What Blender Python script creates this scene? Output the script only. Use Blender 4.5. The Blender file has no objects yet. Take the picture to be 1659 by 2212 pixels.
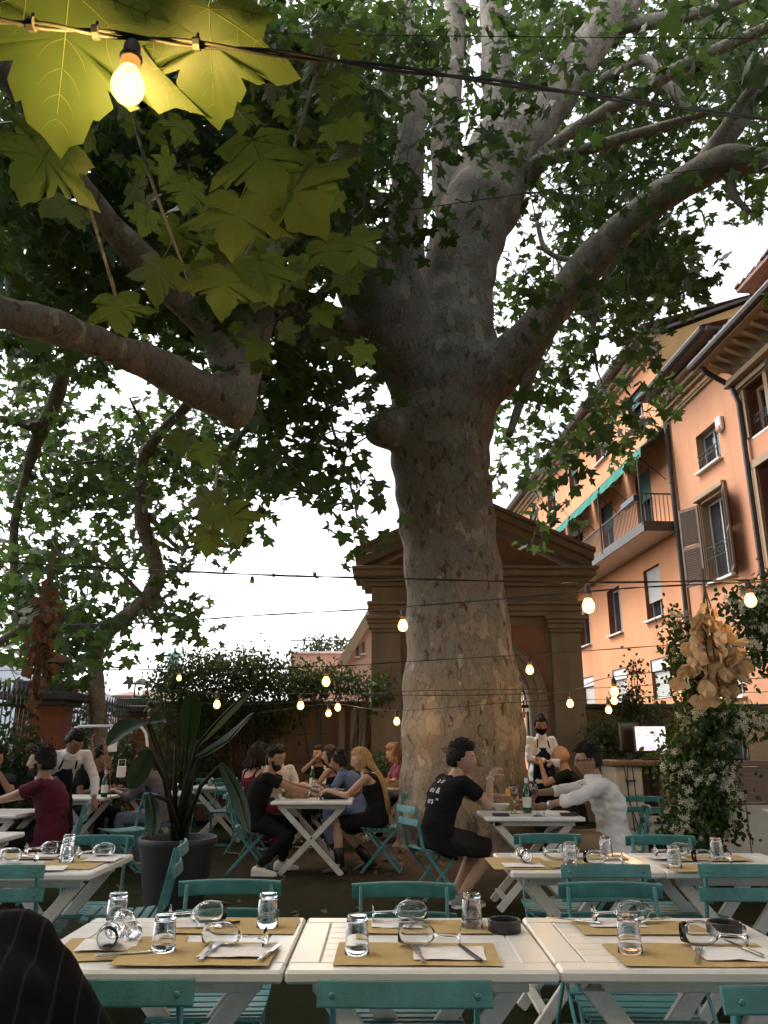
import bpy, bmesh, math, random
import numpy as np
from mathutils import Vector, Matrix, Quaternion, noise as mnoise
R = math.radians
random.seed(7); RNG = np.random.default_rng(7)
SC = bpy.context.scene
COL = SC.collection

# ------------------------------------------------------------------ camera, sky, sun, exposure
CH = 1.33; PITCH = R(16.4); FPX = 1700.0; PW, PH = 1659.0, 2212.0
cam = bpy.data.cameras.new('camera'); CAM = bpy.data.objects.new('camera', cam); COL.objects.link(CAM)
CAM.location = (0, 0, CH); CAM.rotation_euler = (math.pi/2 + PITCH, 0, 0)
cam.sensor_fit = 'HORIZONTAL'; cam.sensor_width = 36.0; cam.lens = 36.0*FPX/PW
cam.clip_start = 0.05; cam.clip_end = 2000
SC.camera = CAM
W = bpy.data.worlds.new('World'); SC.world = W; W.use_nodes = True
SUN_EL, SUN_AZ = R(55), R(-60)      # azimuth measured from +Y towards +X
nt = W.node_tree; nt.nodes.clear()
o_ = nt.nodes.new('ShaderNodeOutputWorld'); b_ = nt.nodes.new('ShaderNodeBackground')
s_ = nt.nodes.new('ShaderNodeTexSky'); s_.sky_type = 'NISHITA'; s_.sun_disc = False
s_.sun_elevation = SUN_EL; s_.sun_rotation = SUN_AZ; s_.air_density = 1.0; s_.dust_density = 2.0; s_.ozone_density = 1.0
h_ = nt.nodes.new('ShaderNodeHueSaturation'); h_.inputs['Saturation'].default_value = 0.18
nt.links.new(s_.outputs[0], h_.inputs['Color']); nt.links.new(h_.outputs[0], b_.inputs[0]); nt.links.new(b_.outputs[0], o_.inputs[0])
b_.inputs[1].default_value = 0.15
sl = bpy.data.lights.new('sun', 'SUN'); sl.energy = 1.4; sl.angle = R(30); sl.color = (1.0, 0.95, 0.88)
SUNO = bpy.data.objects.new('sun', sl); COL.objects.link(SUNO)
sd = Vector((math.sin(SUN_AZ)*math.cos(SUN_EL), math.cos(SUN_AZ)*math.cos(SUN_EL), math.sin(SUN_EL)))
SUNO.rotation_euler = sd.to_track_quat('Z', 'Y').to_euler(); SUNO.location = sd*60
SC.view_settings.view_transform = 'Standard'; SC.view_settings.look = 'None'
SC.view_settings.exposure = 1.6; SC.view_settings.gamma = 1.0
SC.render.engine = 'CYCLES'
cy = SC.cycles
cy.use_denoising = True
try: cy.denoiser = 'OPENIMAGEDENOISE'; cy.denoising_input_passes = 'RGB_ALBEDO_NORMAL'
except Exception: pass
cy.max_bounces = 10; cy.diffuse_bounces = 2; cy.glossy_bounces = 3; cy.transmission_bounces = 10; cy.transparent_max_bounces = 12
cy.sample_clamp_indirect = 4.0; cy.caustics_reflective = False; cy.caustics_refractive = False
cy.use_adaptive_sampling = True; cy.adaptive_threshold = 0.03

# ------------------------------------------------------------------ photograph pixel -> place in the world (measuring only)
CP, SP = math.cos(PITCH), math.sin(PITCH)
def ray(u, v):
    a = (u-829.5)/FPX; b = (1106-v)/FPX
    return Vector((a, CP-b*SP, SP+b*CP))
def AY(u, v, y):                      # point seen at (u,v), y metres ahead
    d = ray(u, v); t = y/d.y
    return Vector((d.x*t, y, CH+d.z*t))
def AH(u, v, h):                      # point seen at (u,v), h metres above the ground
    d = ray(u, v); t = (h-CH)/d.z
    return Vector((d.x*t, d.y*t, h))
def PX(p):                            # world -> photograph pixel
    x, y, z = p[0], p[1], p[2]-CH
    w = y*CP+z*SP; q = -y*SP+z*CP
    return 829.5+FPX*x/w, 1106-FPX*q/w, w

# ------------------------------------------------------------------ tags and objects
def tag(o, label=None, cat=None, group=None, kind=None):
    if label: o['label'] = label
    if cat: o['category'] = cat
    if group: o['group'] = group
    if kind: o['kind'] = kind
    return o
def empty(name, loc=(0,0,0), rz=0.0, label=None, cat=None, group=None):
    o = bpy.data.objects.new(name, None); COL.objects.link(o)
    o.empty_display_size = 0.1; o.location = loc; o.rotation_euler = (0, 0, rz)
    return tag(o, label, cat, group)
def link(name, me, parent=None, loc=None, rot=None, scale=None):
    o = bpy.data.objects.new(name, me); COL.objects.link(o)
    if parent is not None: o.parent = parent
    if loc is not None: o.location = loc
    if rot is not None: o.rotation_euler = rot
    if scale is not None: o.scale = scale
    return o
def tree_copy(o, parent=None):
    c = o.copy(); COL.objects.link(c); c.parent = parent
    for ch in list(o.children): tree_copy(ch, c)
    return c

class MB:
    """collects shapes for ONE mesh"""
    def __init__(s): s.v = []; s.f = []; s.m = []; s.cm = 0
    def add(s, vs, fs):
        n = len(s.v); s.v.extend([tuple(p) for p in vs])
        for f in fs: s.f.append(tuple(i+n for i in f)); s.m.append(s.cm)
        return s
    def box(s, c, d, M=None, ch=0.0):
        """box centred at c, size d, optional 3x3/4x4 rotation, chamfer ch"""
        hx, hy, hz = d[0]/2, d[1]/2, d[2]/2
        if ch <= 0:
            vs = [(x*hx, y*hy, z*hz) for z in (-1,1) for y in (-1,1) for x in (-1,1)]
            fs = [(0,2,3,1),(4,5,7,6),(0,1,5,4),(2,6,7,3),(0,4,6,2),(1,3,7,5)]
        else:
            ch = min(ch, hx*0.95, hy*0.95, hz*0.95)
            vs = []; idx = {}
            for sx in (-1,1):
                for sy in (-1,1):
                    for sz in (-1,1):
                        for a in range(3):
                            p = [sx*(hx-ch), sy*(hy-ch), sz*(hz-ch)]
                            p[a] = (sx*hx, sy*hy, sz*hz)[a]
                            idx[(sx,sy,sz,a)] = len(vs); vs.append(tuple(p))
            fs = []
            for a in range(3):
                b, c2 = (a+1) % 3, (a+2) % 3
                for sg in (-1,1):
                    q = []
                    for (sb, sc2) in ((-1,-1),(1,-1),(1,1),(-1,1)):
                        k = [0,0,0]; k[a] = sg; k[b] = sb; k[c2] = sc2
                        q.append(idx[(k[0],k[1],k[2],a)])
                    fs.append(tuple(q if sg > 0 else q[::-1]))
            for a in range(3):           # edges along axis a
                b, c2 = (a+1) % 3, (a+2) % 3
                for sb in (-1,1):
                    for sc2 in (-1,1):
                        def g(sa, ax):
                            k = [0,0,0]; k[a] = sa; k[b] = sb; k[c2] = sc2
                            return idx[(k[0],k[1],k[2],ax)]
                        q = (g(-1,b), g(1,b), g(1,c2), g(-1,c2))
                        fs.append(q if sb*sc2 < 0 else q[::-1])
            for sx in (-1,1):
                for sy in (-1,1):
                    for sz in (-1,1):
                        q = tuple(idx[(sx,sy,sz,a)] for a in range(3))
                        fs.append(q if sx*sy*sz > 0 else q[::-1])
        c = Vector(c)
        if M is not None: vs = [Vector(M @ Vector(p))+c for p in vs]
        else: vs = [Vector(p)+c for p in vs]
        return s.add(vs, fs)
    def bar(s, a, b, w, t, up=(0,0,1), ch=0.0):
        """board from a to b, w wide across, t thick towards 'up'"""
        a, b = Vector(a), Vector(b); d = (b-a); L = d.length; d.normalize()
        upv = Vector(up)
        if abs(d.dot(upv)) > 0.98: upv = Vector((0,1,0))
        x = d.cross(upv).normalized(); z = x.cross(d).normalized()
        M = Matrix((x, d, z)).transposed()
        return s.box((a+b)/2, (w, L, t), M, ch)
    def tube(s, pts, rad, n=8, cap=True, sq=1.0):
        pts = [Vector(p) for p in pts]; k = len(pts)
        if not hasattr(rad, '__len__'): rad = [rad]*k
        base = len(s.v); ref = None; vs = []; fs = []
        for i in range(k):
            t = (pts[min(i+1,k-1)]-pts[max(i-1,0)])
            if t.length < 1e-9: t = Vector((0,0,1))
            t.normalize()
            if ref is None:
                ref = t.orthogonal().normalized()
            ref = (ref - t*ref.dot(t))
            if ref.length < 1e-6: ref = t.orthogonal()
            ref.normalize(); bn = t.cross(ref)
            for j in range(n):
                an = 2*math.pi*j/n
                vs.append(pts[i]+(ref*math.cos(an)+bn*math.sin(an)*sq)*rad[i])
        for i in range(k-1):
            for j in range(n):
                a = i*n+j; b = i*n+(j+1) % n
                fs.append((a, b, b+n, a+n))
        if cap:
            fs.append(tuple(range(n-1,-1,-1))); fs.append(tuple((k-1)*n+j for j in range(n)))
        return s.add(vs, fs)
    def lathe(s, prof, n=24, c=(0,0,0), M=None, close=False):
        """prof: (r,z) pairs; r=0 ends collapse"""
        c = Vector(c); vs = []; fs = []; rings = []
        for (r, z) in prof:
            if r < 1e-6:
                rings.append([len(vs)]); vs.append(Vector((0,0,z)))
            else:
                rings.append(list(range(len(vs), len(vs)+n)))
                for j in range(n):
                    an = 2*math.pi*j/n; vs.append(Vector((r*math.cos(an), r*math.sin(an), z)))
        for i in range(len(rings)-1):
            A, B = rings[i], rings[i+1]
            for j in range(n):
                j2 = (j+1) % n
                if len(A) == 1 and len(B) == 1: continue
                if len(A) == 1: fs.append((A[0], B[j2], B[j]))
                elif len(B) == 1: fs.append((A[j], A[j2], B[0]))
                else: fs.append((A[j], A[j2], B[j2], B[j]))
        vs = [(M @ p if M is not None else p)+c for p in vs]
        return s.add(vs, fs)
    def prism(s, poly, d, M=None, c=(0,0,0)):
        """extrude polygon (x,y) list by d along z"""
        n = len(poly); c = Vector(c)
        vs = [Vector((p[0],p[1],0)) for p in poly]+[Vector((p[0],p[1],d)) for p in poly]
        fs = [tuple(range(n-1,-1,-1)), tuple(range(n,2*n))]+[(i,(i+1) % n,(i+1) % n+n,i+n) for i in range(n)]
        vs = [(M @ p if M is not None else p)+c for p in vs]
        return s.add(vs, fs)
    def ell(s, c, r, M=None, nu=12, nv=8):
        vs = []; fs = []; c = Vector(c)
        for i in range(nv+1):
            ph = math.pi*i/nv
            for j in range(nu):
                th = 2*math.pi*j/nu
                vs.append(Vector((r[0]*math.sin(ph)*math.cos(th), r[1]*math.sin(ph)*math.sin(th), r[2]*math.cos(ph))))
        for i in range(nv):
            for j in range(nu):
                fs.append((i*nu+j, (i+1)*nu+j, (i+1)*nu+(j+1) % nu, i*nu+(j+1) % nu))
        vs = [(M @ p if M is not None else p)+c for p in vs]
        return s.add(vs, fs)
    def quad(s, a, b, c, d): return s.add([a,b,c,d], [(0,1,2,3)])
    def mesh(s, name, mats, smooth=False):
        me = bpy.data.meshes.new(name); me.from_pydata(s.v, [], s.f)
        if not isinstance(mats, (list, tuple)): mats = [mats]
        for m in mats: me.materials.append(m)
        if len(mats) > 1: me.polygons.foreach_set('material_index', s.m)
        if smooth is True: me.polygons.foreach_set('use_smooth', [True]*len(s.f))
        me.update()
        if smooth == 'auto':
            me.polygons.foreach_set('use_smooth', [True]*len(s.f))
            try: me.set_sharp_from_angle(angle=R(40))
            except Exception: pass
        return me
    def build(s, name, mats, parent=None, smooth=False, loc=None, rot=None):
        return link(name, s.mesh(name, mats, smooth), parent, loc, rot)

def np_mesh(name, V, F, mats, smooth=False, mi=None):
    """V (n,3) array, F (m,3|4) array"""
    me = bpy.data.meshes.new(name); k = F.shape[1]
    me.vertices.add(len(V)); me.vertices.foreach_set('co', np.ascontiguousarray(V, dtype=np.float32).ravel())
    me.loops.add(F.size); me.loops.foreach_set('vertex_index', F.astype(np.int32).ravel())
    me.polygons.add(len(F)); me.polygons.foreach_set('loop_start', np.arange(0, F.size, k, dtype=np.int32))
    try: me.polygons.foreach_set('loop_total', np.full(len(F), k, dtype=np.int32))
    except Exception: pass
    if not isinstance(mats, (list, tuple)): mats = [mats]
    for m in mats: me.materials.append(m)
    if mi is not None: me.polygons.foreach_set('material_index', np.asarray(mi, dtype=np.int32))
    if smooth: me.polygons.foreach_set('use_smooth', np.ones(len(F), dtype=bool))
    me.update(calc_edges=True); me.validate()
    return me
def rand_rot(n, tilt=None):
    """n random rotation matrices; tilt = spread (rad) from leaf hanging plane"""
    q = RNG.normal(size=(n,4)); q /= np.linalg.norm(q, axis=1)[:,None]
    w,x,y,z = q.T
    return np.stack([np.stack([1-2*(y*y+z*z),2*(x*y-z*w),2*(x*z+y*w)],1),
                     np.stack([2*(x*y+z*w),1-2*(x*x+z*z),2*(y*z-x*w)],1),
                     np.stack([2*(x*z-y*w),2*(y*z+x*w),1-2*(x*x+y*y)],1)],1)
def euler_rots(ax, ay, az):
    """arrays -> Rz @ Ry @ Rx"""
    cx,sx,cyy,syy,cz,sz = np.cos(ax),np.sin(ax),np.cos(ay),np.sin(ay),np.cos(az),np.sin(az)
    r = np.empty((len(ax),3,3))
    r[:,0,0]=cz*cyy; r[:,0,1]=cz*syy*sx-sz*cx; r[:,0,2]=cz*syy*cx+sz*sx
    r[:,1,0]=sz*cyy; r[:,1,1]=sz*syy*sx+cz*cx; r[:,1,2]=sz*syy*cx-cz*sx
    r[:,2,0]=-syy;   r[:,2,1]=cyy*sx;          r[:,2,2]=cyy*cx
    return r
def scatter(tv, tf, C, S, Rm):
    """instances of template (tv,tf) baked into arrays"""
    C = np.asarray(C, dtype=float); n = len(C); S = np.broadcast_to(np.asarray(S, dtype=float), (n,))
    V = np.einsum('nij,kj->nki', Rm, tv)*S[:,None,None] + C[:,None,:]
    F = tf[None]+(np.arange(n)*len(tv))[:,None,None]
    return V.reshape(-1,3), F.reshape(-1, tf.shape[1])

# ------------------------------------------------------------------ materials
MATS = {}
def srgb(r, g, b):
    def f(c):
        c /= 255.0
        return c/12.92 if c <= 0.04045 else ((c+0.055)/1.055)**2.4
    return (f(r), f(g), f(b), 1.0)
def nd(t, kind, **kw):
    n = t.nodes.new(kind)
    for k, v in kw.items():
        if k in n.inputs: n.inputs[k].default_value = v
        else: setattr(n, k, v)
    return n
def new_mat(name):
    m = bpy.data.materials.new(name); m.use_nodes = True; MATS[name] = m
    t = m.node_tree; p = t.nodes['Principled BSDF']
    return m, t, p
def mat(name, col, rough=0.6, metal=0.0, var=0.0, scale=8.0, bump=0.0, bscale=60.0, spec=None, col2=None, detail=4.0, coat=0.0, stretch=None, spots=None, streak=None):
    """plain procedural surface: base colour broken by noise, optional fine relief"""
    if name in MATS: return MATS[name]
    m, t, p = new_mat(name)
    c = tuple(col[:3])+(1.0,)
    p.inputs['Roughness'].default_value = rough; p.inputs['Metallic'].default_value = metal
    if spec is not None: p.inputs['Specular IOR Level'].default_value = spec
    if coat: p.inputs['Coat Weight'].default_value = coat; p.inputs['Coat Roughness'].default_value = 0.15
    tc = nd(t, 'ShaderNodeTexCoord')
    src = tc.outputs['Object']
    if stretch:
        mp = nd(t, 'ShaderNodeMapping'); mp.inputs['Scale'].default_value = stretch
        t.links.new(src, mp.inputs['Vector']); src = mp.outputs[0]
    if var > 0 or col2:
        n = nd(t, 'ShaderNodeTexNoise', Scale=scale, Detail=detail, Roughness=0.6); t.links.new(src, n.inputs['Vector'])
        r = nd(t, 'ShaderNodeValToRGB'); r.color_ramp.elements[0].position = 0.3; r.color_ramp.elements[1].position = 0.7
        if col2: a, b = c, tuple(col2[:3])+(1.0,)
        else: a = tuple(x*(1-var) for x in c[:3])+(1,); b = tuple(min(1, x*(1+var)) for x in c[:3])+(1,)
        r.color_ramp.elements[0].color = a; r.color_ramp.elements[1].color = b
        t.links.new(n.outputs['Fac'], r.inputs[0]); cur = r.outputs[0]
        if streak:                      # rain streaks: (colour, strength, horizontal scale)
            ms_ = nd(t, 'ShaderNodeMapping'); ms_.inputs['Scale'].default_value = (streak[2], streak[2], streak[2]*0.10); t.links.new(tc.outputs['Object'], ms_.inputs['Vector'])
            ns_ = nd(t, 'ShaderNodeTexNoise', Scale=1.0, Detail=6.0, Roughness=0.7); t.links.new(ms_.outputs[0], ns_.inputs['Vector'])
            rs_ = nd(t, 'ShaderNodeMapRange'); rs_.inputs['From Min'].default_value = 0.46; rs_.inputs['From Max'].default_value = 0.75; rs_.inputs['To Max'].default_value = streak[1]; t.links.new(ns_.outputs['Fac'], rs_.inputs['Value'])
            mk_ = nd(t, 'ShaderNodeMix', data_type='RGBA'); mk_.inputs[7].default_value = tuple(streak[0])+(1,); t.links.new(rs_.outputs[0], mk_.inputs[0]); t.links.new(cur, mk_.inputs[6]); cur = mk_.outputs[2]
        if spots:                       # chips and stains: (colour, noise scale, threshold)
            np_ = nd(t, 'ShaderNodeTexNoise', Scale=spots[1], Detail=7.0, Roughness=0.7); t.links.new(tc.outputs['Object'], np_.inputs['Vector'])
            rp_ = nd(t, 'ShaderNodeMapRange'); rp_.inputs['From Min'].default_value = spots[2]; rp_.inputs['From Max'].default_value = spots[2]+0.03; t.links.new(np_.outputs['Fac'], rp_.inputs['Value'])
            mk_ = nd(t, 'ShaderNodeMix', data_type='RGBA'); mk_.inputs[7].default_value = tuple(spots[0])+(1,); t.links.new(rp_.outputs[0], mk_.inputs[0]); t.links.new(cur, mk_.inputs[6]); cur = mk_.outputs[2]
        t.links.new(cur, p.inputs['Base Color'])
        rr = nd(t, 'ShaderNodeMapRange'); rr.inputs['To Min'].default_value = max(0, rough-0.08); rr.inputs['To Max'].default_value = min(1, rough+0.1)
        t.links.new(n.outputs['Fac'], rr.inputs['Value']); t.links.new(rr.outputs[0], p.inputs['Roughness'])
    else:
        p.inputs['Base Color'].default_value = c
    if bump > 0:
        n2 = nd(t, 'ShaderNodeTexNoise', Scale=bscale, Detail=5.0); t.links.new(src, n2.inputs['Vector'])
        bp = nd(t, 'ShaderNodeBump', Strength=bump, Distance=0.01); t.links.new(n2.outputs['Fac'], bp.inputs['Height'])
        t.links.new(bp.outputs[0], p.inputs['Normal'])
    return m
def leaf_mat(name, col, col2, trans, tw=0.45, rough=0.5, scale=3.0):
    if name in MATS: return MATS[name]
    m, t, p = new_mat(name)
    g = nd(t, 'ShaderNodeNewGeometry'); tc = nd(t, 'ShaderNodeTexCoord')
    n = nd(t, 'ShaderNodeTexNoise', Scale=scale, Detail=2.0); t.links.new(tc.outputs['Object'], n.inputs['Vector'])
    ad = nd(t, 'ShaderNodeMath', operation='MULTIPLY_ADD'); ad.inputs[1].default_value = 0.6; 
    t.links.new(g.outputs['Random Per Island'], ad.inputs[0])
    sc_ = nd(t, 'ShaderNodeMath', operation='MULTIPLY'); sc_.inputs[1].default_value = 0.4
    t.links.new(n.outputs['Fac'], sc_.inputs[0]); t.links.new(sc_.outputs[0], ad.inputs[2])
    r = nd(t, 'ShaderNodeValToRGB'); r.color_ramp.elements[0].color = tuple(col[:3])+(1,); r.color_ramp.elements[1].color = tuple(col2[:3])+(1,)
    r.color_ramp.elements[0].position = 0.2; r.color_ramp.elements[1].position = 0.8
    t.links.new(ad.outputs[0], r.inputs[0]); t.links.new(r.outputs[0], p.inputs['Base Color'])
    p.inputs['Roughness'].default_value = rough; p.inputs['Specular IOR Level'].default_value = 0.18
    tr = nd(t, 'ShaderNodeBsdfTranslucent'); tr.inputs['Color'].default_value = tuple(trans[:3])+(1,)
    mx = nd(t, 'ShaderNodeMixShader'); mx.inputs[0].default_value = tw
    t.links.new(p.outputs[0], mx.inputs[1]); t.links.new(tr.outputs[0], mx.inputs[2])
    t.links.new(mx.outputs[0], t.nodes['Material Output'].inputs['Surface'])
    return m
def emit_mat(name, col, strength):
    if name in MATS: return MATS[name]
    m, t, p = new_mat(name)
    p.inputs['Base Color'].default_value = tuple(col[:3])+(1,); p.inputs['Emission Color'].default_value = tuple(col[:3])+(1,)
    p.inputs['Emission Strength'].default_value = strength
    return m
def glass_mat(name, col=(1,1,1), rough=0.0, ior=1.45, shadow=0.85):
    """clear glass that lets light through to what stands behind it"""
    if name in MATS: return MATS[name]
    m, t, p = new_mat(name)
    p.inputs['Base Color'].default_value = tuple(col)+(1,); p.inputs['Transmission Weight'].default_value = 1.0
    p.inputs['Roughness'].default_value = rough; p.inputs['IOR'].default_value = ior
    return m
# ------------------------------------------------------------------ shared materials
M_teal = mat('teal_paint', (0.050,0.180,0.180), 0.42, var=0.25, scale=14, bump=0.15, bscale=150, spots=((0.055,0.038,0.03),26,0.69))
M_white = mat('white_table_paint', (0.68,0.665,0.63), 0.30, var=0.07, scale=5, bump=0.08, bscale=40, spots=((0.30,0.26,0.21),17,0.71))
M_wood_leg = mat('grey_white_leg_paint', (0.52,0.50,0.46), 0.5, var=0.15, scale=10, bump=0.2, bscale=80, spots=((0.20,0.16,0.12),14,0.66))
M_steel = mat('cutlery_steel', (0.62,0.62,0.62), 0.22, metal=1.0)
M_darkmetal = mat('dark_iron', (0.025,0.024,0.024), 0.55, var=0.3, scale=20)
M_cable = mat('black_cable', (0.012,0.011,0.010), 0.6, var=0.2, scale=40)
M_black = mat('black_plastic', (0.012,0.012,0.013), 0.35)
M_kraft = mat('kraft_paper', (0.43,0.30,0.125), 0.85, var=0.10, scale=22, bump=0.2, bscale=120)
M_napkin = mat('paper_napkin', (0.76,0.72,0.70), 0.9, var=0.04, scale=25, bump=0.5, bscale=110)
M_orange = mat('orange_plaster', (0.62,0.265,0.122), 0.9, col2=(0.68,0.315,0.155), scale=0.5, bump=0.25, bscale=40, detail=8, streak=((0.46,0.20,0.105),0.5,0.9), spots=((0.64,0.34,0.19),0.55,0.66))
M_orange2 = mat('brown_orange_plaster', (0.50,0.225,0.115), 0.9, col2=(0.57,0.27,0.145), scale=0.8, bump=0.25, bscale=40, detail=8, streak=((0.33,0.165,0.105),0.6,1.1))
M_ochre = mat('ochre_plaster', (0.40,0.26,0.11), 0.9, var=0.12, scale=0.9, bump=0.2, bscale=30, detail=7)
M_trim = mat('tan_stone_trim', (0.33,0.235,0.145), 0.85, var=0.12, scale=2.5, bump=0.2, bscale=30)
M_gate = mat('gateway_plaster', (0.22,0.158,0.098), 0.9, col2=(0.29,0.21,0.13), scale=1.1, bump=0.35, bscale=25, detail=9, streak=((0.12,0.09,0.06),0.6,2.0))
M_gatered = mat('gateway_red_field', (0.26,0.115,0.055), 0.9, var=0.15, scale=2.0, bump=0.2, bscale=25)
M_sill = mat('white_sill_stone', (0.70,0.68,0.66), 0.7, var=0.06, scale=6)
M_shut = mat('pale_roller_blind', (0.50,0.49,0.46), 0.6, var=0.08, scale=6)
M_shutg = mat('green_roller_blind', (0.05,0.15,0.14), 0.6, var=0.15, scale=6)
M_brownshut = mat('brown_shutter_paint', (0.13,0.085,0.06), 0.65, var=0.2, scale=8)
M_reveal = mat('reddish_window_reveal', (0.19,0.062,0.035), 0.85, var=0.15, scale=4)
M_pane = mat('dark_window_pane', (0.03,0.035,0.04), 0.08, spec=0.6)
M_wframe = mat('window_frame_paint', (0.42,0.40,0.37), 0.5, var=0.06, scale=8)
M_awn = mat('green_awning_cloth', (0.015,0.20,0.15), 0.8, var=0.12, scale=5)
M_rooft = mat('roof_tile_clay', (0.17,0.105,0.085), 0.85, col2=(0.24,0.15,0.115), scale=5, bump=0.3, bscale=30)
M_gutter = mat('dark_copper_gutter', (0.055,0.045,0.042), 0.45, metal=0.3, var=0.2, scale=4)
M_slab = mat('balcony_concrete', (0.62,0.56,0.52), 0.85, var=0.08, scale=3, bump=0.1)
M_cap = mat('dark_stone_cap', (0.06,0.055,0.052), 0.8, var=0.3, scale=5, bump=0.4, bscale=25)
M_brickr = mat('red_pillar_plaster', (0.22,0.068,0.028), 0.9, var=0.25, scale=2.5, bump=0.3, bscale=30)
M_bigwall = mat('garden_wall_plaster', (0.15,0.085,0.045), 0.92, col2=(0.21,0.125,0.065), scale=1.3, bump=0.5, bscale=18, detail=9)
M_pink = mat('pink_plaster', (0.60,0.36,0.28), 0.9, var=0.06, scale=0.5)
M_palehouse = mat('pale_house_plaster', (0.40,0.335,0.25), 0.9, var=0.06, scale=0.6)
M_bronze = mat('verdigris_bronze', (0.22,0.42,0.38), 0.6, var=0.25, scale=1.5)
M_sheet = mat('pale_scaffold_sheet', (0.62,0.66,0.74), 0.9, var=0.06, scale=0.4)

# ground: worn dark artificial turf with bare earth round the tree
m, t, p = new_mat('dark_turf_ground'); M_ground = m
tc = nd(t,'ShaderNodeTexCoord'); n1 = nd(t,'ShaderNodeTexNoise', Scale=0.9, Detail=8.0, Roughness=0.7); n2 = nd(t,'ShaderNodeTexNoise', Scale=90.0, Detail=3.0)
t.links.new(tc.outputs['Object'], n1.inputs['Vector']); t.links.new(tc.outputs['Object'], n2.inputs['Vector'])
r1 = nd(t,'ShaderNodeValToRGB'); e = r1.color_ramp.elements; e[0].position=0.32; e[0].color=(0.015,0.021,0.006,1); e[1].position=0.72; e[1].color=(0.032,0.032,0.013,1)
t.links.new(n1.outputs['Fac'], r1.inputs[0])
gd = nd(t,'ShaderNodeVectorMath', operation='DISTANCE'); gd.inputs[1].default_value = (1.1,10.6,0.0); t.links.new(tc.outputs['Object'], gd.inputs[0])
mr = nd(t,'ShaderNodeMapRange'); mr.inputs['From Min'].default_value=3.6; mr.inputs['From Max'].default_value=1.6; t.links.new(gd.outputs['Value'], mr.inputs['Value'])
ml = nd(t,'ShaderNodeMath', operation='MULTIPLY'); t.links.new(mr.outputs[0], ml.inputs[0]); 
r2 = nd(t,'ShaderNodeValToRGB'); r2.color_ramp.elements[0].position=0.35; r2.color_ramp.elements[1].position=0.55; t.links.new(n1.outputs['Fac'], r2.inputs[0]); t.links.new(r2.outputs[0], ml.inputs[1])
mx = nd(t,'ShaderNodeMix', data_type='RGBA'); mx.inputs[7].default_value=(0.10,0.065,0.042,1)
t.links.new(ml.outputs[0], mx.inputs[0]); t.links.new(r1.outputs[0], mx.inputs[6])
mx2 = nd(t,'ShaderNodeMix', data_type='RGBA', blend_type='MULTIPLY'); mx2.inputs[0].default_value=0.6
t.links.new(mx.outputs[2], mx2.inputs[6]); t.links.new(n2.outputs['Color'], mx2.inputs[7]); 
t.links.new(mx2.outputs[2], p.inputs['Base Color']); p.inputs['Roughness'].default_value=0.95; p.inputs['Specular IOR Level'].default_value=0.05
bp = nd(t,'ShaderNodeBump', Strength=0.6, Distance=0.02); t.links.new(n2.outputs['Fac'], bp.inputs['Height']); t.links.new(bp.outputs[0], p.inputs['Normal'])

# ------------------------------------------------------------------ ground
gm = MB()
N_ = 40
xs = [-700,-150,-40]+[(-20+i) for i in range(41)]+[40,150,700]
ys = [-60,-20]+[(-8+i) for i in range(49)]+[60,120,400,1200]
vs = []
for yy in ys:
    for xx in xs:
        z = 0.0
        if -8 < xx < 10 and 0 < yy < 20:
            dd = math.hypot(xx-1.1, yy-10.7)
            z = 0.10*math.exp(-(dd/1.5)**2) + 0.0
        vs.append((xx, yy, z))
nx = len(xs); fs = [(j*nx+i, j*nx+i+1, (j+1)*nx+i+1, (j+1)*nx+i) for j in range(len(ys)-1) for i in range(nx-1)]
gm.add(vs, fs)
tag(gm.build('ground', M_ground, smooth=True), kind='structure')

# ------------------------------------------------------------------ the long facades on the right
D_ = Vector((-0.06,1,0)).normalized(); NRM = Vector((-D_.y, D_.x, 0))   # along, outward
P0 = Vector((9.0,22.0,0))
FROT = math.atan2(D_.y, D_.x)
def wall_holes(mb, s0, s1, h0, h1, holes, depth=0.28, y=0.0):
    """wall face at local y with rectangular openings (s0,s1,h0,h1), and their reveals going back"""
    S = sorted(set([s0,s1]+[q for h in holes for q in h[:2] if s0 < q < s1])); H = sorted(set([h0,h1]+[q for h in holes for q in h[2:4] if h0 < q < h1]))
    for i in range(len(S)-1):
        for j in range(len(H)-1):
            cs, chh = (S[i]+S[i+1])/2, (H[j]+H[j+1])/2
            if any(a < cs < b and c < chh < d for a,b,c,d in holes): continue
            mb.quad((S[i+1],y,H[j]), (S[i],y,H[j]), (S[i],y,H[j+1]), (S[i+1],y,H[j+1]))
    return mb
def reveals(bld, m_, holes, depth=0.28, y=0.0):
    for a,b,c,d in holes:
        mb = MB()
        q = [(a,c),(b,c),(b,d),(a,d)]
        for i in range(4):
            p1, p2 = q[i], q[(i+1) % 4]
            mb.quad((p1[0],y,p1[1]), (p2[0],y,p2[1]), (p2[0],y-depth,p2[1]), (p1[0],y-depth,p1[1]))
        mb.build('window_reveal', m_, bld)
slat_me = MB().box((0,0,0),(1,0.022,0.048)).mesh('blind_slat', M_shut)
slatg_me = MB().box((0,0,0),(1,0.022,0.048)).mesh('blind_slat', M_shutg)
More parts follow.
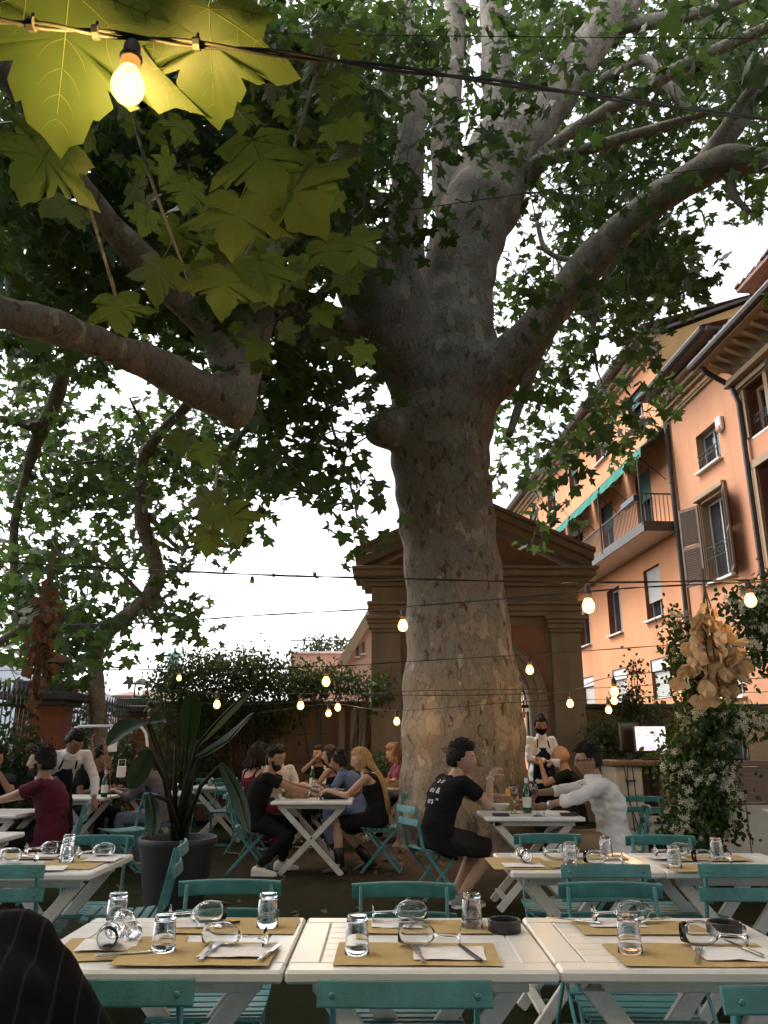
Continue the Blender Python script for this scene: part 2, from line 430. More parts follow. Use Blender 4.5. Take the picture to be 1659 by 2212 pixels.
def facade_window(bld, hole, blind=None, drop=0.5, sill=True, dark=True, grille=False, tilt=0.0, pale_head=False):
    a,b,c,d = hole; w = b-a; h = d-c
    wn = MB().box(((a+b)/2,-0.262,(c+d)/2),(w-0.004,0.02,h-0.004)).build('window', M_pane, bld)
    fr = MB()
    for x in (a+0.035, (a+b)/2, b-0.035): fr.box((x,-0.235,(c+d)/2),(0.06,0.03,h-0.01))
    for z in (c+0.04, d-0.04): fr.box(((a+b)/2,-0.236,z),(w-0.01,0.028,0.07))
    fr.build('window_frame', M_wframe, wn)
    if sill: MB().box(((a+b)/2,0.05,c-0.035),(w+0.16,0.16,0.065),ch=0.01).build('window_sill', M_sill, wn)
    if pale_head: MB().box(((a+b)/2,-0.10,d-0.19),(w-0.02,0.12,0.37),ch=0.01).build('blind_box', M_sill, wn)
    if blind:
        me = slatg_me if blind == 'g' else slat_me
        n = max(3, int(h*drop/0.055))
        top = d-(0.38 if pale_head else 0.03)
        for i in range(n):
            zz = top-i*0.055
            if zz < c+0.05: break
            out = 0.0
            if tilt > 0: out = tilt*i/n
            link('blind_slat', me, wn, ((a+b)/2, -0.12+out, zz), (R(12) if not tilt else R(-35),0,0), (w-0.06,1,1))
    if grille:
        gr = MB()
        for i in range(7):
            x = a+w*(i+0.5)/7
            gr.tube([(x,0.03,c+0.04),(x,0.03,c+h*0.42)],0.011,5)
        for z in (c+0.06, c+h*0.28, c+h*0.42): gr.tube([(a+0.02,0.031,z),(b-0.02,0.031,z)],0.012,5)
        for i in range(6):
            x = a+w*(i+1)/7; gr.tube([(x+0.06*math.cos(q),0.03,c+h*0.35+0.06*math.sin(q)) for q in np.linspace(0,6.28,9)],0.008,4)
        gr.build('window_grille', M_darkmetal, wn)
    return wn

# --- far orange house with the balcony
bA = empty('orange_house', P0, FROT, 'tall orange plastered house with long balcony and green awnings', 'house')
cols = [2.75+3.7*i for i in range(11)]
holesA = []
for x in cols:
    holesA += [(x,x+1.35,12.02,13.2),(x,x+1.35,5.22,6.9),(x,x+1.45,2.68,3.95)]
doors = [(x,x+1.3,7.72,10.24) for x in cols[:5]]
holesA += doors+[(x,x+1.35,8.4,10.24) for x in cols[5:]]
mA = MB(); wall_holes(mA, 0.85, 48, 0, 14.1, holesA); 
mA.quad((48,0,0),(48,-10,0),(48,-10,14.1),(48,0,14.1))
mA.quad((0.85,-10,0),(48,-10,0),(48,-10,14.1),(0.85,-10,14.1))
wo = mA.build('wall', M_orange, bA)
reveals(bA, M_reveal, holesA)
ew = MB(); ew.add([(0.84,0.02,0),(0.84,-10,0),(0.84,-10,15.6),(0.84,-4.5,15.9),(0.84,0.02,14.0)],[(0,1,2,3,4)]); ew.build('end_wall', M_ochre, bA)
fl = MB(); fl.bar((0.86,0.3,14.05),(0.86,-4.5,16.02),0.35,0.10); fl.build('roof_flashing', M_gutter, bA)
for i, h in enumerate(holesA):
    x = h[0]; k = round((x-2.75)/3.7); row = h[2]
    if row > 11: facade_window(bA, h, 'g', 0.35 if k else 0.45)
    elif row > 7: facade_window(bA, h, 'g' if k < 2 else None, 0.4, sill=False)
    elif row > 5:
        if k == 2: facade_window(bA, h, 'p', 0.75, tilt=0.9)
        elif k == 1: facade_window(bA, h, None)
        else: facade_window(bA, h, 'p', 0.68)
    else: facade_window(bA, h, 'p', 0.95, pale_head=True, sill=False)
cn = MB()
for (o, z, t_) in ((0.10,13.72,0.10),(0.22,13.86,0.14),(0.38,14.02,0.16)): cn.box((24.4,o/2,z),(47.2,o,t_))
cn.build('cornice', M_trim, bA)
gt = MB(); gt.tube([(0.7,0.62,14.25),(48,0.62,14.25)],0.11,8); gt.box((24.4,0.30,14.155),(47.3,0.72,0.09)); gt.build('roof_gutter', M_gutter, bA)
rf = MB(); rf.add([(0.6,0.62,14.30),(48,0.62,14.30),(48,-4.5,15.95),(0.6,-4.5,15.95)],[(0,1,2,3)]); rf.add([(0.6,-10.5,14.3),(48,-10.5,14.3),(48,-4.5,15.96),(0.6,-4.5,15.96)],[(3,2,1,0)]); rf.build('roof', M_rooft, bA)
dp = MB(); dp.tube([(1.25,0.55,14.2),(1.25,0.42,13.95),(0.98,0.12,13.6),(0.95,0.10,12.2),(0.93,0.10,1.0)],0.075,8)
for z in (11,9,7,5,3): dp.tube([(0.93,0.10,z),(0.93,0.10,z+0.06)],0.095,8)
dp.build('drainpipe', M_gutter, bA, smooth='auto')
# balcony
BX0, BX1 = 1.05, 19.5
bs = MB().box(((BX0+BX1)/2,0.52,7.62),(BX1-BX0,1.04,0.16),ch=0.01).build('balcony', M_slab, bA)
MB().box(((BX0+BX1)/2,1.05,7.66),(BX1-BX0+0.04,0.05,0.30)).build('balcony_edge', M_gutter, bs)
MB().box((BX0-0.01,0.52,7.66),(0.05,1.0,0.30)).build('balcony_edge', M_gutter, bs)
bar_me = MB().box((0,0,0),(0.018,0.018,0.95)).mesh('baluster', M_darkmetal)
nb = int((BX1-BX0)/0.125)
for i in range(nb+1): link('baluster', bar_me, bs, (BX0+0.02+i*0.125,1.02,8.20))
for i in range(1,8): link('baluster', bar_me, bs, (BX0+0.02,1.02-i*0.13,8.20))
rl = MB(); rl.box(((BX0+BX1)/2,1.02,8.69),(BX1-BX0,0.05,0.035)); rl.box((BX0+0.02,0.52,8.691),(0.05,0.97,0.035)); rl.box(((BX0+BX1)/2,1.021,7.80),(BX1-BX0,0.03,0.025)); rl.build('railing', M_darkmetal, bs)
for x in (1.1,4.9,8.6,12.3,16.0): 
    MB().tube([(x,1.07,7.7),(x,1.07,9.9),(x,0.9,10.1),(x,0.45,10.25)],0.03,6).build('awning_post', M_darkmetal, bs)
MB().box((1.75,1.16,8.60),(1.15,0.20,0.20),ch=0.02).build('flower_box', M_black, bs)
# awnings
for (x0,x1) in ((0.95,4.85),(5.05,8.6),(8.8,12.4),(12.6,16.4)):
    aw = MB(); aw.add([(x0,0.02,10.88),(x1,0.02,10.88),(x1,0.98,10.16),(x0,0.98,10.16),(x0,0.02,10.85),(x1,0.02,10.85),(x1,0.98,10.13),(x0,0.98,10.13)],[(3,2,1,0),(4,5,6,7),(0,1,5,4),(2,3,7,6),(1,2,6,5),(3,0,4,7)])
    ao = aw.build('awning', mat('dark_awning_back',(0.035,0.033,0.03),0.85,var=0.2,scale=3), bA)
    vl = MB(); n = int((x1-x0)/0.3); pts = []
    for i in range(n+1):
        x = x0+(x1-x0)*i/n; pts.append((x,0.985+0.012*math.sin(i*2.1),10.15)); pts.append((x,1.0+0.02*math.sin(i*1.7),9.86-0.02*(i % 2)))
    vl.add(pts, [(2*i,2*i+2,2*i+3,2*i+1) for i in range(n)]); vl.build('valance', M_awn, ao)
    MB().box(((x0+x1)/2,0.07,10.93),(x1-x0+0.05,0.16,0.10)).build('awning_box', M_gutter, ao)
    MB().tube([(x0+0.5,0.05,9.3),(x0+0.55,0.9,10.1)],0.016,5).build('awning_arm', M_darkmetal, ao)
    MB().tube([(x1-0.5,0.05,9.3),(x1-0.55,0.9,10.1)],0.016,5).build('awning_arm', M_darkmetal, ao)

# --- middle house (lower eave, shuttered window)
bB = empty('shuttered_house', P0, FROT, 'brown orange house with open louvred shutters beside the drainpipe', 'house')
hB = [(-2.02,-0.70,8.76,9.85),(-1.92,-0.52,5.58,7.86),(-1.7,-0.6,2.5,3.9)]
mB = MB(); wall_holes(mB, -3.5, 0.8, 0, 11.75, hB); mB.quad((-3.5,-10,0),(-3.5,0,0),(-3.5,0,11.75),(-3.5,-10,11.75)); mB.build('wall', M_orange2, bB)
reveals(bB, M_trim, hB)
facade_window(bB, hB[0], None, sill=True, grille=True)
w_ = facade_window(bB, hB[1], None, sill=True, grille=True); facade_window(bB, hB[2], 'p', 0.8)
MB().box((-1.22,0.07,8.02),(1.75,0.16,0.16),ch=0.02).build('lintel', M_trim, w_)
for x in (-2.02,-0.42): MB().box((x,0.03,6.72),(0.16,0.06,2.4),ch=0.01).build('jamb', M_trim, w_)
for hx in ((-1.97,-1),(-0.47,1)):          # louvred shutters swung open
    x0, sg = hx
    sh = empty('shutter', (x0,0.07,5.6)); sh.parent = bB; sh.rotation_euler = (0,0, R(22)*sg if sg > 0 else R(158)*1)
    ww = 0.72; 
    sf = MB()
    for x in (0.035, ww-0.035): sf.box((x,0,1.13),(0.07,0.05,2.26))
    for z in (0.04,1.1,2.22): sf.box((ww/2,0.001,z),(ww-0.14,0.05,0.09))
    sf.build('shutter_frame', M_brownshut, sh)
    lm = MB().box((0,0,0),(ww-0.15,0.05,0.012)).mesh('louvre', M_brownshut)
    for i in range(42):
        z = 0.13+i*0.0495
        if abs(z-1.1) < 0.07: continue
        link('louvre', lm, sh, (ww/2,0,z), (R(35),0,0))
mo = MB(); mo.box((-1.35,0.06,11.12),(4.3,0.12,0.05)); mo.box((-1.35,0.045,11.05),(4.3,0.09,0.05)); mo.build('string_moulding', M_trim, bB)
cn = MB()
for (o, z, t_) in ((0.12,11.40,0.10),(0.26,11.54,0.12),(0.42,11.68,0.12)): cn.box((-1.32,o/2,z),(4.34,o,t_))
cn.build('cornice', M_trim, bB)
ev = MB(); ev.box((-1.2,0.36,11.80),(4.7,0.80,0.09)); ev.tube([(-3.4,0.80,11.86),(1.15,0.80,11.86)],0.10,8); ev.build('eave', M_gutter, bB)
rf = MB(); rf.add([(-3.5,0.78,11.92),(1.1,0.78,11.92),(1.1,-5,13.6),(-3.5,-5,13.6)],[(0,1,2,3)]); rfo = rf.build('roof', M_rooft, bB)
til = MB()
for i in range(9):
    a0, a1 = math.pi*i/8, 0
    r_ = 0.085
til_v = []; til_f = []
for k, yy in enumerate((0.0,0.5)):
    for i in range(7):
        an = math.pi*i/6; r_ = 0.10-0.015*k
        til_v.append((r_*math.cos(an), -yy, r_*math.sin(an)*0.9))
for i in range(6): til_f.append((i,i+1,i+8,i+7))
til_f.append((0,1,2,3,4,5,6))
til.add(til_v, til_f); tile_me = til.mesh('roof_tile', M_rooft, True)
for i in range(20): link('roof_tile', tile_me, rfo, (-3.35+i*0.225, 0.80+RNG.uniform(-.02,.02), 11.94), (R(16),RNG.uniform(-.06,.06),RNG.uniform(-.04,.04)))
# --- near house with bracketed eave
bC = empty('bracketed_house', P0, FROT, 'brown orange house at right edge with bracketed tiled eave', 'house')
hC = [(-4.75,-3.85,8.6,9.9),(-5.2,-3.9,5.3,7.8)]
mC = MB(); wall_holes(mC, -16, -3.42, 0, 10.3, hC, y=0.12); mC.quad((-3.42,0.12,0),(-3.42,-6,0),(-3.42,-6,10.3),(-3.42,0.12,10.3)); mC.build('wall', M_orange2, bC)
reveals(bC, M_reveal, hC, y=0.12)
for h in hC: facade_window(bC, h, None, grille=(h[2] > 8))
for h in hC:
    fr = MB(); a,b,c,d = h
    for x in (a-0.09,b+0.09): fr.box((x,0.15,(c+d)/2),(0.16,0.08,d-c))
    fr.box(((a+b)/2,0.15,d+0.10),(b-a+0.36,0.10,0.2)); fr.build('window_surround', M_trim, bC)
cn = MB()
for (o, z, t_) in ((0.16,10.0,0.12),(0.34,10.16,0.14)): cn.box((-9.7,0.12+o/2,z),(12.6,o,t_))
for z in (10.75,10.86,10.98): cn.box((-9.7,0.15,z-0.75-0.0),(12.6,0.10,0.05))
cn.build('cornice', M_trim, bC)
brk = MB(); brk.add([(-.07,0,0),(.07,0,0),(.07,0.75,0.30),(-.07,0.75,0.30),(-.07,0,0.36),(.07,0,0.36),(.07,0.80,0.36),(-.07,0.80,0.36)],[(0,3,2,1),(4,5,6,7),(0,1,5,4),(2,3,7,6),(1,2,6,5),(3,0,4,7)])
bme = brk.mesh('eave_bracket', M_trim)
for i in range(22): link('eave_bracket', bme, bC, (-3.75-i*0.42,0.14,10.28))
ev = MB(); ev.box((-9.55,0.58,10.70),(12.7,1.05,0.10)); ev.build('eave', M_trim, bC)
gt = MB(); gt.tube([(-16,1.16,10.78),(-3.2,1.16,10.78)],0.10,8); gt.build('roof_gutter', M_gutter, bC)
dp = MB(); dp.tube([(-3.5,1.05,10.75),(-3.5,0.9,10.5),(-3.52,0.32,10.15),(-3.62,0.30,9.9),(-3.66,0.24,9.6),(-3.66,0.24,0.5)],0.07,8); dp.build('drainpipe', M_gutter, bC, smooth='auto')
rf = MB(); rf.add([(-16,1.16,10.84),(-3.2,1.16,10.84),(-3.2,-1.2,11.7),(-16,-1.2,11.7)],[(0,1,2,3)]); rfo = rf.build('roof', M_rooft, bC)
for i in range(40): link('roof_tile', tile_me, rfo, (-3.3-i*0.26, 1.18+RNG.uniform(-.03,.03), 10.87), (R(18),RNG.uniform(-.06,.06),RNG.uniform(-.05,.05)), (1.15,1.2,1.15))
up = MB(); up.quad((-3.0,-1.2,11.6),(-16,-1.2,11.6),(-16,-1.2,13.4),(-3.0,-1.2,13.4)); up.quad((-3.0,-1.2,11.2),(-3.0,-6,11.2),(-3.0,-6,13.4),(-3.0,-1.2,13.4)); up.build('attic_wall', M_orange2, bC)
rf = MB(); rf.box((-9.3,-0.98,13.44),(13.2,0.6,0.10)); rf.add([(-16,-0.68,13.52),(-2.7,-0.68,13.52),(-2.7,-6,15.2),(-16,-6,15.2)],[(0,1,2,3)]); rfo2 = rf.build('attic_roof', M_rooft, bC)
for i in range(44): link('roof_tile', tile_me, rfo2, (-2.8-i*0.27, -0.66+RNG.uniform(-.03,.03), 13.53), (R(18),RNG.uniform(-.06,.06),RNG.uniform(-.05,.05)), (1.2,1.2,1.2))
al = empty('alarm_box', P0+D_*(-2.25)+NRM*0.06, FROT, 'white alarm siren box on the wall beside the small grilled window', 'alarm box')
MB().box((0,0,9.62),(0.30,0.12,0.42),ch=0.03).build('housing', M_sill, al); MB().box((0,0.065,9.50),(0.22,0.03,0.12),ch=0.01).build('beacon', mat('orange_lens',(0.5,0.12,0.05),0.3), al)

# ------------------------------------------------------------------ gateway with pediment
GX, GY = 1.73, 15.0
gw = empty('gateway', (GX,GY,0), 0, 'brown classical garden gateway with pediment and arch behind the big tree', 'gateway')
AR, SPR = 1.0, 2.0
mg = MB(); HT = 4.2; HWD = 1.97
arc = [(AR*math.cos(a), SPR+AR*math.sin(a)) for a in np.linspace(0, math.pi, 25)]
for yy, flip in ((0.0, False), (0.7, True)):
    poly = [(-HWD,yy,0),(-AR,yy,0)]+[(x,yy,z) for x,z in arc[::-1]]+[(AR,yy,0),(HWD,yy,0),(HWD,yy,HT),(-HWD,yy,HT)]
    # build as strips to stay planar and simple
    top = []
    q = [(-HWD,0.0)]
    for i in range(24):
        (x1,z1),(x0,z0) = arc[i],arc[i+1]
        f = [(x0,yy,z0),(x1,yy,z1),(x1,yy,HT),(x0,yy,HT)]
        mg.quad(*(f if not flip else f[::-1]))
    for (xa,xb) in ((-HWD,-AR),(AR,HWD)):
        f = [(xa,yy,0),(xb,yy,0),(xb,yy,HT),(xa,yy,HT)]; mg.quad(*(f if not flip else f[::-1]))
path = [(-AR,0)]+[(x,z) for x,z in arc[::-1]]+[(AR,0)]
for i in range(len(path)-1):
    (xa,za),(xb,zb) = path[i],path[i+1]; mg.quad((xa,0,za),(xa,0.7,za),(xb,0.7,zb),(xb,0,zb))
for x in (-HWD,HWD): mg.quad((x,0,0),(x,0.7,0),(x,0.7,HT),(x,0,HT))
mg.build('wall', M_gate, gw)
def hband(name, x0, x1, z0, z1, out, m, par, ch=0.015): return MB().box(((x0+x1)/2,-out/2-0.002,(z0+z1)/2),(x1-x0,out,z1-z0),ch=ch).build(name, m, par)
for sx in (-1,1):
    pc = sx*(HWD-0.28)
    pl = MB().box((pc,-0.07,1.67),(0.56,0.14,3.34),ch=0.01).build('pilaster', M_gate, gw)
    cpm = MB()
    for (w,z0,z1) in ((0.60,3.34,3.40),(0.66,3.402,3.50),(0.72,3.502,3.57),(0.78,3.572,3.65)): cpm.box((pc,-0.09*(w/0.60)**2/1.0,(z0+z1)/2),(w,0.20*(w/0.60)**1.5,z1-z0),ch=0.012)
    cpm.build('capital', M_gate, pl)
    MB().box((pc,-0.10,0.16),(0.74,0.22,0.32),ch=0.02).build('pilaster_base', M_gate, pl)
    for px in ((pc-0.20, 0.02),(pc+0.2,0.02)): pass
    # inner jamb pier and impost
    jm = MB(); jm.box((sx*(AR+0.13),-0.035,SPR/2),(0.30,0.07,SPR)); jm.box((sx*(AR+0.13),-0.05,SPR+0.05),(0.36,0.10,0.10),ch=0.01); jm.build('arch_jamb', M_gate, gw)
    MB().lathe([(0.0,-0.055),(0.09,-0.055),(0.11,-0.04),(0.12,-0.075),(0.165,-0.075),(0.175,-0.05),(0.19,0.0)][::-1],24,(sx*1.06,0,3.34),Matrix.Rotation(R(90),3,'X').to_3x3()).build('roundel', M_gate, gw)
    # red spandrel field
    sp_ = MB(); xs_ = np.linspace(0.30, 1.34, 12)
    for i in range(11):
        za = SPR+math.sqrt(max(0,(1.30**2-xs_[i]**2))); zb = SPR+math.sqrt(max(0,(1.30**2-xs_[i+1]**2)))
        q = [(sx*xs_[i],-0.006,za),(sx*xs_[i+1],-0.006,zb),(sx*xs_[i+1],-0.006,3.50),(sx*xs_[i],-0.006,3.50)]
        sp_.quad(*(q if sx > 0 else q[::-1]))
    sp_.build('spandrel_panel', M_gatered, gw)
av = MB(); ring = [(math.cos(a),math.sin(a)) for a in np.linspace(0,math.pi,33)]
for (r0,r1,o) in ((AR,1.13,0.06),(1.13,1.24,0.10),(1.24,1.27,0.13)):
    for i in range(32):
        (c0,s0),(c1,s1) = ring[i],ring[i+1]
        P = lambda r,c,s,y: (r*c, y, SPR+0.10+r*s*0.985)
        av.quad(P(r0,c0,s0,-o),P(r1,c0,s0,-o),P(r1,c1,s1,-o),P(r0,c1,s1,-o))
        av.quad(P(r0,c0,s0,0),P(r0,c0,s0,-o),P(r0,c1,s1,-o),P(r0,c1,s1,0)); av.quad(P(r1,c0,s0,-o),P(r1,c0,s0,0),P(r1,c1,s1,0),P(r1,c1,s1,-o))
av.build('archivolt', M_gate, gw)
for (z0,z1,o) in ((3.652,3.74,0.13),(3.742,3.86,0.16),(3.862,3.93,0.22)): hband('architrave', -HWD-0.02-o*0.3, HWD+0.02+o*0.3, z0, z1, o, M_gate, gw)
hband('frieze', -HWD, HWD, 3.932, 4.22, 0.11, M_gate, gw)
for (z0,z1,o) in ((4.222,4.30,0.18),(4.302,4.38,0.26),(4.382,4.50,0.40),(4.502,4.56,0.46)):
    MB().box((0,-o/2+0.35,(z0+z1)/2),(2*HWD+2*o*0.8,o+0.7,z1-z0),ch=0.012).build('cornice', M_gate, gw)
PEW = HWD+0.27; PH0, PH1 = 4.562, 5.62
MB().add([(-PEW+0.3,0.0,PH0),(PEW-0.3,0.0,PH0),(0,0.0,PH1-0.12),(-PEW+0.3,0.3,PH0),(PEW-0.3,0.3,PH0),(0,0.3,PH1-0.12)],[(0,1,2),(5,4,3),(0,3,4,1),(1,4,5,2),(2,5,3,0)]).build('tympanum', M_gatered, gw)
for sx in (-1,1):
    for (off,th,o) in ((0.0,0.14,0.22),(0.142,0.13,0.36),(0.274,0.07,0.46)):
        a = Vector((sx*(PEW+o*0.12), -o/2+0.35, PH0-0.03+off)); b = Vector((sx*0.0, -o/2+0.35, PH1-0.03+off))
        mb = MB(); dn = (b-a).normalized(); n_ = Vector((-dn.z*sx*sx,0,dn.x)) if sx > 0 else Vector((-dn.z,0,dn.x))
        if n_.z < 0: n_ = -n_
        yf, yb = -o+0.0, 0.72
        pts = []
        for pp in (a,b):
            for zz in (0, th):
                for yy in (yf,yb): pts.append((pp.x, yy, pp.z+zz+0.03))
        mb.add(pts,[(0,1,3,2),(4,6,7,5),(0,4,5,1),(2,3,7,6),(0,2,6,4),(1,5,7,3)])
        mb.build('raking_cornice', M_gate if off < 0.27 else M_rooft, gw)
# gate leaves and fanlight ironwork
ir = MB()
ir.tube([(-AR+0.02,0.2,SPR),(AR-0.02,0.2,SPR)],0.03,6)
for i in range(1,14):
    a = math.pi*i/14; cx_, cz_ = 0.82*math.cos(a), SPR+0.82*math.sin(a)
    ir.tube([(cx_+0.13*math.cos(q),0.2,cz_+0.13*math.sin(q)) for q in np.linspace(0,6.283,11)],0.012,4)
for rr in (0.69,0.95): ir.tube([(rr*math.cos(a),0.2,SPR+rr*math.sin(a)) for a in np.linspace(0,math.pi,25)],0.014,4)
ir.build('fanlight_grille', M_darkmetal, gw)
for sx in (-1,1):
    gl = empty('gate_leaf', (sx*(AR-0.04),0.12,0.0)); gl.parent = gw; gl.rotation_euler = (0,0, R(-68) if sx > 0 else R(68))
    g = MB()
    for i in range(5): g.box((-sx*(0.03+i*0.22),0,0.98),(0.035,0.03,1.85))
    for z in (0.08,0.65,1.25,1.88): g.box((-sx*0.47,0.001,z),(0.92,0.03,0.04))
    g.box((-sx*0.47,0.012,0.36),(0.88,0.01,0.55))
    g.build('gate_bars', M_darkmetal, gl)

# ------------------------------------------------------------------ garden walls
def blockwall(name, a, b, h, th, m, label, cop=True, capm=None):
    a = Vector(a); b = Vector(b); d = b-a; L = d.length; e_ = empty(name, (a.x,a.y,0), math.atan2(d.y,d.x), label, 'wall')
    MB().box((L/2,0,h/2),(L,th,h),ch=0.01).build('wall_face', m, e_)
    if cop:
        k = max(2,int(L/0.6)); cm = MB().box((0,0,0),(L/k-0.012,th+0.14,0.09),ch=0.015).mesh('coping_stone', capm or M_cap)
        for i in range(k): link('coping_stone', cm, e_, (L*(i+0.5)/k, RNG.uniform(-.006,.006), h+0.046))
    return e_
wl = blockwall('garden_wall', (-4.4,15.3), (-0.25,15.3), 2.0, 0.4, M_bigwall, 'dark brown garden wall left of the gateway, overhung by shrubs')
for x in (3.62,3.84,4.0): MB().box((x,-0.26,0.98),(0.13,0.12,1.96),ch=0.02).build('wall_rib', M_gate, wl)
for z in (0.5,1.0,1.5): MB().box((1.7,-0.205,z),(3.3,0.012,0.02)).build('wall_joint', M_cap, wl)
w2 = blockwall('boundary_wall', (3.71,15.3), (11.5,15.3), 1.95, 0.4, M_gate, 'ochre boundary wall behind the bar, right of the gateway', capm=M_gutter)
MB().box((3.7,-0.23,1.55),(7.3,0.06,0.05)).build('wall_moulding', M_gate, w2)

# ------------------------------------------------------------------ fence with brick pillars on the left
FX = -5.3
for (y, lab) in ((12.7,'wide red pillar with dark stone cap, the nearer of two along the fence'),(17.4,'red pillar with dark stone cap, the farther of two along the fence')):
    pl = empty('fence_pillar', (FX,y,0), R(4), lab, 'pillar', 'fence pillars')
    MB().box((0,0,0.95),(0.66,0.66,1.90),ch=0.015).build('shaft', M_brickr, pl)
    MB().box((0,0,1.93),(0.84,0.84,0.09),ch=0.02).build('cap_moulding', M_cap, pl)
    MB().box((0,0,2.03),(1.06,1.06,0.13),ch=0.02).build('cap', M_cap, pl)
    MB().box((0,0,2.17),(0.74,0.74,0.18),ch=0.02).build('cap_block', M_cap, pl)
    ln = empty('post_lantern', (FX+0.05,y,2.262), R(20), 'dark metal lantern standing on the %s fence pillar' % ('nearer' if y < 15 else 'farther'), 'lantern', 'lanterns on the pillars')
    MB().box((0,0,0.02),(0.30,0.30,0.04)).build('base', M_darkmetal, ln)
    for sx in (-1,1):
        for sy in (-1,1): MB().box((sx*0.13,sy*0.13,0.17),(0.02,0.02,0.26)).build('corner_bar', M_darkmetal, ln)
    MB().add([(-.2,-.2,.30),(.2,-.2,.30),(.2,.2,.30),(-.2,.2,.30),(-.05,-.05,.42),(.05,-.05,.42),(.05,.05,.42),(-.05,.05,.42)],[(3,2,1,0),(0,1,5,4),(1,2,6,5),(2,3,7,6),(3,0,4,7),(4,5,6,7)]).build('roof', M_cap, ln)
spear = MB(); spear.tube([(0,0,0),(0,0,2.02)],0.011,5); spear.lathe([(0.011,2.02),(0.028,2.06),(0.0,2.22)],5)
spear_me = spear.mesh('spear_bar', M_darkmetal)
for (y0,y1,lab) in ((7.5,12.3,'black iron spear fence left of the nearer pillar, grown with ivy'),(13.1,17.0,'black iron spear fence between the two pillars, grown with ivy'),(17.8,24.0,'black iron spear fence behind the farther pillar')):
    fe = empty('iron_fence', (FX,y0,0), 0, lab, 'fence', 'fence panels')
    n = int((y1-y0)/0.14)
    for i in range(n): link('spear_bar', spear_me, fe, (0,(i+0.5)*(y1-y0)/n,0))
    for z in (0.25,1.0,1.85): MB().box((0,(y1-y0)/2,z),(0.03,y1-y0,0.04)).build('rail', M_darkmetal, fe)

# ------------------------------------------------------------------ far buildings
def house(name, label, c, size, h, m, rz=0, roof=0.8, hip=True, wins=(), over=0.4):
    e_ = empty(name, (c[0],c[1],0), rz, label, 'house'); w, d = size
    MB().box((0,0,h/2),(w,d,h)).build('wall', m, e_)
    r_ = MB(); ww, dd = w/2+over, d/2+over; rg = 0.0 if hip else ww
    rg = max(0.0, ww-dd) if hip else ww
    r_.add([(-ww,-dd,h),(ww,-dd,h),(ww,dd,h),(-ww,dd,h),(-rg,0,h+roof),(rg,0,h+roof),(-ww,-dd,h-.15),(ww,-dd,h-.15),(ww,dd,h-.15),(-ww,dd,h-.15)],[(0,1,5,4),(2,3,4,5),(1,2,5),(3,0,4),(9,8,7,6),(0,6,7,1),(1,7,8,2),(2,8,9,3),(3,9,6,0)]); r_.build('roof', M_rooft, e_)
    for (x,z,a,b) in wins:
        wn = MB().box((x,-d/2-0.01,z),(a,0.06,b)).build('window', M_brownshut, e_); MB().box((x,-d/2-0.03,z-b/2-0.1),(a+0.3,0.25,0.12)).build('window_sill', M_sill, wn)
    return e_
p = AY(257,1520,70)
house('tower_house', 'small pale tower house with low red hipped roof, far behind the fence', (p.x,73), (2.0*0.9,3), AY(257,1500,70).z, M_palehouse, 0, 0.45, True, [(-0.42,AY(257,1511,70).z,0.32,0.55),(0.42,AY(257,1511,70).z,0.32,0.55)], 0.25)
p = AY(338,1530,62)
house('long_house', 'long pale house with red tiled roof, far behind the fence right of the tower', (p.x-0.2,79), (3.4,5), AY(338,1508,79).z, M_palehouse, R(8), 0.7, False)
p = AY(335,1530,45)
house('brick_house', 'reddish house with tiled roof just behind the farther pillar', (p.x+0.3,47), (2.4,4), AY(335,1518,45).z, M_pink, R(20), 0.8, False)
# pink house between shrubs and gateway, gable sloping
e_ = empty('pink_house', (1.9,31,0), 0, 'pink house with sloping eave peeking out left of the gateway', 'house')
zt = AY(803,1322,30).z; zb = AY(742,1432,30).z; xl = AY(742,1432,30).x-1.9; xr = AY(803,1322,30).x-1.9
MB().add([(xl,0,0),(xr+4,0,0),(xr+4,0,zt+4),(xr,0,zt),(xl,0,zb),(xl,8,0),(xr+4,8,0),(xr+4,8,zt+4),(xr,8,zt),(xl,8,zb)],[(0,1,2,3,4),(9,8,7,6,5),(0,5,6,1),(4,3,8,9),(0,4,9,5)]).build('wall', M_pink, e_)
mb = MB(); mb.bar((xl-0.15,-0.15,zb-0.02),(xr+2,-0.15,zt+2*(zt-zb)/(xr-xl)),0.35,0.16,up=(0,1,0)); mb.build('eave', M_trim, e_)
for (u,v) in ((772,1405),(785,1398),(783,1350)):
    q = AY(u,v,30.9); wn = MB().box((q.x-1.9,-0.03,q.z),(0.10,0.08,0.42)).build('window', M_brownshut, e_); MB().box((q.x-1.9,-0.05,q.z-0.26),(0.2,0.12,0.05)).build('window_sill', M_sill, wn)
# roof terrace house
q = AY(705,1412,36)
e_ = empty('terrace_house', (q.x,38,0), 0, 'flat roofed house with railed roof terrace beyond the wall shrubs', 'house')
MB().box((0,0,q.z/2),(3.2,4,q.z)).build('wall', M_pink, e_); MB().box((0,-2.02,q.z+0.05),(3.4,0.2,0.10)).build('parapet', M_sill, e_)
rl = MB()
for i in range(24): rl.box((-1.6+i*0.139,-2.0,q.z+0.35),(0.03,0.03,0.5))
rl.box((0,-2.0,q.z+0.6),(3.3,0.04,0.04)); rl.build('railing', M_darkmetal, e_)
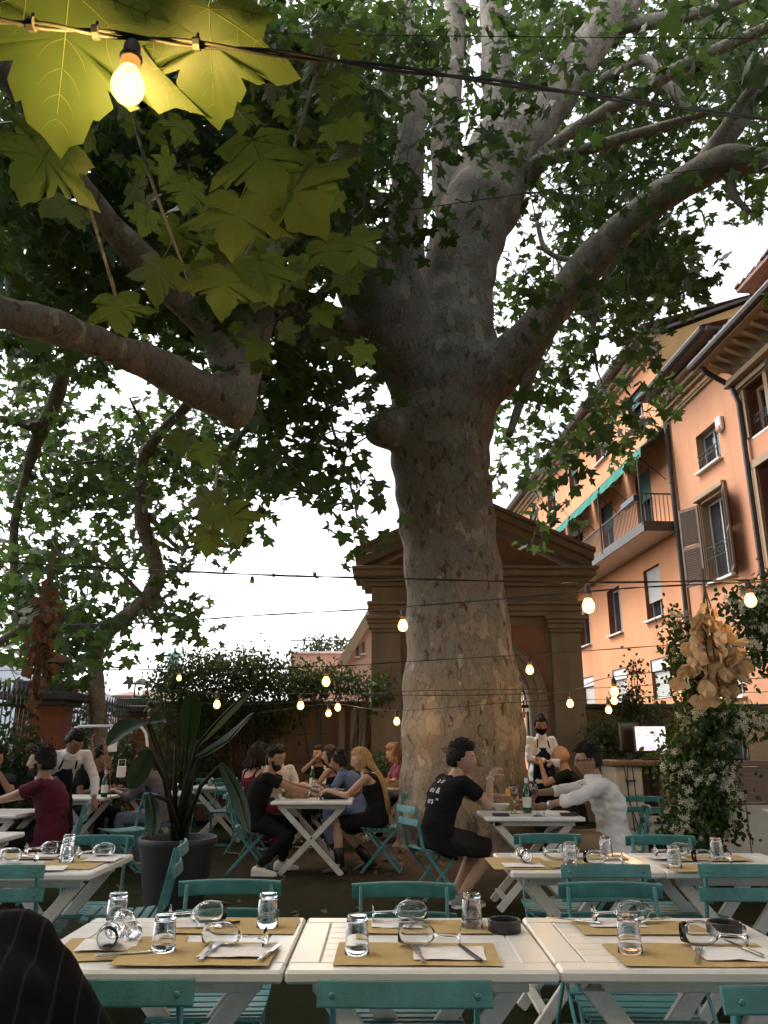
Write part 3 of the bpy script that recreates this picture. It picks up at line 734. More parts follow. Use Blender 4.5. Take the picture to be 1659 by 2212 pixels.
# sheeted scaffold block
pa, pb = AY(-60,1400,75), AY(215,1500,75)
e_ = empty('sheeted_building', ((pa.x+pb.x)/2,80,0), 0, 'pale building wrapped in scaffold sheeting at far left', 'building')
hw = (pb.x-pa.x)/2
MB().add([(-hw,0,0),(hw,0,0),(hw,0,pb.z),(-hw,0,pa.z),(-hw,6,0),(hw,6,0),(hw,6,pb.z),(-hw,6,pa.z)],[(0,1,2,3),(7,6,5,4),(3,2,6,7),(1,5,6,2),(0,3,7,4)]).build('sheeting', M_sheet, e_)
mb = MB()
for i in range(5):
    f = i/5; mb.tube([(-hw,-0.05,pa.z*(1-f*0.5)-f*0.6),(hw,-0.05,pb.z*(1-f*0.5)-f*0.6)],0.03,4)
mb.build('scaffold_tube', M_wframe, e_)
# bronze statue on a far tower
q = AY(374,1452,72); q2 = AY(374,1398,72); hh = q2.z-q.z
st = empty('bronze_statue', (q.x,72,0), R(15), 'green bronze robed statue standing far above the shrubs', 'statue')
MB().box((0,0,q.z/2),(1.3,1.3,q.z),ch=0.05).build('plinth', M_palehouse, st)
mb = MB(); n = 20; rows = []
prof = [(0,.36,.30),(.12,.37,.31),(.3,.34,.28),(.5,.31,.25),(.66,.36,.24),(.76,.34,.20),(.81,.16,.13),(.84,.085,.085)]
vs = []
for (z,rx,ry) in prof:
    for j in range(n):
        a = 2*math.pi*j/n; k = 1+0.09*math.sin(6*a+z*9)*(z < .7)
        vs.append((rx*k*math.cos(a)*hh*0.62,ry*k*math.sin(a)*hh*0.62,q.z+z*hh))
mb.add(vs,[(i*n+j,i*n+(j+1)%n,(i+1)*n+(j+1)%n,(i+1)*n+j) for i in range(len(prof)-1) for j in range(n)]); mb.ell((0,0,q.z+hh*.90),(hh*.065,hh*.07,hh*.085))
mb.tube([(.2*hh,-.05*hh,q.z+.74*hh),(.26*hh,-.2*hh,q.z+.58*hh),(.10*hh,-.27*hh,q.z+.6*hh)],[.07*hh,.06*hh,.05*hh],8); mb.tube([(-.2*hh,-.05*hh,q.z+.74*hh),(-.27*hh,-.12*hh,q.z+.56*hh),(-.16*hh,-.27*hh,q.z+.52*hh)],[.07*hh,.06*hh,.05*hh],8)
mb.build('figure', M_bronze, st, smooth='auto')
MB().tube([(0.12*hh*math.cos(a),0,q.z+hh*.98+0.02*math.sin(a)) for a in np.linspace(0,6.28,13)],0.03,5).build('halo', M_bronze, st)
# ------------------------------------------------------------------ plane trees
m, t, p = new_mat('plane_bark'); M_bark = m
tc = nd(t,'ShaderNodeTexCoord'); mp = nd(t,'ShaderNodeMapping'); mp.inputs['Scale'].default_value=(1.0,1.0,0.55); t.links.new(tc.outputs['Object'], mp.inputs['Vector'])
nz = nd(t,'ShaderNodeTexNoise', Scale=3.0, Detail=6.0, Roughness=0.65); t.links.new(mp.outputs[0], nz.inputs['Vector'])
wa = nd(t,'ShaderNodeVectorMath', operation='MULTIPLY_ADD'); wa.inputs[1].default_value=(0.35,0.35,0.35)
t.links.new(nz.outputs['Color'], wa.inputs[0]); t.links.new(mp.outputs[0], wa.inputs[2])
v1 = nd(t,'ShaderNodeTexVoronoi', Scale=6.5); t.links.new(wa.outputs[0], v1.inputs['Vector'])
v2 = nd(t,'ShaderNodeTexVoronoi', Scale=17.0); t.links.new(wa.outputs[0], v2.inputs['Vector'])
sep = nd(t,'ShaderNodeSeparateColor'); t.links.new(v1.outputs['Color'], sep.inputs[0])
sep2 = nd(t,'ShaderNodeSeparateColor'); t.links.new(v2.outputs['Color'], sep2.inputs[0])
big = nd(t,'ShaderNodeTexNoise', Scale=0.8, Detail=3.0); t.links.new(mp.outputs[0], big.inputs['Vector'])
av_ = nd(t,'ShaderNodeMath', operation='MULTIPLY_ADD'); av_.inputs[1].default_value=0.30; t.links.new(sep.outputs[0], av_.inputs[0])
bs_ = nd(t,'ShaderNodeMath', operation='MULTIPLY'); bs_.inputs[1].default_value=0.70; t.links.new(big.outputs['Fac'], bs_.inputs[0]); t.links.new(bs_.outputs[0], av_.inputs[2])
rp = nd(t,'ShaderNodeValToRGB'); el = rp.color_ramp.elements; el[0].position=0.22; el[0].color=(0.155,0.125,0.10,1); el[1].position=0.80; el[1].color=(0.32,0.285,0.235,1)
for pos,cl in ((0.38,(0.20,0.165,0.135,1)),(0.52,(0.18,0.165,0.135,1)),(0.64,(0.245,0.20,0.16,1))):
    k = el.new(pos); k.color = cl
t.links.new(av_.outputs[0], rp.inputs[0])
gt_ = nd(t,'ShaderNodeMath', operation='GREATER_THAN'); gt_.inputs[1].default_value=0.978; t.links.new(sep2.outputs[0], gt_.inputs[0])
mx = nd(t,'ShaderNodeMix', data_type='RGBA'); mx.inputs[7].default_value=(0.33,0.29,0.22,1); t.links.new(gt_.outputs[0], mx.inputs[0]); t.links.new(rp.outputs[0], mx.inputs[6])
gt2 = nd(t,'ShaderNodeMath', operation='LESS_THAN'); gt2.inputs[1].default_value=0.05; t.links.new(sep2.outputs[1], gt2.inputs[0])
mx3 = nd(t,'ShaderNodeMix', data_type='RGBA'); mx3.inputs[7].default_value=(0.105,0.072,0.052,1); t.links.new(gt2.outputs[0], mx3.inputs[0]); t.links.new(mx.outputs[2], mx3.inputs[6])
# cream peeled bark higher up the limbs
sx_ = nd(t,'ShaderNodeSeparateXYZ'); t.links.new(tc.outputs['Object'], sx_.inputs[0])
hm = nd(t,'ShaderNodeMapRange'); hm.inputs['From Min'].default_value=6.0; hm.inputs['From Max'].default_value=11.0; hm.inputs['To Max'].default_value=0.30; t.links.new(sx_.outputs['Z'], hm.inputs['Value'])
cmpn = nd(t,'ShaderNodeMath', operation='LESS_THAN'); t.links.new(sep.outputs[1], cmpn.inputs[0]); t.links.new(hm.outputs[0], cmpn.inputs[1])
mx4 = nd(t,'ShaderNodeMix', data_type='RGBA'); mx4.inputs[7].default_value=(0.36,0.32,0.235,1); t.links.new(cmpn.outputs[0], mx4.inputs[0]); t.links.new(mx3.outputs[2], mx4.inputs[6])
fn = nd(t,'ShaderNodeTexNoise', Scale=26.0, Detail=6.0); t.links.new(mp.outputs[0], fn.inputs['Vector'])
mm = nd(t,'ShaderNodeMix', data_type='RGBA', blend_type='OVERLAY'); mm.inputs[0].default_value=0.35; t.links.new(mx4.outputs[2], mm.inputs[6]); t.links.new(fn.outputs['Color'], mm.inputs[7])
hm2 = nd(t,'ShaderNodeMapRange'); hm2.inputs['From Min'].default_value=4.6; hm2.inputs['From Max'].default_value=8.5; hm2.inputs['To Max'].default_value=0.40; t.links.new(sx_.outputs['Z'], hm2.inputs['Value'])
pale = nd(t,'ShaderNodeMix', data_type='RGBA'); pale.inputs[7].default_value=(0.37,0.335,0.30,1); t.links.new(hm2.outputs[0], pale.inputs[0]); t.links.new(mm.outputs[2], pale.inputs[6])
v3 = nd(t,'ShaderNodeTexVoronoi', Scale=6.5, feature='DISTANCE_TO_EDGE'); t.links.new(wa.outputs[0], v3.inputs['Vector'])
ed_ = nd(t,'ShaderNodeMapRange'); ed_.inputs['From Min'].default_value=0.0; ed_.inputs['From Max'].default_value=0.05; ed_.inputs['To Min'].default_value=0.62; ed_.inputs['To Max'].default_value=1.0; t.links.new(v3.outputs['Distance'], ed_.inputs['Value'])
pm_ = nd(t,'ShaderNodeMix', data_type='RGBA', blend_type='MULTIPLY'); pm_.inputs[0].default_value=1.0; t.links.new(pale.outputs[2], pm_.inputs[6]); t.links.new(ed_.outputs[0], pm_.inputs[7])
t.links.new(pm_.outputs[2], p.inputs['Base Color']); p.inputs['Roughness'].default_value=0.85; p.inputs['Specular IOR Level'].default_value=0.2
hs = nd(t,'ShaderNodeMath', operation='ADD'); t.links.new(sep.outputs[2], hs.inputs[0]); t.links.new(sep2.outputs[2], hs.inputs[1])
hs2 = nd(t,'ShaderNodeMath', operation='MULTIPLY_ADD'); hs2.inputs[1].default_value=0.5; t.links.new(hs.outputs[0], hs2.inputs[0]); t.links.new(fn.outputs['Fac'], hs2.inputs[2])
bp = nd(t,'ShaderNodeBump', Strength=0.95, Distance=0.025); t.links.new(hs2.outputs[0], bp.inputs['Height']); t.links.new(bp.outputs[0], p.inputs['Normal'])

M_leaf = leaf_mat('plane_leaf', (0.020,0.040,0.014), (0.048,0.082,0.026), (0.10,0.165,0.035), 0.36)
M_leafn = leaf_mat('plane_leaf_near', (0.017,0.031,0.009), (0.036,0.052,0.014), (0.12,0.15,0.02), 0.42, scale=9)
M_vein = leaf_mat('leaf_vein', (0.085,0.105,0.035), (0.115,0.135,0.045), (0.30,0.33,0.06), 0.45)

def remesh(mb, voxel, mat_, smooth_it=2):
    me = mb.mesh('tmp', mat_)
    o = bpy.data.objects.new('tmp', me); COL.objects.link(o)
    md = o.modifiers.new('r','REMESH'); md.mode='VOXEL'; md.voxel_size=voxel; md.use_smooth_shade=True
    if smooth_it:
        ms = o.modifiers.new('s','SMOOTH'); ms.iterations=smooth_it; ms.factor=0.5
    dg = bpy.context.evaluated_depsgraph_get(); dg.update()
    ev = bpy.data.meshes.new_from_object(o.evaluated_get(dg))
    bpy.data.objects.remove(o, do_unlink=True); bpy.data.meshes.remove(me)
    ev.materials.clear(); ev.materials.append(mat_)
    ev.polygons.foreach_set('use_smooth', [True]*len(ev.polygons))
    return ev
def crom(pts, sub=6):
    """Catmull-Rom through rows of numbers"""
    P = np.array(pts, dtype=float); P = np.vstack([2*P[0]-P[1], P, 2*P[-1]-P[-2]]); out = []
    for i in range(1, len(P)-2):
        for k in range(sub):
            s = k/sub; a,b,c,d = P[i-1],P[i],P[i+1],P[i+2]
            out.append(0.5*((2*b)+(-a+c)*s+(2*a-5*b+4*c-d)*s*s+(-a+3*b-3*c+d)*s**3))
    out.append(P[-2]); return np.array(out)
SKEL = []                                   # samples of every limb, for hanging twigs on
def limb_pts(rows):
    """rows (u,v,y,width_px) -> points, radii"""
    q = []
    for (u,v,y,wd) in rows:
        p_ = AY(u,v,y); w = p_.y*CP+(p_.z-CH)*SP; q.append((p_.x,p_.y,p_.z,wd*0.5*w/FPX))
    c = crom(q, 6); c[:,3] = np.maximum(c[:,3], 0.008)
    SKEL.extend([tuple(x[:3]) for x in c[::2]])
    return [Vector(x[:3]) for x in c], [x[3] for x in c]
def add_limb(mb, rows, n=12, wob=0.06):
    P, Rd = limb_pts(rows)
    Rd = [r*(1+wob*math.sin(i*1.3+rows[0][0])) for i, r in enumerate(Rd)]
    mb.tube(P, Rd, n); return P
TY = 10.95
main_limbs = [
 # trunk from foot to fork
 [(1018,1905,TY,300),(1012,1840,TY,296),(1008,1760,TY,284),(1003,1640,TY,272),(999,1500,TY,258),(988,1350,TY,222),(975,1200,TY,206),(963,1100,TY,208),(953,1020,TY,214),(953,930,TY,226),(960,850,TY,232),(975,780,TY,210),(985,700,TY+.1,170)],
 # centre stem
 [(985,800,TY,170),(985,700,TY+.1,162),(990,600,TY+.2,160),(1015,500,TY+.3,160),(1052,420,TY+.4,160),(1080,320,TY+.5,135),(1085,240,TY+.6,85),(1070,120,TY+.7,64),(1062,0,TY+.8,58),(1055,-150,TY+1,50)],
 [(1060,400,TY+.4,120),(1125,310,TY+.4,110),(1190,225,TY+.4,92),(1265,110,TY+.3,84),(1345,0,TY+.2,78),(1430,-120,TY,66)],
 [(985,520,TY+.4,70),(960,330,TY+.8,60),(975,150,TY+1.1,55),(985,0,TY+1.3,50),(985,-120,TY+1.5,44)],
 # left stem
 [(935,870,TY-.1,150),(890,775,TY-.25,158),(838,685,TY-.35,156),(790,605,TY-.35,138),(745,530,TY-.3,108),(705,450,TY-.2,80),(655,350,TY,60),(600,240,TY+.3,46),(560,120,TY+.5,36)],
 [(908,800,TY-.35,120),(880,690,TY-.45,108),(874,580,TY-.45,92),(878,450,TY-.35,78),(888,300,TY-.2,64),(893,190,TY-.1,56),(880,60,TY,44),(850,-80,TY,36)],
 # right limb
 [(1000,830,TY-.2,190),(1075,800,TY-.4,120),(1135,745,TY-.6,98),(1185,680,TY-.8,84),(1260,585,TY-1.1,74),(1360,480,TY-1.5,68),(1460,405,TY-1.9,72),(1560,350,TY-2.2,66),(1670,350,TY-2.5,60),(1800,370,TY-2.9,50)],
 [(1480,400,TY-1.9,50),(1560,310,TY-2.0,44),(1620,220,TY-2.0,36),(1690,120,TY-2,30)],
 # knob of a sawn limb on the left of the trunk
 [(930,960,TY-.2,150),(870,925,TY-.35,110),(830,930,TY-.5,84),(802,938,TY-.6,56)],
 # limb going left to the joint and on towards the viewer
 [(870,770,TY+.1,90),(790,725,TY-.1,66),(700,680,TY-1.0,60),(615,655,TY-1.9,62),(562,685,8.2,78),(530,760,7.5,92),(508,830,7.0,100),(505,878,6.85,94),(510,902,6.82,70),(512,914,6.8,40)],
 [(518,872,6.85,78),(462,852,6.7,92),(395,822,6.45,82),(300,778,6.1,74),(200,735,5.7,70),(100,702,5.35,70),(0,675,5.0,72),(-120,655,4.7,72)],
 [(500,800,7.1,80),(465,745,7.0,62),(420,690,6.8,58),(340,600,6.4,60),(260,510,6.0,62),(180,410,5.6,62),(115,310,5.3,64),(40,200,5.0,60),(-60,60,4.7,60)],
]
branches = [
 [(1140,385,TY+.2,44),(1200,310,TY,30),(1300,245,TY-.3,32),(1400,185,TY-.6,34),(1500,130,TY-.8,30),(1600,85,TY-1,26),(1720,30,TY-1.2,22)],
 [(1140,390,TY+.2,36),(1160,350,TY,34),(1240,330,TY-.4,28),(1340,300,TY-.7,26),(1440,270,TY-1,20),(1540,240,TY-1.3,16)],
 [(1255,120,TY+.3,40),(1330,60,TY+.2,38),(1420,45,TY,32),(1520,25,TY-.2,24),(1620,-10,TY-.4,20)],
 [(1300,170,TY,18),(1390,130,TY,22),(1450,190,TY-.2,26),(1500,250,TY-.3,14)],
 [(1160,760,TY-.5,34),(1120,880,TY-.7,20),(1100,940,TY-.8,16)],
 [(1330,520,TY-1.3,22),(1240,560,TY-1.0,14),(1180,540,TY-.8,12),(1160,480,TY-.7,9)],
 [(1250,600,TY-1.0,20),(1290,640,TY-1.2,16),(1280,720,TY-1.2,10),(1290,800,TY-1.2,6)],
 [(1480,400,TY-1.9,30),(1570,270,TY-2.2,26),(1610,210,TY-2.4,22),(1659,150,TY-2.6,18)],
 [(1570,350,TY-2.2,26),(1585,420,TY-2.2,18),(1620,460,TY-2.3,10)],
 # drooping branches left of the trunk
 [(690,680,TY-1.4,30),(655,740,TY-1.5,22),(645,800,TY-1.6,18),(640,850,TY-1.7,20),(580,890,TY-1.8,18),(520,940,TY-1.8,14),(470,1000,TY-1.8,9)],
 [(590,880,TY-1.8,12),(598,930,TY-1.8,12),(600,985,TY-1.8,7)],
 [(640,800,TY-1.6,12),(700,860,TY-1.6,9),(720,930,TY-1.5,6),(760,1060,TY-1.4,5),(775,1140,TY-1.4,4)],
 [(740,580,TY-.2,34),(690,560,TY-.1,24),(650,600,TY-.2,18),(600,640,TY-.3,12)],
 [(880,430,TY-.3,24),(800,420,TY-.5,18),(700,380,TY-.8,14),(580,350,TY-1.2,10)],
 [(890,250,TY-.2,22),(780,180,TY-.5,16),(640,150,TY-1,12)],
]
mb = MB()
for r_ in main_limbs: add_limb(mb, r_, 18, 0.03)
# root flare
for k in range(9):
    a = 2*math.pi*k/9+0.3; b0 = AY(1014,1850,TY); 
    c0 = Vector((b0.x,TY,0))
    L = 0.92+0.16*math.sin(k*2.3)
    mb.tube([c0+Vector((math.cos(a)*0.45,math.sin(a)*0.45,0.9)), c0+Vector((math.cos(a)*0.72,math.sin(a)*0.72,0.35)), c0+Vector((math.cos(a)*L*0.85,math.sin(a)*L*0.85,0.05)), c0+Vector((math.cos(a)*L*1.15,math.sin(a)*L*1.15,-0.12))],[0.36,0.27,0.16,0.08],10)
tm = remesh(mb, 0.05, M_bark, 4)
co = np.empty(len(tm.vertices)*3, dtype=np.float32); tm.vertices.foreach_get('co', co); co = co.reshape(-1,3)
nr = np.empty(len(tm.vertices)*3, dtype=np.float32); tm.vertices.foreach_get('normal', nr); nr = nr.reshape(-1,3)
dsp = np.array([0.050*(mnoise.noise(Vector((c[0]*1.3,c[1]*1.3,c[2]*0.8)))) + 0.022*mnoise.noise(Vector((c[0]*4,c[1]*4,c[2]*2.2))) for c in co])
tm.vertices.foreach_set('co', (co+nr*dsp[:,None]).astype(np.float32).ravel()); tm.update()
tb = AY(1014,1850,TY)
TREE = empty('plane_tree', (0,0,0), 0, 'huge plane tree with thick mottled trunk and spreading limbs over the terrace', 'tree')
TRUNK = link('trunk', tm, TREE)
for r_ in branches:
    b = MB(); add_limb(b, r_, 8, 0.05); b.build('branch', M_bark, TREE, smooth=True)
# curling flakes of bark
fl_mats = [mat('bark_flake_cream',(0.33,0.285,0.21),0.85,var=0.15,scale=20), mat('bark_flake_grey',(0.26,0.23,0.18),0.85,var=0.2,scale=20), mat('bark_flake_brown',(0.13,0.09,0.065),0.9,var=0.25,scale=20)]
fl_me = []
for k in range(9):
    poly = []; n = 9
    for j in range(n):
        a = 2*math.pi*j/n; r_ = (0.5+0.35*RNG.random())
        poly.append((0.6*r_*math.cos(a), 1.0*r_*math.sin(a)))
    mbk = MB(); vs = [(0,0,0.012)]+[(x,y,0.10*max(0,-y)**2*3+0.01) for x,y in poly]+[(x*0.97,y*0.97,-0.05) for x,y in poly]
    fs = [(0,1+j,1+(j+1)%n) for j in range(n)]+[(1+j,1+n+j,1+n+(j+1)%n,1+(j+1)%n) for j in range(n)]
    mbk.add(vs, fs); fl_me.append(mbk.mesh('bark_flake', fl_mats[(0,1,1,2,1,2,1,2,1)[k]]))
pc = [pl for pl in tm.polygons if pl.normal.y < -0.15 and pl.center.z < 8.5 and pl.center.z > 0.25 and abs(pl.center.x-1.05) < 1.6]
random.shuffle(pc)
for pl in pc[:290]:
    nrm = Vector(pl.normal); up_ = Vector((0,0,1)); xx = up_.cross(nrm).normalized(); zz = nrm; yy = zz.cross(xx)
    Mx = Matrix((xx,yy,zz)).transposed().to_4x4(); s_ = random.choice((0.014,0.018,0.022,0.028,0.036,0.045))
    o = link('bark_flake', random.choice(fl_me), TREE)
    o.matrix_local = Matrix.Translation(Vector(pl.center)+nrm*0.004) @ Mx @ Matrix.Rotation(random.uniform(-.5,.5),4,'Z') @ Matrix.Diagonal((s_,s_*random.uniform(1,1.7),0.03,1))

# --- leaf shapes: petiole joint at origin, tip towards -Z, faces +-Y
HALF = [(.18,.12),(.38,.10),(.62,-.02),(.50,-.10),(.52,-.16),(.44,-.20),(.60,-.30),(.72,-.36),(.88,-.52),(.70,-.52),(.66,-.58),(.54,-.54),(.46,-.58),(.30,-.52),(.33,-.64),(.27,-.74),(.24,-.74),(.18,-.86),(.09,-.93)]
HALF_LO = [(.38,.10),(.62,-.02),(.44,-.20),(.72,-.36),(.88,-.52),(.54,-.54),(.30,-.52),(.27,-.74)]
def palmate(fine=False, jit=0.0, rs=random):
    """outline of a plane leaf: joint at the origin, middle lobe to z = -1"""
    h = HALF if fine else HALF_LO
    a = [(0.0,0.0)]+[(x*(1+jit*rs.uniform(-.08,.08)), z+jit*rs.uniform(-.03,.03)) for x,z in h]+[(jit*rs.uniform(-.06,.06),-1.04)]
    b = [(-x*(1+jit*rs.uniform(-.08,.08)), z+jit*rs.uniform(-.03,.03)) for x,z in h][::-1]
    return a+b
def leaf_z(x, z, curl, sd=0.0):
    """how far the blade stands off its plane"""
    ang = math.atan2(x, -(z+.02)); rr = math.hypot(x,z)
    return curl*rr*rr*1.1-.045*rr*abs(math.sin(2.0*ang+.0))+.05*rr*math.sin(3.1*x+sd)+.035*rr*math.sin(5.3*z+sd*1.7)
def leaf_arrays(fine=False, jit=0.0, curl=0.12, rs=random):
    ol = palmate(fine, jit, rs); n = len(ol); sd = rs.uniform(0,6); c = (0.0,-.28)
    vs = [(c[0], leaf_z(*c,curl,sd), c[1])]; fs = []
    rg = (.35,.7,1.0) if fine else (1.0,)
    for f in rg:
        for (x,z) in ol:
            X, Z = c[0]+(x-c[0])*f, c[1]+(z-c[1])*f; vs.append((X, leaf_z(X,Z,curl,sd), Z))
    for q in range(n): fs.append((0,1+q,1+(q+1)%n))
    for k_ in range(len(rg)-1):
        a = 1+k_*n; b = a+n
        for q in range(n): fs.append((a+q,b+q,b+(q+1)%n)); fs.append((a+q,b+(q+1)%n,a+(q+1)%n))
    leaf_arrays.sd = sd
    return np.array(vs,dtype=float), np.array(fs)
LVs = [leaf_arrays(False, 1.0, c, random.Random(i)) for i,c in enumerate((0.05,0.15,0.25,-0.1))]

FOL = """
9999999999999888656887768999
9999999999999888557887647999
9999999999999998446776656898
9999999999999986446466656787
9999999999999975333465676556
9999999999999875332467865446
9999999999999864222578875357
9999999999998653212578986314
9999999999988543212368998400
8999999999865433223468999500
9878889988732223235678998300
7743688888541122236678873100
8865445787775111125676341000
8852112466775300025663432000
7632145533655420005666665200
6656677744541200005656651000
6678887767763000004653420000
8787775576541300003541000000
5665445472004000001542000000
6754653350003000000210000000
7776343000000000000000000000
8886455200000000000000000000
8887645200000000000000000000
6786200000000000000000000000
1363000000000000000000000000
""".split()
CW = PW/28.0
main_c, main_s = [], []; back_c, back_s = [], []
tw_main, tw_back = [], []
SK = None
for r_, row in enumerate(FOL):
    for c_, dch in enumerate(row):
        d = int(dch)
        if r_ <= 5 and c_ >= 13: d = min(9, d+1)
        if 11 <= r_ <= 18 and c_ >= 18: d -= 1
        if d <= 0: continue
        if d == 0: continue
        back = (r_ >= 13 and c_ <= 7) or (r_ >= 15 and c_ <= 8)
        ncl = {1:0.4,2:0.9,3:1.5,4:2.2,5:3.1,6:4.3,7:6.0,8:8.5,9:11.0}[d]
        k = int(ncl)+(1 if random.random() < ncl-int(ncl) else 0)
        for _ in range(k):
            u = (c_+random.random())*CW; v = (r_+random.random())*60
            if back: y = random.uniform(12.7,15.5) if random.random() < .78 else random.uniform(10.5,12.5)
            elif r_ >= 12 and 8 < c_ < 14: y = random.uniform(8.2,11.8)
            elif 13 <= c_ <= 18: y = random.uniform(11.9,15) if random.random() < (0.70 if r_ < 9 else 0.88) else random.uniform(8.8,9.9)
            elif c_ >= 18: y = random.uniform(11.0,14.5) if random.random() < .93 else random.uniform(8,10)
            else: y = random.uniform(6.6,9) if random.random() < 0.3 else random.uniform(8.5,14)
            c0 = AY(u,v,y); nl = random.randint(7,10)
            (tw_back if back else tw_main).append(c0)
            for j in range(nl):
                off = Vector((random.gauss(0,.17),random.gauss(0,.20),random.gauss(0,.14)))
                sz = random.uniform(0.11,0.19)*(1.0 if y > 6 else 0.85)
                (back_c if back else main_c).append(c0+off); (back_s if back else main_s).append(sz)
n_in = len(main_c)
# the crown goes on outside the picture, over and beside the viewer
cnt = 0
while cnt < 7000:
    x = random.uniform(-11,9.0); y = random.uniform(-7,15); z = random.uniform(5.6,13.5)
    if ((x-0)/11.5)**2+((y-5)/12)**2 > 1: continue
    w_ = y*CP+(z-CH)*SP
    if w_ > 0.3:
        uu, vv, _ = PX((x,y,z))
        mg_ = 60 if w_ > 7 else 420
        if -mg_ < uu < 1659+mg_ and -mg_ < vv < 2212+mg_: continue
    for j in range(3):
        main_c.append(Vector((x+random.gauss(0,.3),y+random.gauss(0,.3),z+random.gauss(0,.25)))); main_s.append(random.uniform(.16,.26))
    cnt += 1
for _ in range(3200):      # unseen low leaf mass behind the viewer, added to cut the sky light
    x = random.uniform(-9,8); y = random.uniform(-7.5,-1.2); z = random.uniform(2.4,6.5)
    for j in range(3):
        main_c.append(Vector((x+random.gauss(0,.3),y+random.gauss(0,.3),z+random.gauss(0,.25)))); main_s.append(random.uniform(.16,.26))
def crown_mesh(name, C, S, mat_):
    Vl, Fl, off = [], [], 0; C = np.array([tuple(c) for c in C]); S = np.array(S); var = RNG.integers(0,4,len(C))
    for k in range(4):
        sel = var == k; n = int(sel.sum())
        if n == 0: continue
        Rm = euler_rots(RNG.normal(0,0.75,n), RNG.normal(0,0.45,n), RNG.uniform(0,2*math.pi,n))
        Vv, Ff = scatter(LVs[k][0], LVs[k][1], C[sel], S[sel], Rm)
        Vl.append(Vv); Fl.append(Ff+off); off += len(Vv)
    return np_mesh(name, np.vstack(Vl), np.vstack(Fl), mat_)
tag(link('crown', crown_mesh('crown', main_c, main_s, M_leaf), TREE), kind='stuff')
# twigs from limbs into the leaf clumps
def twig_mesh(cl, sk, maxd):
    sk = np.array(sk); b = MB()
    for c0 in cl:
        c0 = Vector(c0); dd = np.linalg.norm(sk-np.array(c0), axis=1); i = int(dd.argmin())
        if dd[i] < maxd: a = Vector(sk[i])
        else: a = c0+Vector((random.uniform(-.25,.25),random.uniform(-.2,.2),random.uniform(.15,.4)))
        mid = (a+c0)/2+Vector((random.uniform(-.08,.08),random.uniform(-.08,.08),0.06))
        b.tube([a,mid,c0],[0.012,0.008,0.004],4,cap=False)
    return b
tag(twig_mesh(tw_main, SKEL, 1.1).build('twigs', M_bark, TREE), kind='stuff')

# --- the slimmer plane tree behind the fence
SKEL_main = SKEL; SKEL = []
T2 = empty('plane_tree', (0,0,0), 0, 'slimmer plane tree with crooked leaning trunk behind the left pillar', 'tree')
b_limbs = [
 [(215,1640,13.0,40),(212,1540,13.0,38),(206,1440,13.0,34),(215,1390,13.0,34),(255,1345,13.0,34),(310,1300,12.9,36),(338,1255,12.8,36),(335,1210,12.8,34),(308,1130,12.7,33),(305,1050,12.6,28),(310,990,12.5,26),(335,950,12.3,26),(365,915,12.1,22),(405,875,12.0,24),(450,800,11.8,21)],
 [(60,1010,12.5,26),(80,950,12.3,31),(95,920,12.2,34),(125,850,12,33),(145,780,11.8,29),(185,720,11.6,26),(240,690,11.4,22),(320,685,11.3,19)],
 [(90,930,12.2,24),(50,915,12,22),(0,905,11.9,19),(-60,900,11.8,17)],
 [(206,1430,13.0,21),(180,1370,12.8,14),(90,1330,12.6,22),(40,1360,12.5,21),(-20,1400,12.4,19)],
 [(60,1010,12.5,19),(30,1150,12.7,21),(40,1330,12.9,17)],
]
small = [[(320,1110,12.7,14),(380,1180,12.7,10),(420,1180,12.7,6)],[(300,1040,12.6,14),(250,1000,12.5,10),(180,1000,12.4,7)],[(310,1290,12.9,14),(250,1230,12.8,9),(180,1200,12.7,6)],[(330,950,12.3,10),(300,900,12.2,8),(280,860,12.2,5)]]
mb = MB()
for r_ in b_limbs: add_limb(mb, r_, 10, 0.06)
link('trunk', remesh(mb, 0.035, M_bark, 2), T2)
for r_ in small:
    b = MB(); add_limb(b, r_, 6, 0.05); b.build('branch', M_bark, T2, smooth=True)
tag(link('crown', crown_mesh('crown', back_c, back_s, M_leaf), T2), kind='stuff')
tag(twig_mesh(tw_back, SKEL, 1.2).build('twigs', M_bark, T2), kind='stuff')

# --- near leaves one can pick out: toothed blades with veins
def near_leaf_mesh(seed, curl):
    rs = random.Random(seed); V, F = leaf_arrays(True, 1.0, curl, rs); sd = leaf_arrays.sd; b = MB()
    b.add(V.tolist(), F.tolist()); b.cm = 1
    def vein(p0, p1, r0, r1, bow=0.0):
        pts = []
        for f in (0,.25,.5,.75,1):
            x = p0[0]+(p1[0]-p0[0])*f; z = p0[1]+(p1[1]-p0[1])*f; nx, nz = -(p1[1]-p0[1]), p1[0]-p0[0]; x += nx*bow*math.sin(math.pi*f); z += nz*bow*math.sin(math.pi*f)
            pts.append((x, leaf_z(x,z,curl,sd), z))
        b.tube(pts,[r0+(r1-r0)*f for f in (0,.25,.5,.75,1)],4,cap=False)
    for tip in ((0,-.98),(.84,-.50),(-.84,-.50),(.58,-.02),(-.58,-.02)):
        vein((0,-.01), tip, .0065, .0018, .03*(1 if tip[0] > 0 else -1 if tip[0] < 0 else 0))
        L = math.hypot(*tip); ux, uz = tip[0]/L, tip[1]/L
        for f in (.3,.48,.64,.8):
            for sg in (-1,1):
                a = math.atan2(uz,ux)+sg*R(44); l2 = L*.26*(1.1-f*.75)
                vein((tip[0]*f,tip[1]*f),(tip[0]*f+l2*math.cos(a),tip[1]*f+l2*math.sin(a)),.0030,.0008,.10*sg)
    b.tube([(0,0,0),(0.03,0.06,0.25),(0.0,0.15,0.55)],[0.012,0.010,0.014],5)
    me = b.mesh('leaf', [M_leafn, M_vein], True); return me
NL = [near_leaf_mesh(i, c) for i,c in enumerate((0.06,0.16,0.24,-0.08,0.12,0.02))]
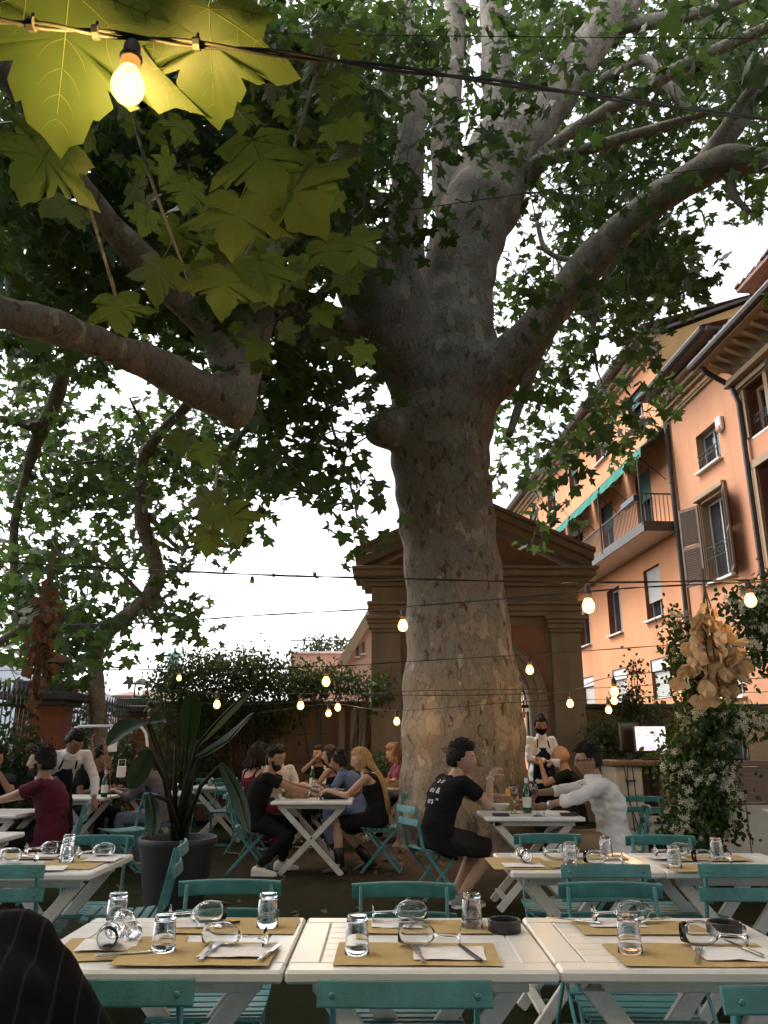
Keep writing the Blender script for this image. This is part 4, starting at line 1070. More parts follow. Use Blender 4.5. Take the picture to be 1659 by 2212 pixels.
def put_leaf(u, v, w, size, roll=0, pit=0, yaw=0, k=0, par=None):
    """joint seen at (u,v), w metres off; roll = turn in view (deg), pitch towards the viewer, yaw"""
    d = ray(u,v); p_ = Vector((0,0,CH))+d*w
    o = link('leaf', NL[k % 6], par or TREE)
    Mx = Matrix.Rotation(R(yaw),4,'Z') @ Matrix.Rotation(R(pit),4,'X') @ Matrix.Rotation(R(roll),4,'Y')
    o.matrix_local = Matrix.Translation(p_) @ Mx @ Matrix.Scale(size,4)
    return o
# two leaves behind the near bulb and a shoot of leaves round it
put_leaf(150,-30,1.465,0.295,14,47,4,0); put_leaf(452,16,1.50,0.21,8,47,-4,1); put_leaf(300,-90,1.75,0.24,-30,40,0,2)
put_leaf(120,300,2.0,0.187,25,20,15,4); 
put_leaf(545,300,2.3,0.202,-25,10,10,1); put_leaf(520,430,2.3,0.187,10,12,-5,0); put_leaf(600,380,2.4,0.245,-38,14,0,3); 
put_leaf(490,585,2.5,0.155,8,8,0,1); put_leaf(560,560,2.7,0.166,-18,10,18,0); put_leaf(350,560,2.7,0.158,20,10,-16,2); put_leaf(250,640,3.0,0.158,-15,12,8,4)
put_leaf(453,1148,3.2,0.105,4,0,15,1); put_leaf(490,1095,3.3,0.17,-22,5,25,3); put_leaf(455,1060,3.4,0.16,18,6,-30,4); put_leaf(150,440,2.9,0.16,35,-20,30,5)
put_leaf(700,520,3.6,0.173,-30,12,10,0); put_leaf(760,510,3.9,0.187,-55,14,20,2); put_leaf(400,930,4.6,0.158,10,10,-20,3); put_leaf(440,960,4.4,0.144,-20,10,30,4)
for i in range(170):
    u = random.uniform(-20,800); v = random.uniform(60,620)
    if u > 640 and v > 620: continue
    if math.hypot(u-270,v-150) < 300 and random.random() < 0.7: v += 330
    w = random.uniform(3.8,8.0)
    ln_ = 115+(v-310)*0.80
    if v > 200 and u < ln_+75:
        if u > ln_-90 or random.random() < .5: u = ln_+75+random.uniform(0,260)
        else: w = random.uniform(7.5,10)
    if u > 830: continue
    put_leaf(u, v, w, random.uniform(0.11,0.17), random.gauss(0,28), random.uniform(-5,45), random.gauss(0,45), i)
put_shoot = MB()
for (a,b2,c2) in (((250,-60),(300,300),(420,640)),((700,100),(600,420),(500,600)),((470,1000),(462,1080),(453,1150)),((100,100),(160,330),(250,640))):
    P = [Vector((0,0,CH))+ray(*q)*w for q,w in zip((a,b2,c2),(2.2,2.5,2.9))]
    if a[1] == 1000: P = [Vector((0,0,CH))+ray(*q)*w for q,w in zip((a,b2,c2),(3.6,3.4,3.2))]
    put_shoot.tube([Vector(x) for x in crom(P,5)], 0.006, 5)
tag(put_shoot.build('shoots', M_bark, TREE), kind='stuff')
# ------------------------------------------------------------------ shrubs, ivy, jasmine
M_ivy = leaf_mat('dark_ivy_leaf', (0.014,0.026,0.010), (0.035,0.055,0.020), (0.05,0.09,0.02), 0.22, 0.4)
M_shrub = leaf_mat('shrub_leaf', (0.025,0.040,0.016), (0.055,0.075,0.030), (0.09,0.13,0.03), 0.3)
M_jas = leaf_mat('jasmine_leaf', (0.020,0.045,0.014), (0.045,0.085,0.024), (0.08,0.15,0.03), 0.3, 0.35)
M_petal = leaf_mat('jasmine_petal', (0.62,0.60,0.46), (0.72,0.70,0.58), (0.6,0.58,0.4), 0.3)
M_stem = mat('brown_stem', (0.09,0.065,0.045), 0.85, var=0.25, scale=20)
EV = np.array([(0,0,0),(-.30,.06,-.35),(0,-.02,-.5),(.30,.06,-.35),(-.22,.05,-.75),(.22,.05,-.75),(0,0,-1.0)],dtype=float)
EF = np.array([(0,1,2),(0,2,3),(1,4,2),(2,5,3),(2,4,6),(2,6,5)])
def foliage(parent, blobs, n, size, mat_, stems=True, name='foliage', hang=0.9, shell=0.0):
    """leaves through a set of ellipsoids (centre, radii), in parent's space"""
    vol = np.array([b[1][0]*b[1][1]*b[1][2] for b in blobs])**0.7; cnts = (n*vol/vol.sum()).astype(int)+1
    C = []
    for (c,r_),k in zip(blobs,cnts):
        ncl = max(3,k//9); cc = RNG.normal(size=(ncl,3)); cc /= np.linalg.norm(cc,axis=1)[:,None]; rad = (shell+(1-shell)*RNG.random(ncl)**0.45); cc *= rad[:,None]
        ids = RNG.integers(0,ncl,k); pts = cc[ids]*np.array(r_)+np.array(c)+RNG.normal(0,size*1.4,(k,3)); C.append(pts)
    C = np.vstack(C); m_ = len(C)
    Rm = euler_rots(RNG.normal(0,hang,m_), RNG.normal(0,0.6,m_), RNG.uniform(0,6.283,m_))
    V,F = scatter(EV, EF, C, RNG.uniform(0.7,1.3,m_)*size, Rm)
    o = tag(link(name, np_mesh(name, V, F, mat_), parent), kind='stuff')
    if stems:
        b = MB(); bc = Vector((np.mean([q[0][0] for q in blobs]),np.mean([q[0][1] for q in blobs]),0))
        for (c,r_) in blobs:
            for k in range(4):
                e_ = Vector(c)+Vector((random.uniform(-.7,.7)*r_[0],random.uniform(-.7,.7)*r_[1],random.uniform(-.3,.9)*r_[2]))
                s_ = Vector((bc.x*0.5+c[0]*0.5,bc.y*0.5+c[1]*0.5,0)); b.tube([s_,(s_+e_)/2+Vector((random.uniform(-.08,.08),0,0.05)),e_],[0.022,0.015,0.006],5)
        b.build('stem', M_stem, parent)
    return o
def shrub(label, base, blobs, n, size, mat_, name='shrub', stems=True, group=None, cat='shrub', shell=0.0):
    e_ = empty(name, (base[0],base[1],0), 0, label, cat, group); foliage(e_, [((c[0]-base[0],c[1]-base[1],c[2]),r_) for c,r_ in blobs], n, size, mat_, stems, shell=shell); return e_
def bl(u,v,y,ru,rv,ry):        # blob centred at pixel
    p_ = AY(u,v,y); w = p_.y*CP+(p_.z-CH)*SP; k = w/FPX
    return ((p_.x,p_.y,p_.z),(ru*k,ry,rv*k))
shrub('dark evergreen shrub bulging over the left end of the garden wall', AY(430,1500,14.6), [bl(400,1490,14.6,85,55,.6),bl(440,1440,14.8,70,35,.6),bl(375,1460,14.5,45,30,.4),bl(430,1560,14.7,110,60,.35),bl(430,1660,14.6,90,60,.35)], 5200, 0.075, M_shrub)
shrub('dark evergreen shrub over the middle of the garden wall', AY(570,1500,14.8), [bl(540,1445,14.8,70,50,.6),bl(600,1470,14.8,80,55,.6),bl(560,1550,14.8,90,50,.3),bl(500,1480,14.7,60,50,.5)], 4600, 0.075, M_shrub)
shrub('looser shrub against the sky between garden wall and gateway', AY(740,1480,14.8), [bl(700,1465,14.8,70,40,.5),bl(770,1480,14.7,70,40,.4),bl(810,1490,14.4,30,30,.3),bl(660,1490,14.8,60,35,.4)], 2300, 0.075, M_shrub)
shrub('flowering jasmine bush at the foot of the wall left of the trunk', AY(820,1690,13.8), [bl(825,1650,13.9,45,30,.3),bl(800,1690,13.9,60,40,.3)], 900, 0.06, M_jas)
shrub('clipped roof terrace hedge on the flat roofed house', AY(705,1400,38.6), [bl(680,1398,37.2,32,16,.5),bl(725,1396,37.2,36,15,.5)], 700, 0.16, M_shrub, stems=False, cat='hedge')
# cypress far left
q = AY(207,1480,68)
cy_ = empty('cypress_tree', (q.x,68,0), 0, 'narrow dark cypress rising far behind the fence', 'tree')
foliage(cy_, [((0,0,AY(207,v,68).z),(r_,r_,1.5)) for v,r_ in ((1470,.12),(1490,.28),(1510,.42),(1530,.5),(1550,.55),(1570,.55))], 900, 0.30, M_ivy, False, 'crown'); MB().tube([(0,0,0),(0,0,q.z-1)],0.2,6).build('trunk', M_stem, cy_)
# ivy on the fence
for (y0,y1,lab,n) in ((8.2,12.3,'dense ivy covering the iron fence left of the nearer pillar',9000),(13.1,17.0,'dense ivy covering the iron fence between the pillars',7500),(17.8,23,'thin ivy on the iron fence beyond the farther pillar',1500)):
    iv = empty('ivy', (FX,y0,0), 0, lab, 'ivy', None); L = y1-y0
    foliage(iv, [((0,L*(i+.5)/6,0.75+0.08*math.sin(i*2)),(0.24,L/9,1.05)) for i in range(6)], n, 0.085, M_ivy, True)
# climbing jasmine on its post, right
pj = AH(1520,1890,0.0); JY = 8.35; jx = AY(1515,1700,JY).x
FL = [(0,0,0)]; FLF = []
for k in range(5):
    a = 2*math.pi*k/5; b0 = len(FL); 
    FL += [(.35*math.cos(a-.35),.35*math.sin(a-.35),.10),(1.0*math.cos(a-.16),1.0*math.sin(a-.16),.16),(1.0*math.cos(a+.25),1.0*math.sin(a+.25),.10),(.35*math.cos(a+.35),.35*math.sin(a+.35),.10)]
    FLF += [(0,b0,b0+3),(b0,b0+1,b0+3),(b0+1,b0+2,b0+3)]
FLV = np.array(FL,dtype=float); FLF = np.array(FLF)
def flowers(parent, blobs, ncl, per, size, mat_, front=True):
    C = []
    for _ in range(ncl):
        c,r_ = blobs[RNG.integers(0,len(blobs))]; d = RNG.normal(size=3); d /= np.linalg.norm(d)
        if front: d[1] = -abs(d[1])-0.2
        cc = np.array(c)+d*np.array(r_)*RNG.uniform(.85,1.1)
        for k in range(per): C.append(cc+RNG.normal(0,size*1.15,3))
    C = np.array(C); n = len(C)
    Rm = euler_rots(R(75)+RNG.normal(0,.55,n), RNG.normal(0,.5,n), RNG.normal(0,.8,n))
    V,F = scatter(FLV, FLF, C, RNG.uniform(.8,1.2,n)*size, Rm)
    return tag(link('flowers', np_mesh('flowers', V, F, mat_), parent), kind='stuff')
jb = [bl(1502,1830,JY,44,70,.28),bl(1519,1720,JY,56,70,.32),bl(1511,1620,JY,64,60,.34),bl(1528,1540,JY,60,50,.32),bl(1511,1470,JY,60,45,.3),bl(1460,1650,JY,36,30,.2),bl(1587,1560,JY,48,22,.2),bl(1477,1780,JY,28,50,.2),bl(1562,1740,JY,24,60,.2),bl(1485,1410,JY,44,40,.25),bl(1553,1420,JY,44,45,.25),bl(1468,1350,JY,20,30,.15)]
JAS = empty('jasmine_climber', (jx,JY,0), 0, 'flowering jasmine climbing a post in front of the bar', 'climber')
jbl = [((c[0]-jx,c[1]-JY,c[2]),r_) for c,r_ in jb]
foliage(JAS, jbl, 8200, 0.062, M_jas, False, hang=0.7); flowers(JAS, jbl, 110, 8, 0.028, M_petal)
MB().box((0,0,1.1),(0.08,0.08,2.2),ch=0.01).build('post', M_stem, JAS)
jr = empty('jasmine_spray', AY(1640,1350,7.6), 0, 'jasmine spray with pale flowers hanging in from the right edge above the bar', 'climber')
jb2 = [bl(1640,1330,7.6,75,45,.35),bl(1690,1300,7.6,80,60,.4),bl(1610,1300,7.6,45,22,.2),bl(1650,1400,7.6,60,40,.25)]
L0 = jr.location; jbl2 = [((c[0]-L0[0],c[1]-L0[1],c[2]-L0[2]),r_) for c,r_ in jb2]
foliage(jr, jbl2, 1900, 0.062, M_jas, False); flowers(jr, jbl2, 50, 8, 0.028, M_petal)
b = MB(); b.tube([Vector((1.2,0,.1)),Vector((.5,0,.25)),Vector((0,0,.1)),Vector((-.3,0,0.05))],[.02,.015,.01,.004],5); b.build('stem', M_stem, jr)
# spindly shrub and bush behind the bar
sb = [bl(1370,1450,14.3,14,28,.12),bl(1366,1500,14.3,30,28,.2),bl(1385,1540,14.3,52,28,.25),bl(1345,1530,14.3,25,25,.2)]
shrub('slender shrub with upright leader behind the till screen', AY(1375,1600,14.3), sb, 900, 0.07, M_shrub)
shrub('bushy evergreen left of the till screen against the ochre wall', AY(1320,1600,13.8), [bl(1300,1585,13.8,50,28,.3),bl(1340,1600,13.8,60,40,.35),bl(1340,1650,13.8,60,45,.35),bl(1430,1580,14,40,50,.3)], 2300, 0.07, M_shrub)

# ------------------------------------------------------------------ dried bunches hanging from the cables
M_dry = leaf_mat('dried_leaf_tan', (0.34,0.215,0.12), (0.56,0.41,0.26), (0.5,0.34,0.17), 0.3, 0.7)
M_dryr = leaf_mat('dried_leaf_russet', (0.07,0.035,0.022), (0.17,0.085,0.05), (0.16,0.08,0.035), 0.2, 0.7)
def dry_mesh(mat_, k):
    b = MB(); n = 8; pts = [(0,0,0)]
    for j in range(n):
        a = -math.pi*0.5+2*math.pi*(j+.5)/n; pts.append((0.42*math.cos(a)*(1+.08*math.sin(j*3+k)), 0.10*math.sin(j*2.1+k), -0.52+0.5*math.sin(a)))
    b.add([(0,0.06,-0.5)]+pts[1:], [(0,1+j,1+(j+1)%n) for j in range(n)]); b.tube([(0,0,-.02),(0,0,0.25)],[.02,.015],3,cap=False)
    return b.mesh('dried_leaf', mat_)
def bunch(label, top, spots, n, size, mat_, name):
    e_ = empty(name, top, 0, label, 'dried bunch'); ms = [dry_mesh(mat_, k) for k in range(3)]
    tot = sum(s[2] for s in spots); st = MB()
    for (z,r_,wt) in spots:
        for _ in range(int(n*wt/tot)):
            a = random.uniform(0,6.283); rr = r_*random.random()**0.5; p_ = Vector((rr*math.cos(a),rr*math.sin(a)*.8,z+random.uniform(-.06,.06)))
            o = link('dried_leaf', random.choice(ms), e_, p_, (random.gauss(0,.6),random.gauss(0,.6),random.uniform(0,6.28)), None); s_ = size*random.uniform(.75,1.25); o.scale = (s_,s_,s_)
    for k in range(7):
        a = k*0.9; st.tube([(0,0,0.0),(0.02*math.cos(a),0.02*math.sin(a),-.10),(spots[1][1]*.6*math.cos(a),spots[1][1]*.6*math.sin(a),spots[-1][0])],[.004,.004,.003],4)
    st.tube([(0,0,.10),(0,0,-.06)],.008,5); st.build('stalk', M_stem, e_)
    return e_
tp = AY(1522,1268,4.1); k_ = 4.1/FPX
bunch('big bunch of dried tan round leaves hanging head down from a cable', tp, [(-.15,.045,.8),(-.22,.09,1.5),(-.30,.13,2.2),(-.38,.17,2.6),(-.45,.165,2.2),(-.52,.12,1)], 150, 0.078, M_dry, 'dried_bunch')
tp = AY(112,1222,4.0)
bunch('long bunch of russet dried leaves hanging at left below a cable', tp, [(-.12,.03,.7),(-.20,.06,1.4),(-.30,.075,2),(-.40,.085,2.2),(-.50,.08,2),(-.58,.06,1.4),(-.66,.04,.8)], 130, 0.055, M_dryr, 'dried_bunch')

# ------------------------------------------------------------------ light cables and bulbs
def bulb_shell(name, glow):
    m_, t_, p_ = new_mat(name); tr_ = nd(t_,'ShaderNodeBsdfTransparent'); tr_.inputs[0].default_value=(1,.93,.82,1); em_ = nd(t_,'ShaderNodeEmission'); em_.inputs[0].default_value=(1,.50,.13,1); em_.inputs[1].default_value=glow
    mx_ = nd(t_,'ShaderNodeMixShader'); mx_.inputs[0].default_value=.5; t_.links.new(tr_.outputs[0],mx_.inputs[1]); t_.links.new(em_.outputs[0],mx_.inputs[2]); t_.links.new(mx_.outputs[0],t_.nodes['Material Output'].inputs['Surface']); return m_
M_bulb = bulb_shell('lit_bulb_glass', 3.2); M_bulb2 = bulb_shell('lit_bulb_glass_near', 3.0)
M_core = emit_mat('bulb_filament', (1.0,0.62,0.25), 520.0); M_core2 = emit_mat('bulb_filament_near', (1.0,0.66,0.20), 3800.0)
M_socket = mat('brown_socket', (0.045,0.025,0.016), 0.5, var=0.2, scale=30)
bulb_prof = [(0.0,-0.105),(0.012,-0.103),(0.022,-0.096),(0.029,-0.085),(0.032,-0.072),(0.030,-0.058),(0.024,-0.044),(0.018,-0.034),(0.016,-0.026)]
sock_prof = [(0.017,-0.030),(0.019,-0.028),(0.019,-0.006),(0.022,-0.004),(0.022,0.002),(0.018,0.004),(0.016,0.030),(0.010,0.040),(0.0,0.042)]
bulb_me = MB().lathe(bulb_prof,16).mesh('bulb', M_bulb, True); bulbn_me = MB().lathe(bulb_prof,28).mesh('bulb', M_bulb2, True)
core_me = MB().lathe([(0,-.086),(.009,-.082),(.012,-.072),(.009,-.060),(0,-.050)],10).mesh('filament', M_core, True); coren_me = MB().lathe([(0,-.086),(.009,-.082),(.012,-.072),(.009,-.055),(.004,-.042),(0,-.035)],12).mesh('filament', M_core2, True)
sock_me = MB().lathe(sock_prof,12).mesh('socket', M_socket, True)
def lamp(p_, label, s=1.0, near=False, tilt=(0,0)):
    e_ = empty('string_lamp', p_, random.uniform(0,6), label, 'light bulb', 'bulbs on the light strings'); e_.rotation_euler = (tilt[0],tilt[1],random.uniform(0,6)); e_.scale = (s,s,s)
    link('socket', sock_me, e_); bo = link('bulb', bulbn_me if near else bulb_me, e_); link('filament', coren_me if near else core_me, bo); return e_
def cable(pts, rad, label, strands=1, ties=None):
    """pts (u,v,y)"""
    P = [Vector(x) for x in crom([AY(*q) for q in pts], 8)]
    e_ = empty('light_cable', P[0], 0, label, 'cable'); L0 = P[0]
    if strands == 1: MB().tube([q-L0 for q in P], rad, 6).build('wire', M_cable, e_, smooth=True)
    else:
        for s_ in range(2):
            Q = [q-L0+Vector((0,math.cos(i*0.8+s_*math.pi),math.sin(i*0.8+s_*math.pi)))*rad*0.7 for i,q in enumerate(P)]
            MB().tube(Q, rad*0.62, 6).build('wire', M_cable, e_, smooth=True)
    if ties:
        for f in ties:
            q = P[int(f*(len(P)-1))]-L0; b = MB(); b.tube([q+Vector((-.006,0,0)),q+Vector((.006,0,0))],rad*2.0,8); b.tube([q+Vector((0,0,rad)),q+Vector((.002,-.004,rad*3.4))],rad*.5,5); b.build('cable_tie', M_cable, e_)
    return P
cable([(-260,20,1.0),(0,45,1.06),(290,80,1.13),(700,128,1.22),(1200,195,1.55),(1659,258,2.3),(2100,310,2.9)], 0.0062, 'thick black light cable crossing the top of the picture by the near bulb', 2, (.22,.31,.40))
pn = AY(287,92,1.13); lamp(pn+Vector((0,0,-0.035)), 'large glowing bulb among yellow-lit leaves at upper left', 0.92, True)
cable([(-200,1205,4.0),(0,1213,3.9),(110,1220,3.9),(545,1241,3.8),(870,1250,3.8),(1265,1258,3.8),(1659,1252,4.1),(1900,1245,4.3)], 0.0045, 'black light cable drawn across the gateway pediment', 2, (.2,.45,.7))
cable([(-200,1352,5.6),(0,1350,5.4),(310,1346,5.1),(545,1330,5.0),(870,1311,4.9),(1265,1278,4.4),(1400,1268,4.2),(1700,1254,4.1)], 0.004, 'black light cable crossing the trunk at architrave height', 2, (.3,.6))
cable([(-150,1450,8.0),(180,1447,7.8),(390,1446,7.6),(700,1440,7.6),(900,1428,7.9),(1143,1414,8.6),(1450,1393,7.6),(1750,1370,7.0)], 0.0045, 'light cable crossing the lower trunk at arch height', 2)
cable([(330,1490,9.6),(470,1497,9.6),(650,1498,9.6),(900,1502,9.6),(1100,1500,9.4),(1230,1492,9.2),(1325,1462,8.6),(1659,1430,7.6),(1800,1415,7.3)], 0.0045, 'light cable with small bulbs just above the diners', 2)
cable([(420,1520,11.6),(590,1520,11.4),(730,1507,11.2),(860,1494,10.0),(1050,1490,9.9),(1325,1485,9.4),(1500,1472,8.8),(1760,1460,8.4)], 0.004, 'thin light cable sloping up towards the gateway behind the diners', 1)
cable([(560,1540,12.2),(710,1521,12.0),(857,1535,9.95),(1100,1518,9.8),(1313,1510,10.2),(1480,1502,9.6),(1760,1490,9.2)], 0.004, 'lowest light cable skimming the wall top behind the bar', 1)
cable([(560,72,5.0),(1000,78,4.8),(1659,84,4.6),(1900,86,4.5)], 0.0035, 'thin level wire high up across the trunk', 1)
cable([(560,506,6.0),(630,489,6.0),(1000,437,6.0),(1300,395,6.0),(1659,346,6.0),(1900,310,6.0)], 0.0045, 'thin grey wire sloping up to the right across the fork of the tree', 1)
for (u,v,y,s,lab) in ((545,1246,3.8,.55,'small bulb against the white sky on the pediment cable'),(1268,1266,3.78,.95,'bright bulb beside the right corner of the gateway pediment'),(1616,1257,4.05,.95,'bright bulb at right edge above the dried bunch'),(310,1349,5.1,.5,'small bulb among leaves of the slimmer plane tree'),(870,1318,4.88,.95,'bright bulb at the left edge of the trunk'),(388,1448,7.6,.7,'tiny bulb beside the far statue'),(705,1444,7.58,1.2,'bright bulb over the shrubs left of the trunk'),(1143,1420,8.58,1.3,'bright bulb inside the arch right of the trunk'),(470,1498,9.55,1.25,'bulb over the paddle leaved plant'),(650,1500,9.55,1.25,'bulb above the bearded man in black'),(1230,1496,9.2,1.2,'bulb on the right pilaster of the gateway'),(1325,1466,8.6,1.35,'upper bulb of the pair before the pale bottom windows'),(1325,1490,9.4,1.2,'lower bulb of the pair before the pale bottom windows'),(730,1507,11.18,1.3,'right bulb of the close pair on the garden wall'),(710,1521,11.98,1.3,'left lower bulb of the close pair on the garden wall'),(857,1536,9.93,1.2,'bulb touching the left side of the lower trunk'),(1313,1511,10.2,1.25,'low bulb hanging at the top of the ochre wall'),(1572,1465,8.55,1.2,'bulb half hidden beneath the dried tan bunch'),(1468,1480,8.95,.8,'small bulb in the jasmine climber')):
    lamp(AY(u,v,y)+Vector((0,0,-0.035*s)), lab, s)

# ------------------------------------------------------------------ potted plant with paddle leaves
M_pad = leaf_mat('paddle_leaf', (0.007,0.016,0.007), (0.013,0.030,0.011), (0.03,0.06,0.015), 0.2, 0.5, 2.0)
M_padu = leaf_mat('paddle_underside_sky_sheen', (0.16,0.19,0.14), (0.22,0.25,0.19), (0.06,0.10,0.03), 0.15, 0.4)  # paler underside, with the sky's reflection put into its colour too
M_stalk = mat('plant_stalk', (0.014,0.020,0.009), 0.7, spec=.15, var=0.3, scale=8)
py_ = 6.35; pp = AY(385,1808,py_); PR = 80*(py_*CP)/FPX; PHT = pp.z
pot = empty('plant_pot', (pp.x,py_,0), 0, 'tall black tapered plant pot standing on the turf', 'plant pot')
MB().lathe([(0,0),(PR*.62,0),(PR*.64,.02),(PR*.97,PHT-.05),(PR*1.0,PHT-.05),(PR*1.02,PHT-.02),(PR*1.0,PHT),(PR*.95,PHT),(PR*.93,PHT-.06),(0,PHT-.06)],40).build('shell', mat('black_pot',(0.010,0.010,0.011),0.55,var=0.3,scale=6), pot, smooth='auto')
MB().lathe([(PR*.92,PHT-.055),(PR*.5,PHT-.04),(0,PHT-.035)][::-1],24).build('soil', mat('potting_soil',(0.02,0.014,0.01),0.95,bump=0.8,bscale=60), pot)
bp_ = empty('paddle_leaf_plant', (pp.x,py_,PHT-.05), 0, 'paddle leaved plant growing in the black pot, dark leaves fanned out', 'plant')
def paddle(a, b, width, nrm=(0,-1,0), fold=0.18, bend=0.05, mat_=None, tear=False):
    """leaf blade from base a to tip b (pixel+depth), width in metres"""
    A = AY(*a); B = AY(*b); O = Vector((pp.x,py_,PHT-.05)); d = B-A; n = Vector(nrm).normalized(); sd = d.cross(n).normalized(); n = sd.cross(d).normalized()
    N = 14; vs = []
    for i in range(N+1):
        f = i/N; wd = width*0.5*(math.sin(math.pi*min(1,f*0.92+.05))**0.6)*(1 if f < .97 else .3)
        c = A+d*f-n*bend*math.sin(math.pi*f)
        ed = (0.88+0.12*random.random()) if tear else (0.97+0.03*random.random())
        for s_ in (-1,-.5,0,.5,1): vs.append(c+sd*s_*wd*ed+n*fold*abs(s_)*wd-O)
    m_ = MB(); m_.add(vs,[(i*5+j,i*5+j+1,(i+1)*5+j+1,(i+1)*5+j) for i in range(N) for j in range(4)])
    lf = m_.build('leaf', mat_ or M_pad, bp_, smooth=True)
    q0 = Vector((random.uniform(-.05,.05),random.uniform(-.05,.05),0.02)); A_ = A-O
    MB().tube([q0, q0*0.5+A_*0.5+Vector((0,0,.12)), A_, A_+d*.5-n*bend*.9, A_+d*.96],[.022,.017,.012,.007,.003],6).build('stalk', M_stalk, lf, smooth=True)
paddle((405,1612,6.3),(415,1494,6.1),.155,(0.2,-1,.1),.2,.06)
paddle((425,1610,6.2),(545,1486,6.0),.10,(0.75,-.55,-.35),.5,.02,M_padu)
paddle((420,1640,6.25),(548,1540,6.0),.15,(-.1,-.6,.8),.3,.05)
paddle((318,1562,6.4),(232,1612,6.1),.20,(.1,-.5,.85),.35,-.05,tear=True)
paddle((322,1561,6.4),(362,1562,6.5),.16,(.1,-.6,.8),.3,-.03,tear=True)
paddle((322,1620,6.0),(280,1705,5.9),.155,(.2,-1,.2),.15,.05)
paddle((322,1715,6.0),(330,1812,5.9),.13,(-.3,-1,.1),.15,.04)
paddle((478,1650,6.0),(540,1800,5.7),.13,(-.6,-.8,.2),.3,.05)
for k in range(3):
    a = k*1.3; MB().tube([(0.05*math.cos(a),0.05*math.sin(a),0),(0.06*math.cos(a),0.06*math.sin(a),.3),(0.10*math.cos(a),0.1*math.sin(a),.75)],[.028,.022,.008],7).build('stalk', M_stalk, bp_, smooth=True)

# ------------------------------------------------------------------ hoop rack, lanterns, dried grass on the left
HY = 10.2
hp = [AY(u,v,HY) for u,v in ((148,1720),(149,1610),(152,1590),(160,1575),(172,1569),(230,1568),(295,1568),(307,1572),(315,1585),(318,1605),(320,1720))]
hk = empty('hoop_rack', (hp[5].x,HY,0), 0, 'white tubular hoop rack before the red pillars', 'rack')
O = hk.location; MB().tube([Vector((hp[0].x,HY,0))-O]+[q-O for q in hp]+[Vector((hp[-1].x,HY,0))-O],0.017,8).build('tube_frame', mat('white_tube',(0.62,0.62,0.6),0.4), hk, smooth=True)
for (u,v,lab) in ((243,1600,'white boxy lantern hanging under the hoop rack'),(262,1655,'white boxy lantern standing lower, beside the paddle leaves')):
    q = AY(u,v+12,HY-.1); l_ = empty('white_lantern', q, .2, lab, 'lantern', 'white lanterns')
    MB().box((0,0,0),(.10,.10,.13),ch=.008).build('box', M_sill, l_); MB().tube([(-.04,0,.065),(-.04,0,.14),(.04,0,.14),(.04,0,.065)],.005,5).build('handle', M_sill, l_)
dg_ = empty('dried_grass', AY(215,1690,9.6), 0, 'tall dried grass plumes behind the left tables', 'dried grass')
O = dg_.location
for (u0,u1,v1) in ((199,200,1590),(228,226,1598),(205,192,1612),(240,236,1640),(222,232,1622)):
    T_ = AY(u1,v1,9.6)-O; B_ = AY(u0,1740,9.6)-O; m_ = MB(); m_.tube([B_,(B_+T_)/2,T_],[.005,.004,.002],4); dd = (T_-B_).normalized()
    for k in range(60):
        f = .6+.4*random.random(); c = B_+(T_-B_)*f; o2 = Vector((random.gauss(0,.025),random.gauss(0,.025),.05)); m_.tube([c,c+o2],[.003,.001],3,cap=False)
    m_.build('plume', M_dry, dg_)

# ------------------------------------------------------------------ bar counter and till on the right
BY = 9.4; bz = AY(1340,1643,BY).z; bx0 = AY(1333,1700,BY).x; bx1 = 6.6
M_cab = mat('cream_cabinet', (0.40,0.37,0.31), 0.55, var=0.08, scale=3)
M_woodt = mat('dark_wood_counter', (0.12,0.075,0.045), 0.5, var=0.25, scale=6, stretch=(1,8,8))
bar = empty('bar_counter', (bx0,BY,0), 0, 'cream bar counter with dark wooden top and open shelf', 'counter')
L = bx1-bx0
MB().box((L/2-.02,.32,bz-.03),(L+.08,.74,.06),ch=.01).build('worktop', M_woodt, bar)
x1 = AY(1390,1700,BY).x-bx0; x2 = AY(1445,1700,BY).x-bx0
cb = MB().box((x1/2,.32,(bz-.065)/2),(x1,.62,bz-.065),ch=.004).build('cabinet', M_cab, bar)
hz = [(bz-.30,.24),(bz-.62,.30),(bz-.95,.30)]
for (z,h_) in hz:
    d_ = MB().box((x1/2,-.004,z+.05),(x1-.03,.025,h_),ch=.004).build('drawer', M_cab, cb); MB().box((x1*.5,-.028,z+h_*.35),(.12,.02,.015)).build('handle', M_steel, d_)
sh_ = MB(); sh_.box(((x1+x2)/2,.62,(bz-.065)/2),(x2-x1,.03,bz-.065)); sh_.box((x2-.01,.32,(bz-.065)/2),(.03,.60,bz-.07)); sh_.box(((x1+x2)/2,.32,bz-.55),(x2-x1-.03,.6,.03)); sh_.build('shelf', M_cab, bar)
d_ = MB().box(((x1+x2)/2,.01,bz-.74),(x2-x1-.04,.03,.30),ch=.004).build('drawer', M_cab, bar); MB().box(((x1+x2)/2,-.02,bz-.66),(.13,.02,.02)).build('handle', M_black, d_)
MB().box(((x1+x2)/2,.012,(bz-.92)/2),(x2-x1-.04,.03,bz-.95),ch=.004).build('cabinet_door', M_cab, bar)
MB().box(((x2+L)/2,.01,bz-.26),(L-x2,.03,.38)).build('fascia', M_woodt, bar)
k_ = 8
for i in range(k_):
    wv = (L-x2)/k_; MB().box((x2+wv*(i+.5),.016,(bz-.47)/2),(wv-.012,.03,bz-.48),ch=.005).build('front_panel', M_cab, bar)
MB().box(((x2+L)/2,.05,(bz-.46)/2),(L-x2,.03,bz-.46)).build('front_backing', M_black, bar)
for i in range(5): 
    bk = empty('plate_stack', (bx0+x1+.08+.07*i,BY+.25,bz-.53), 0, None, None)
    bpy.data.objects.remove(bk)
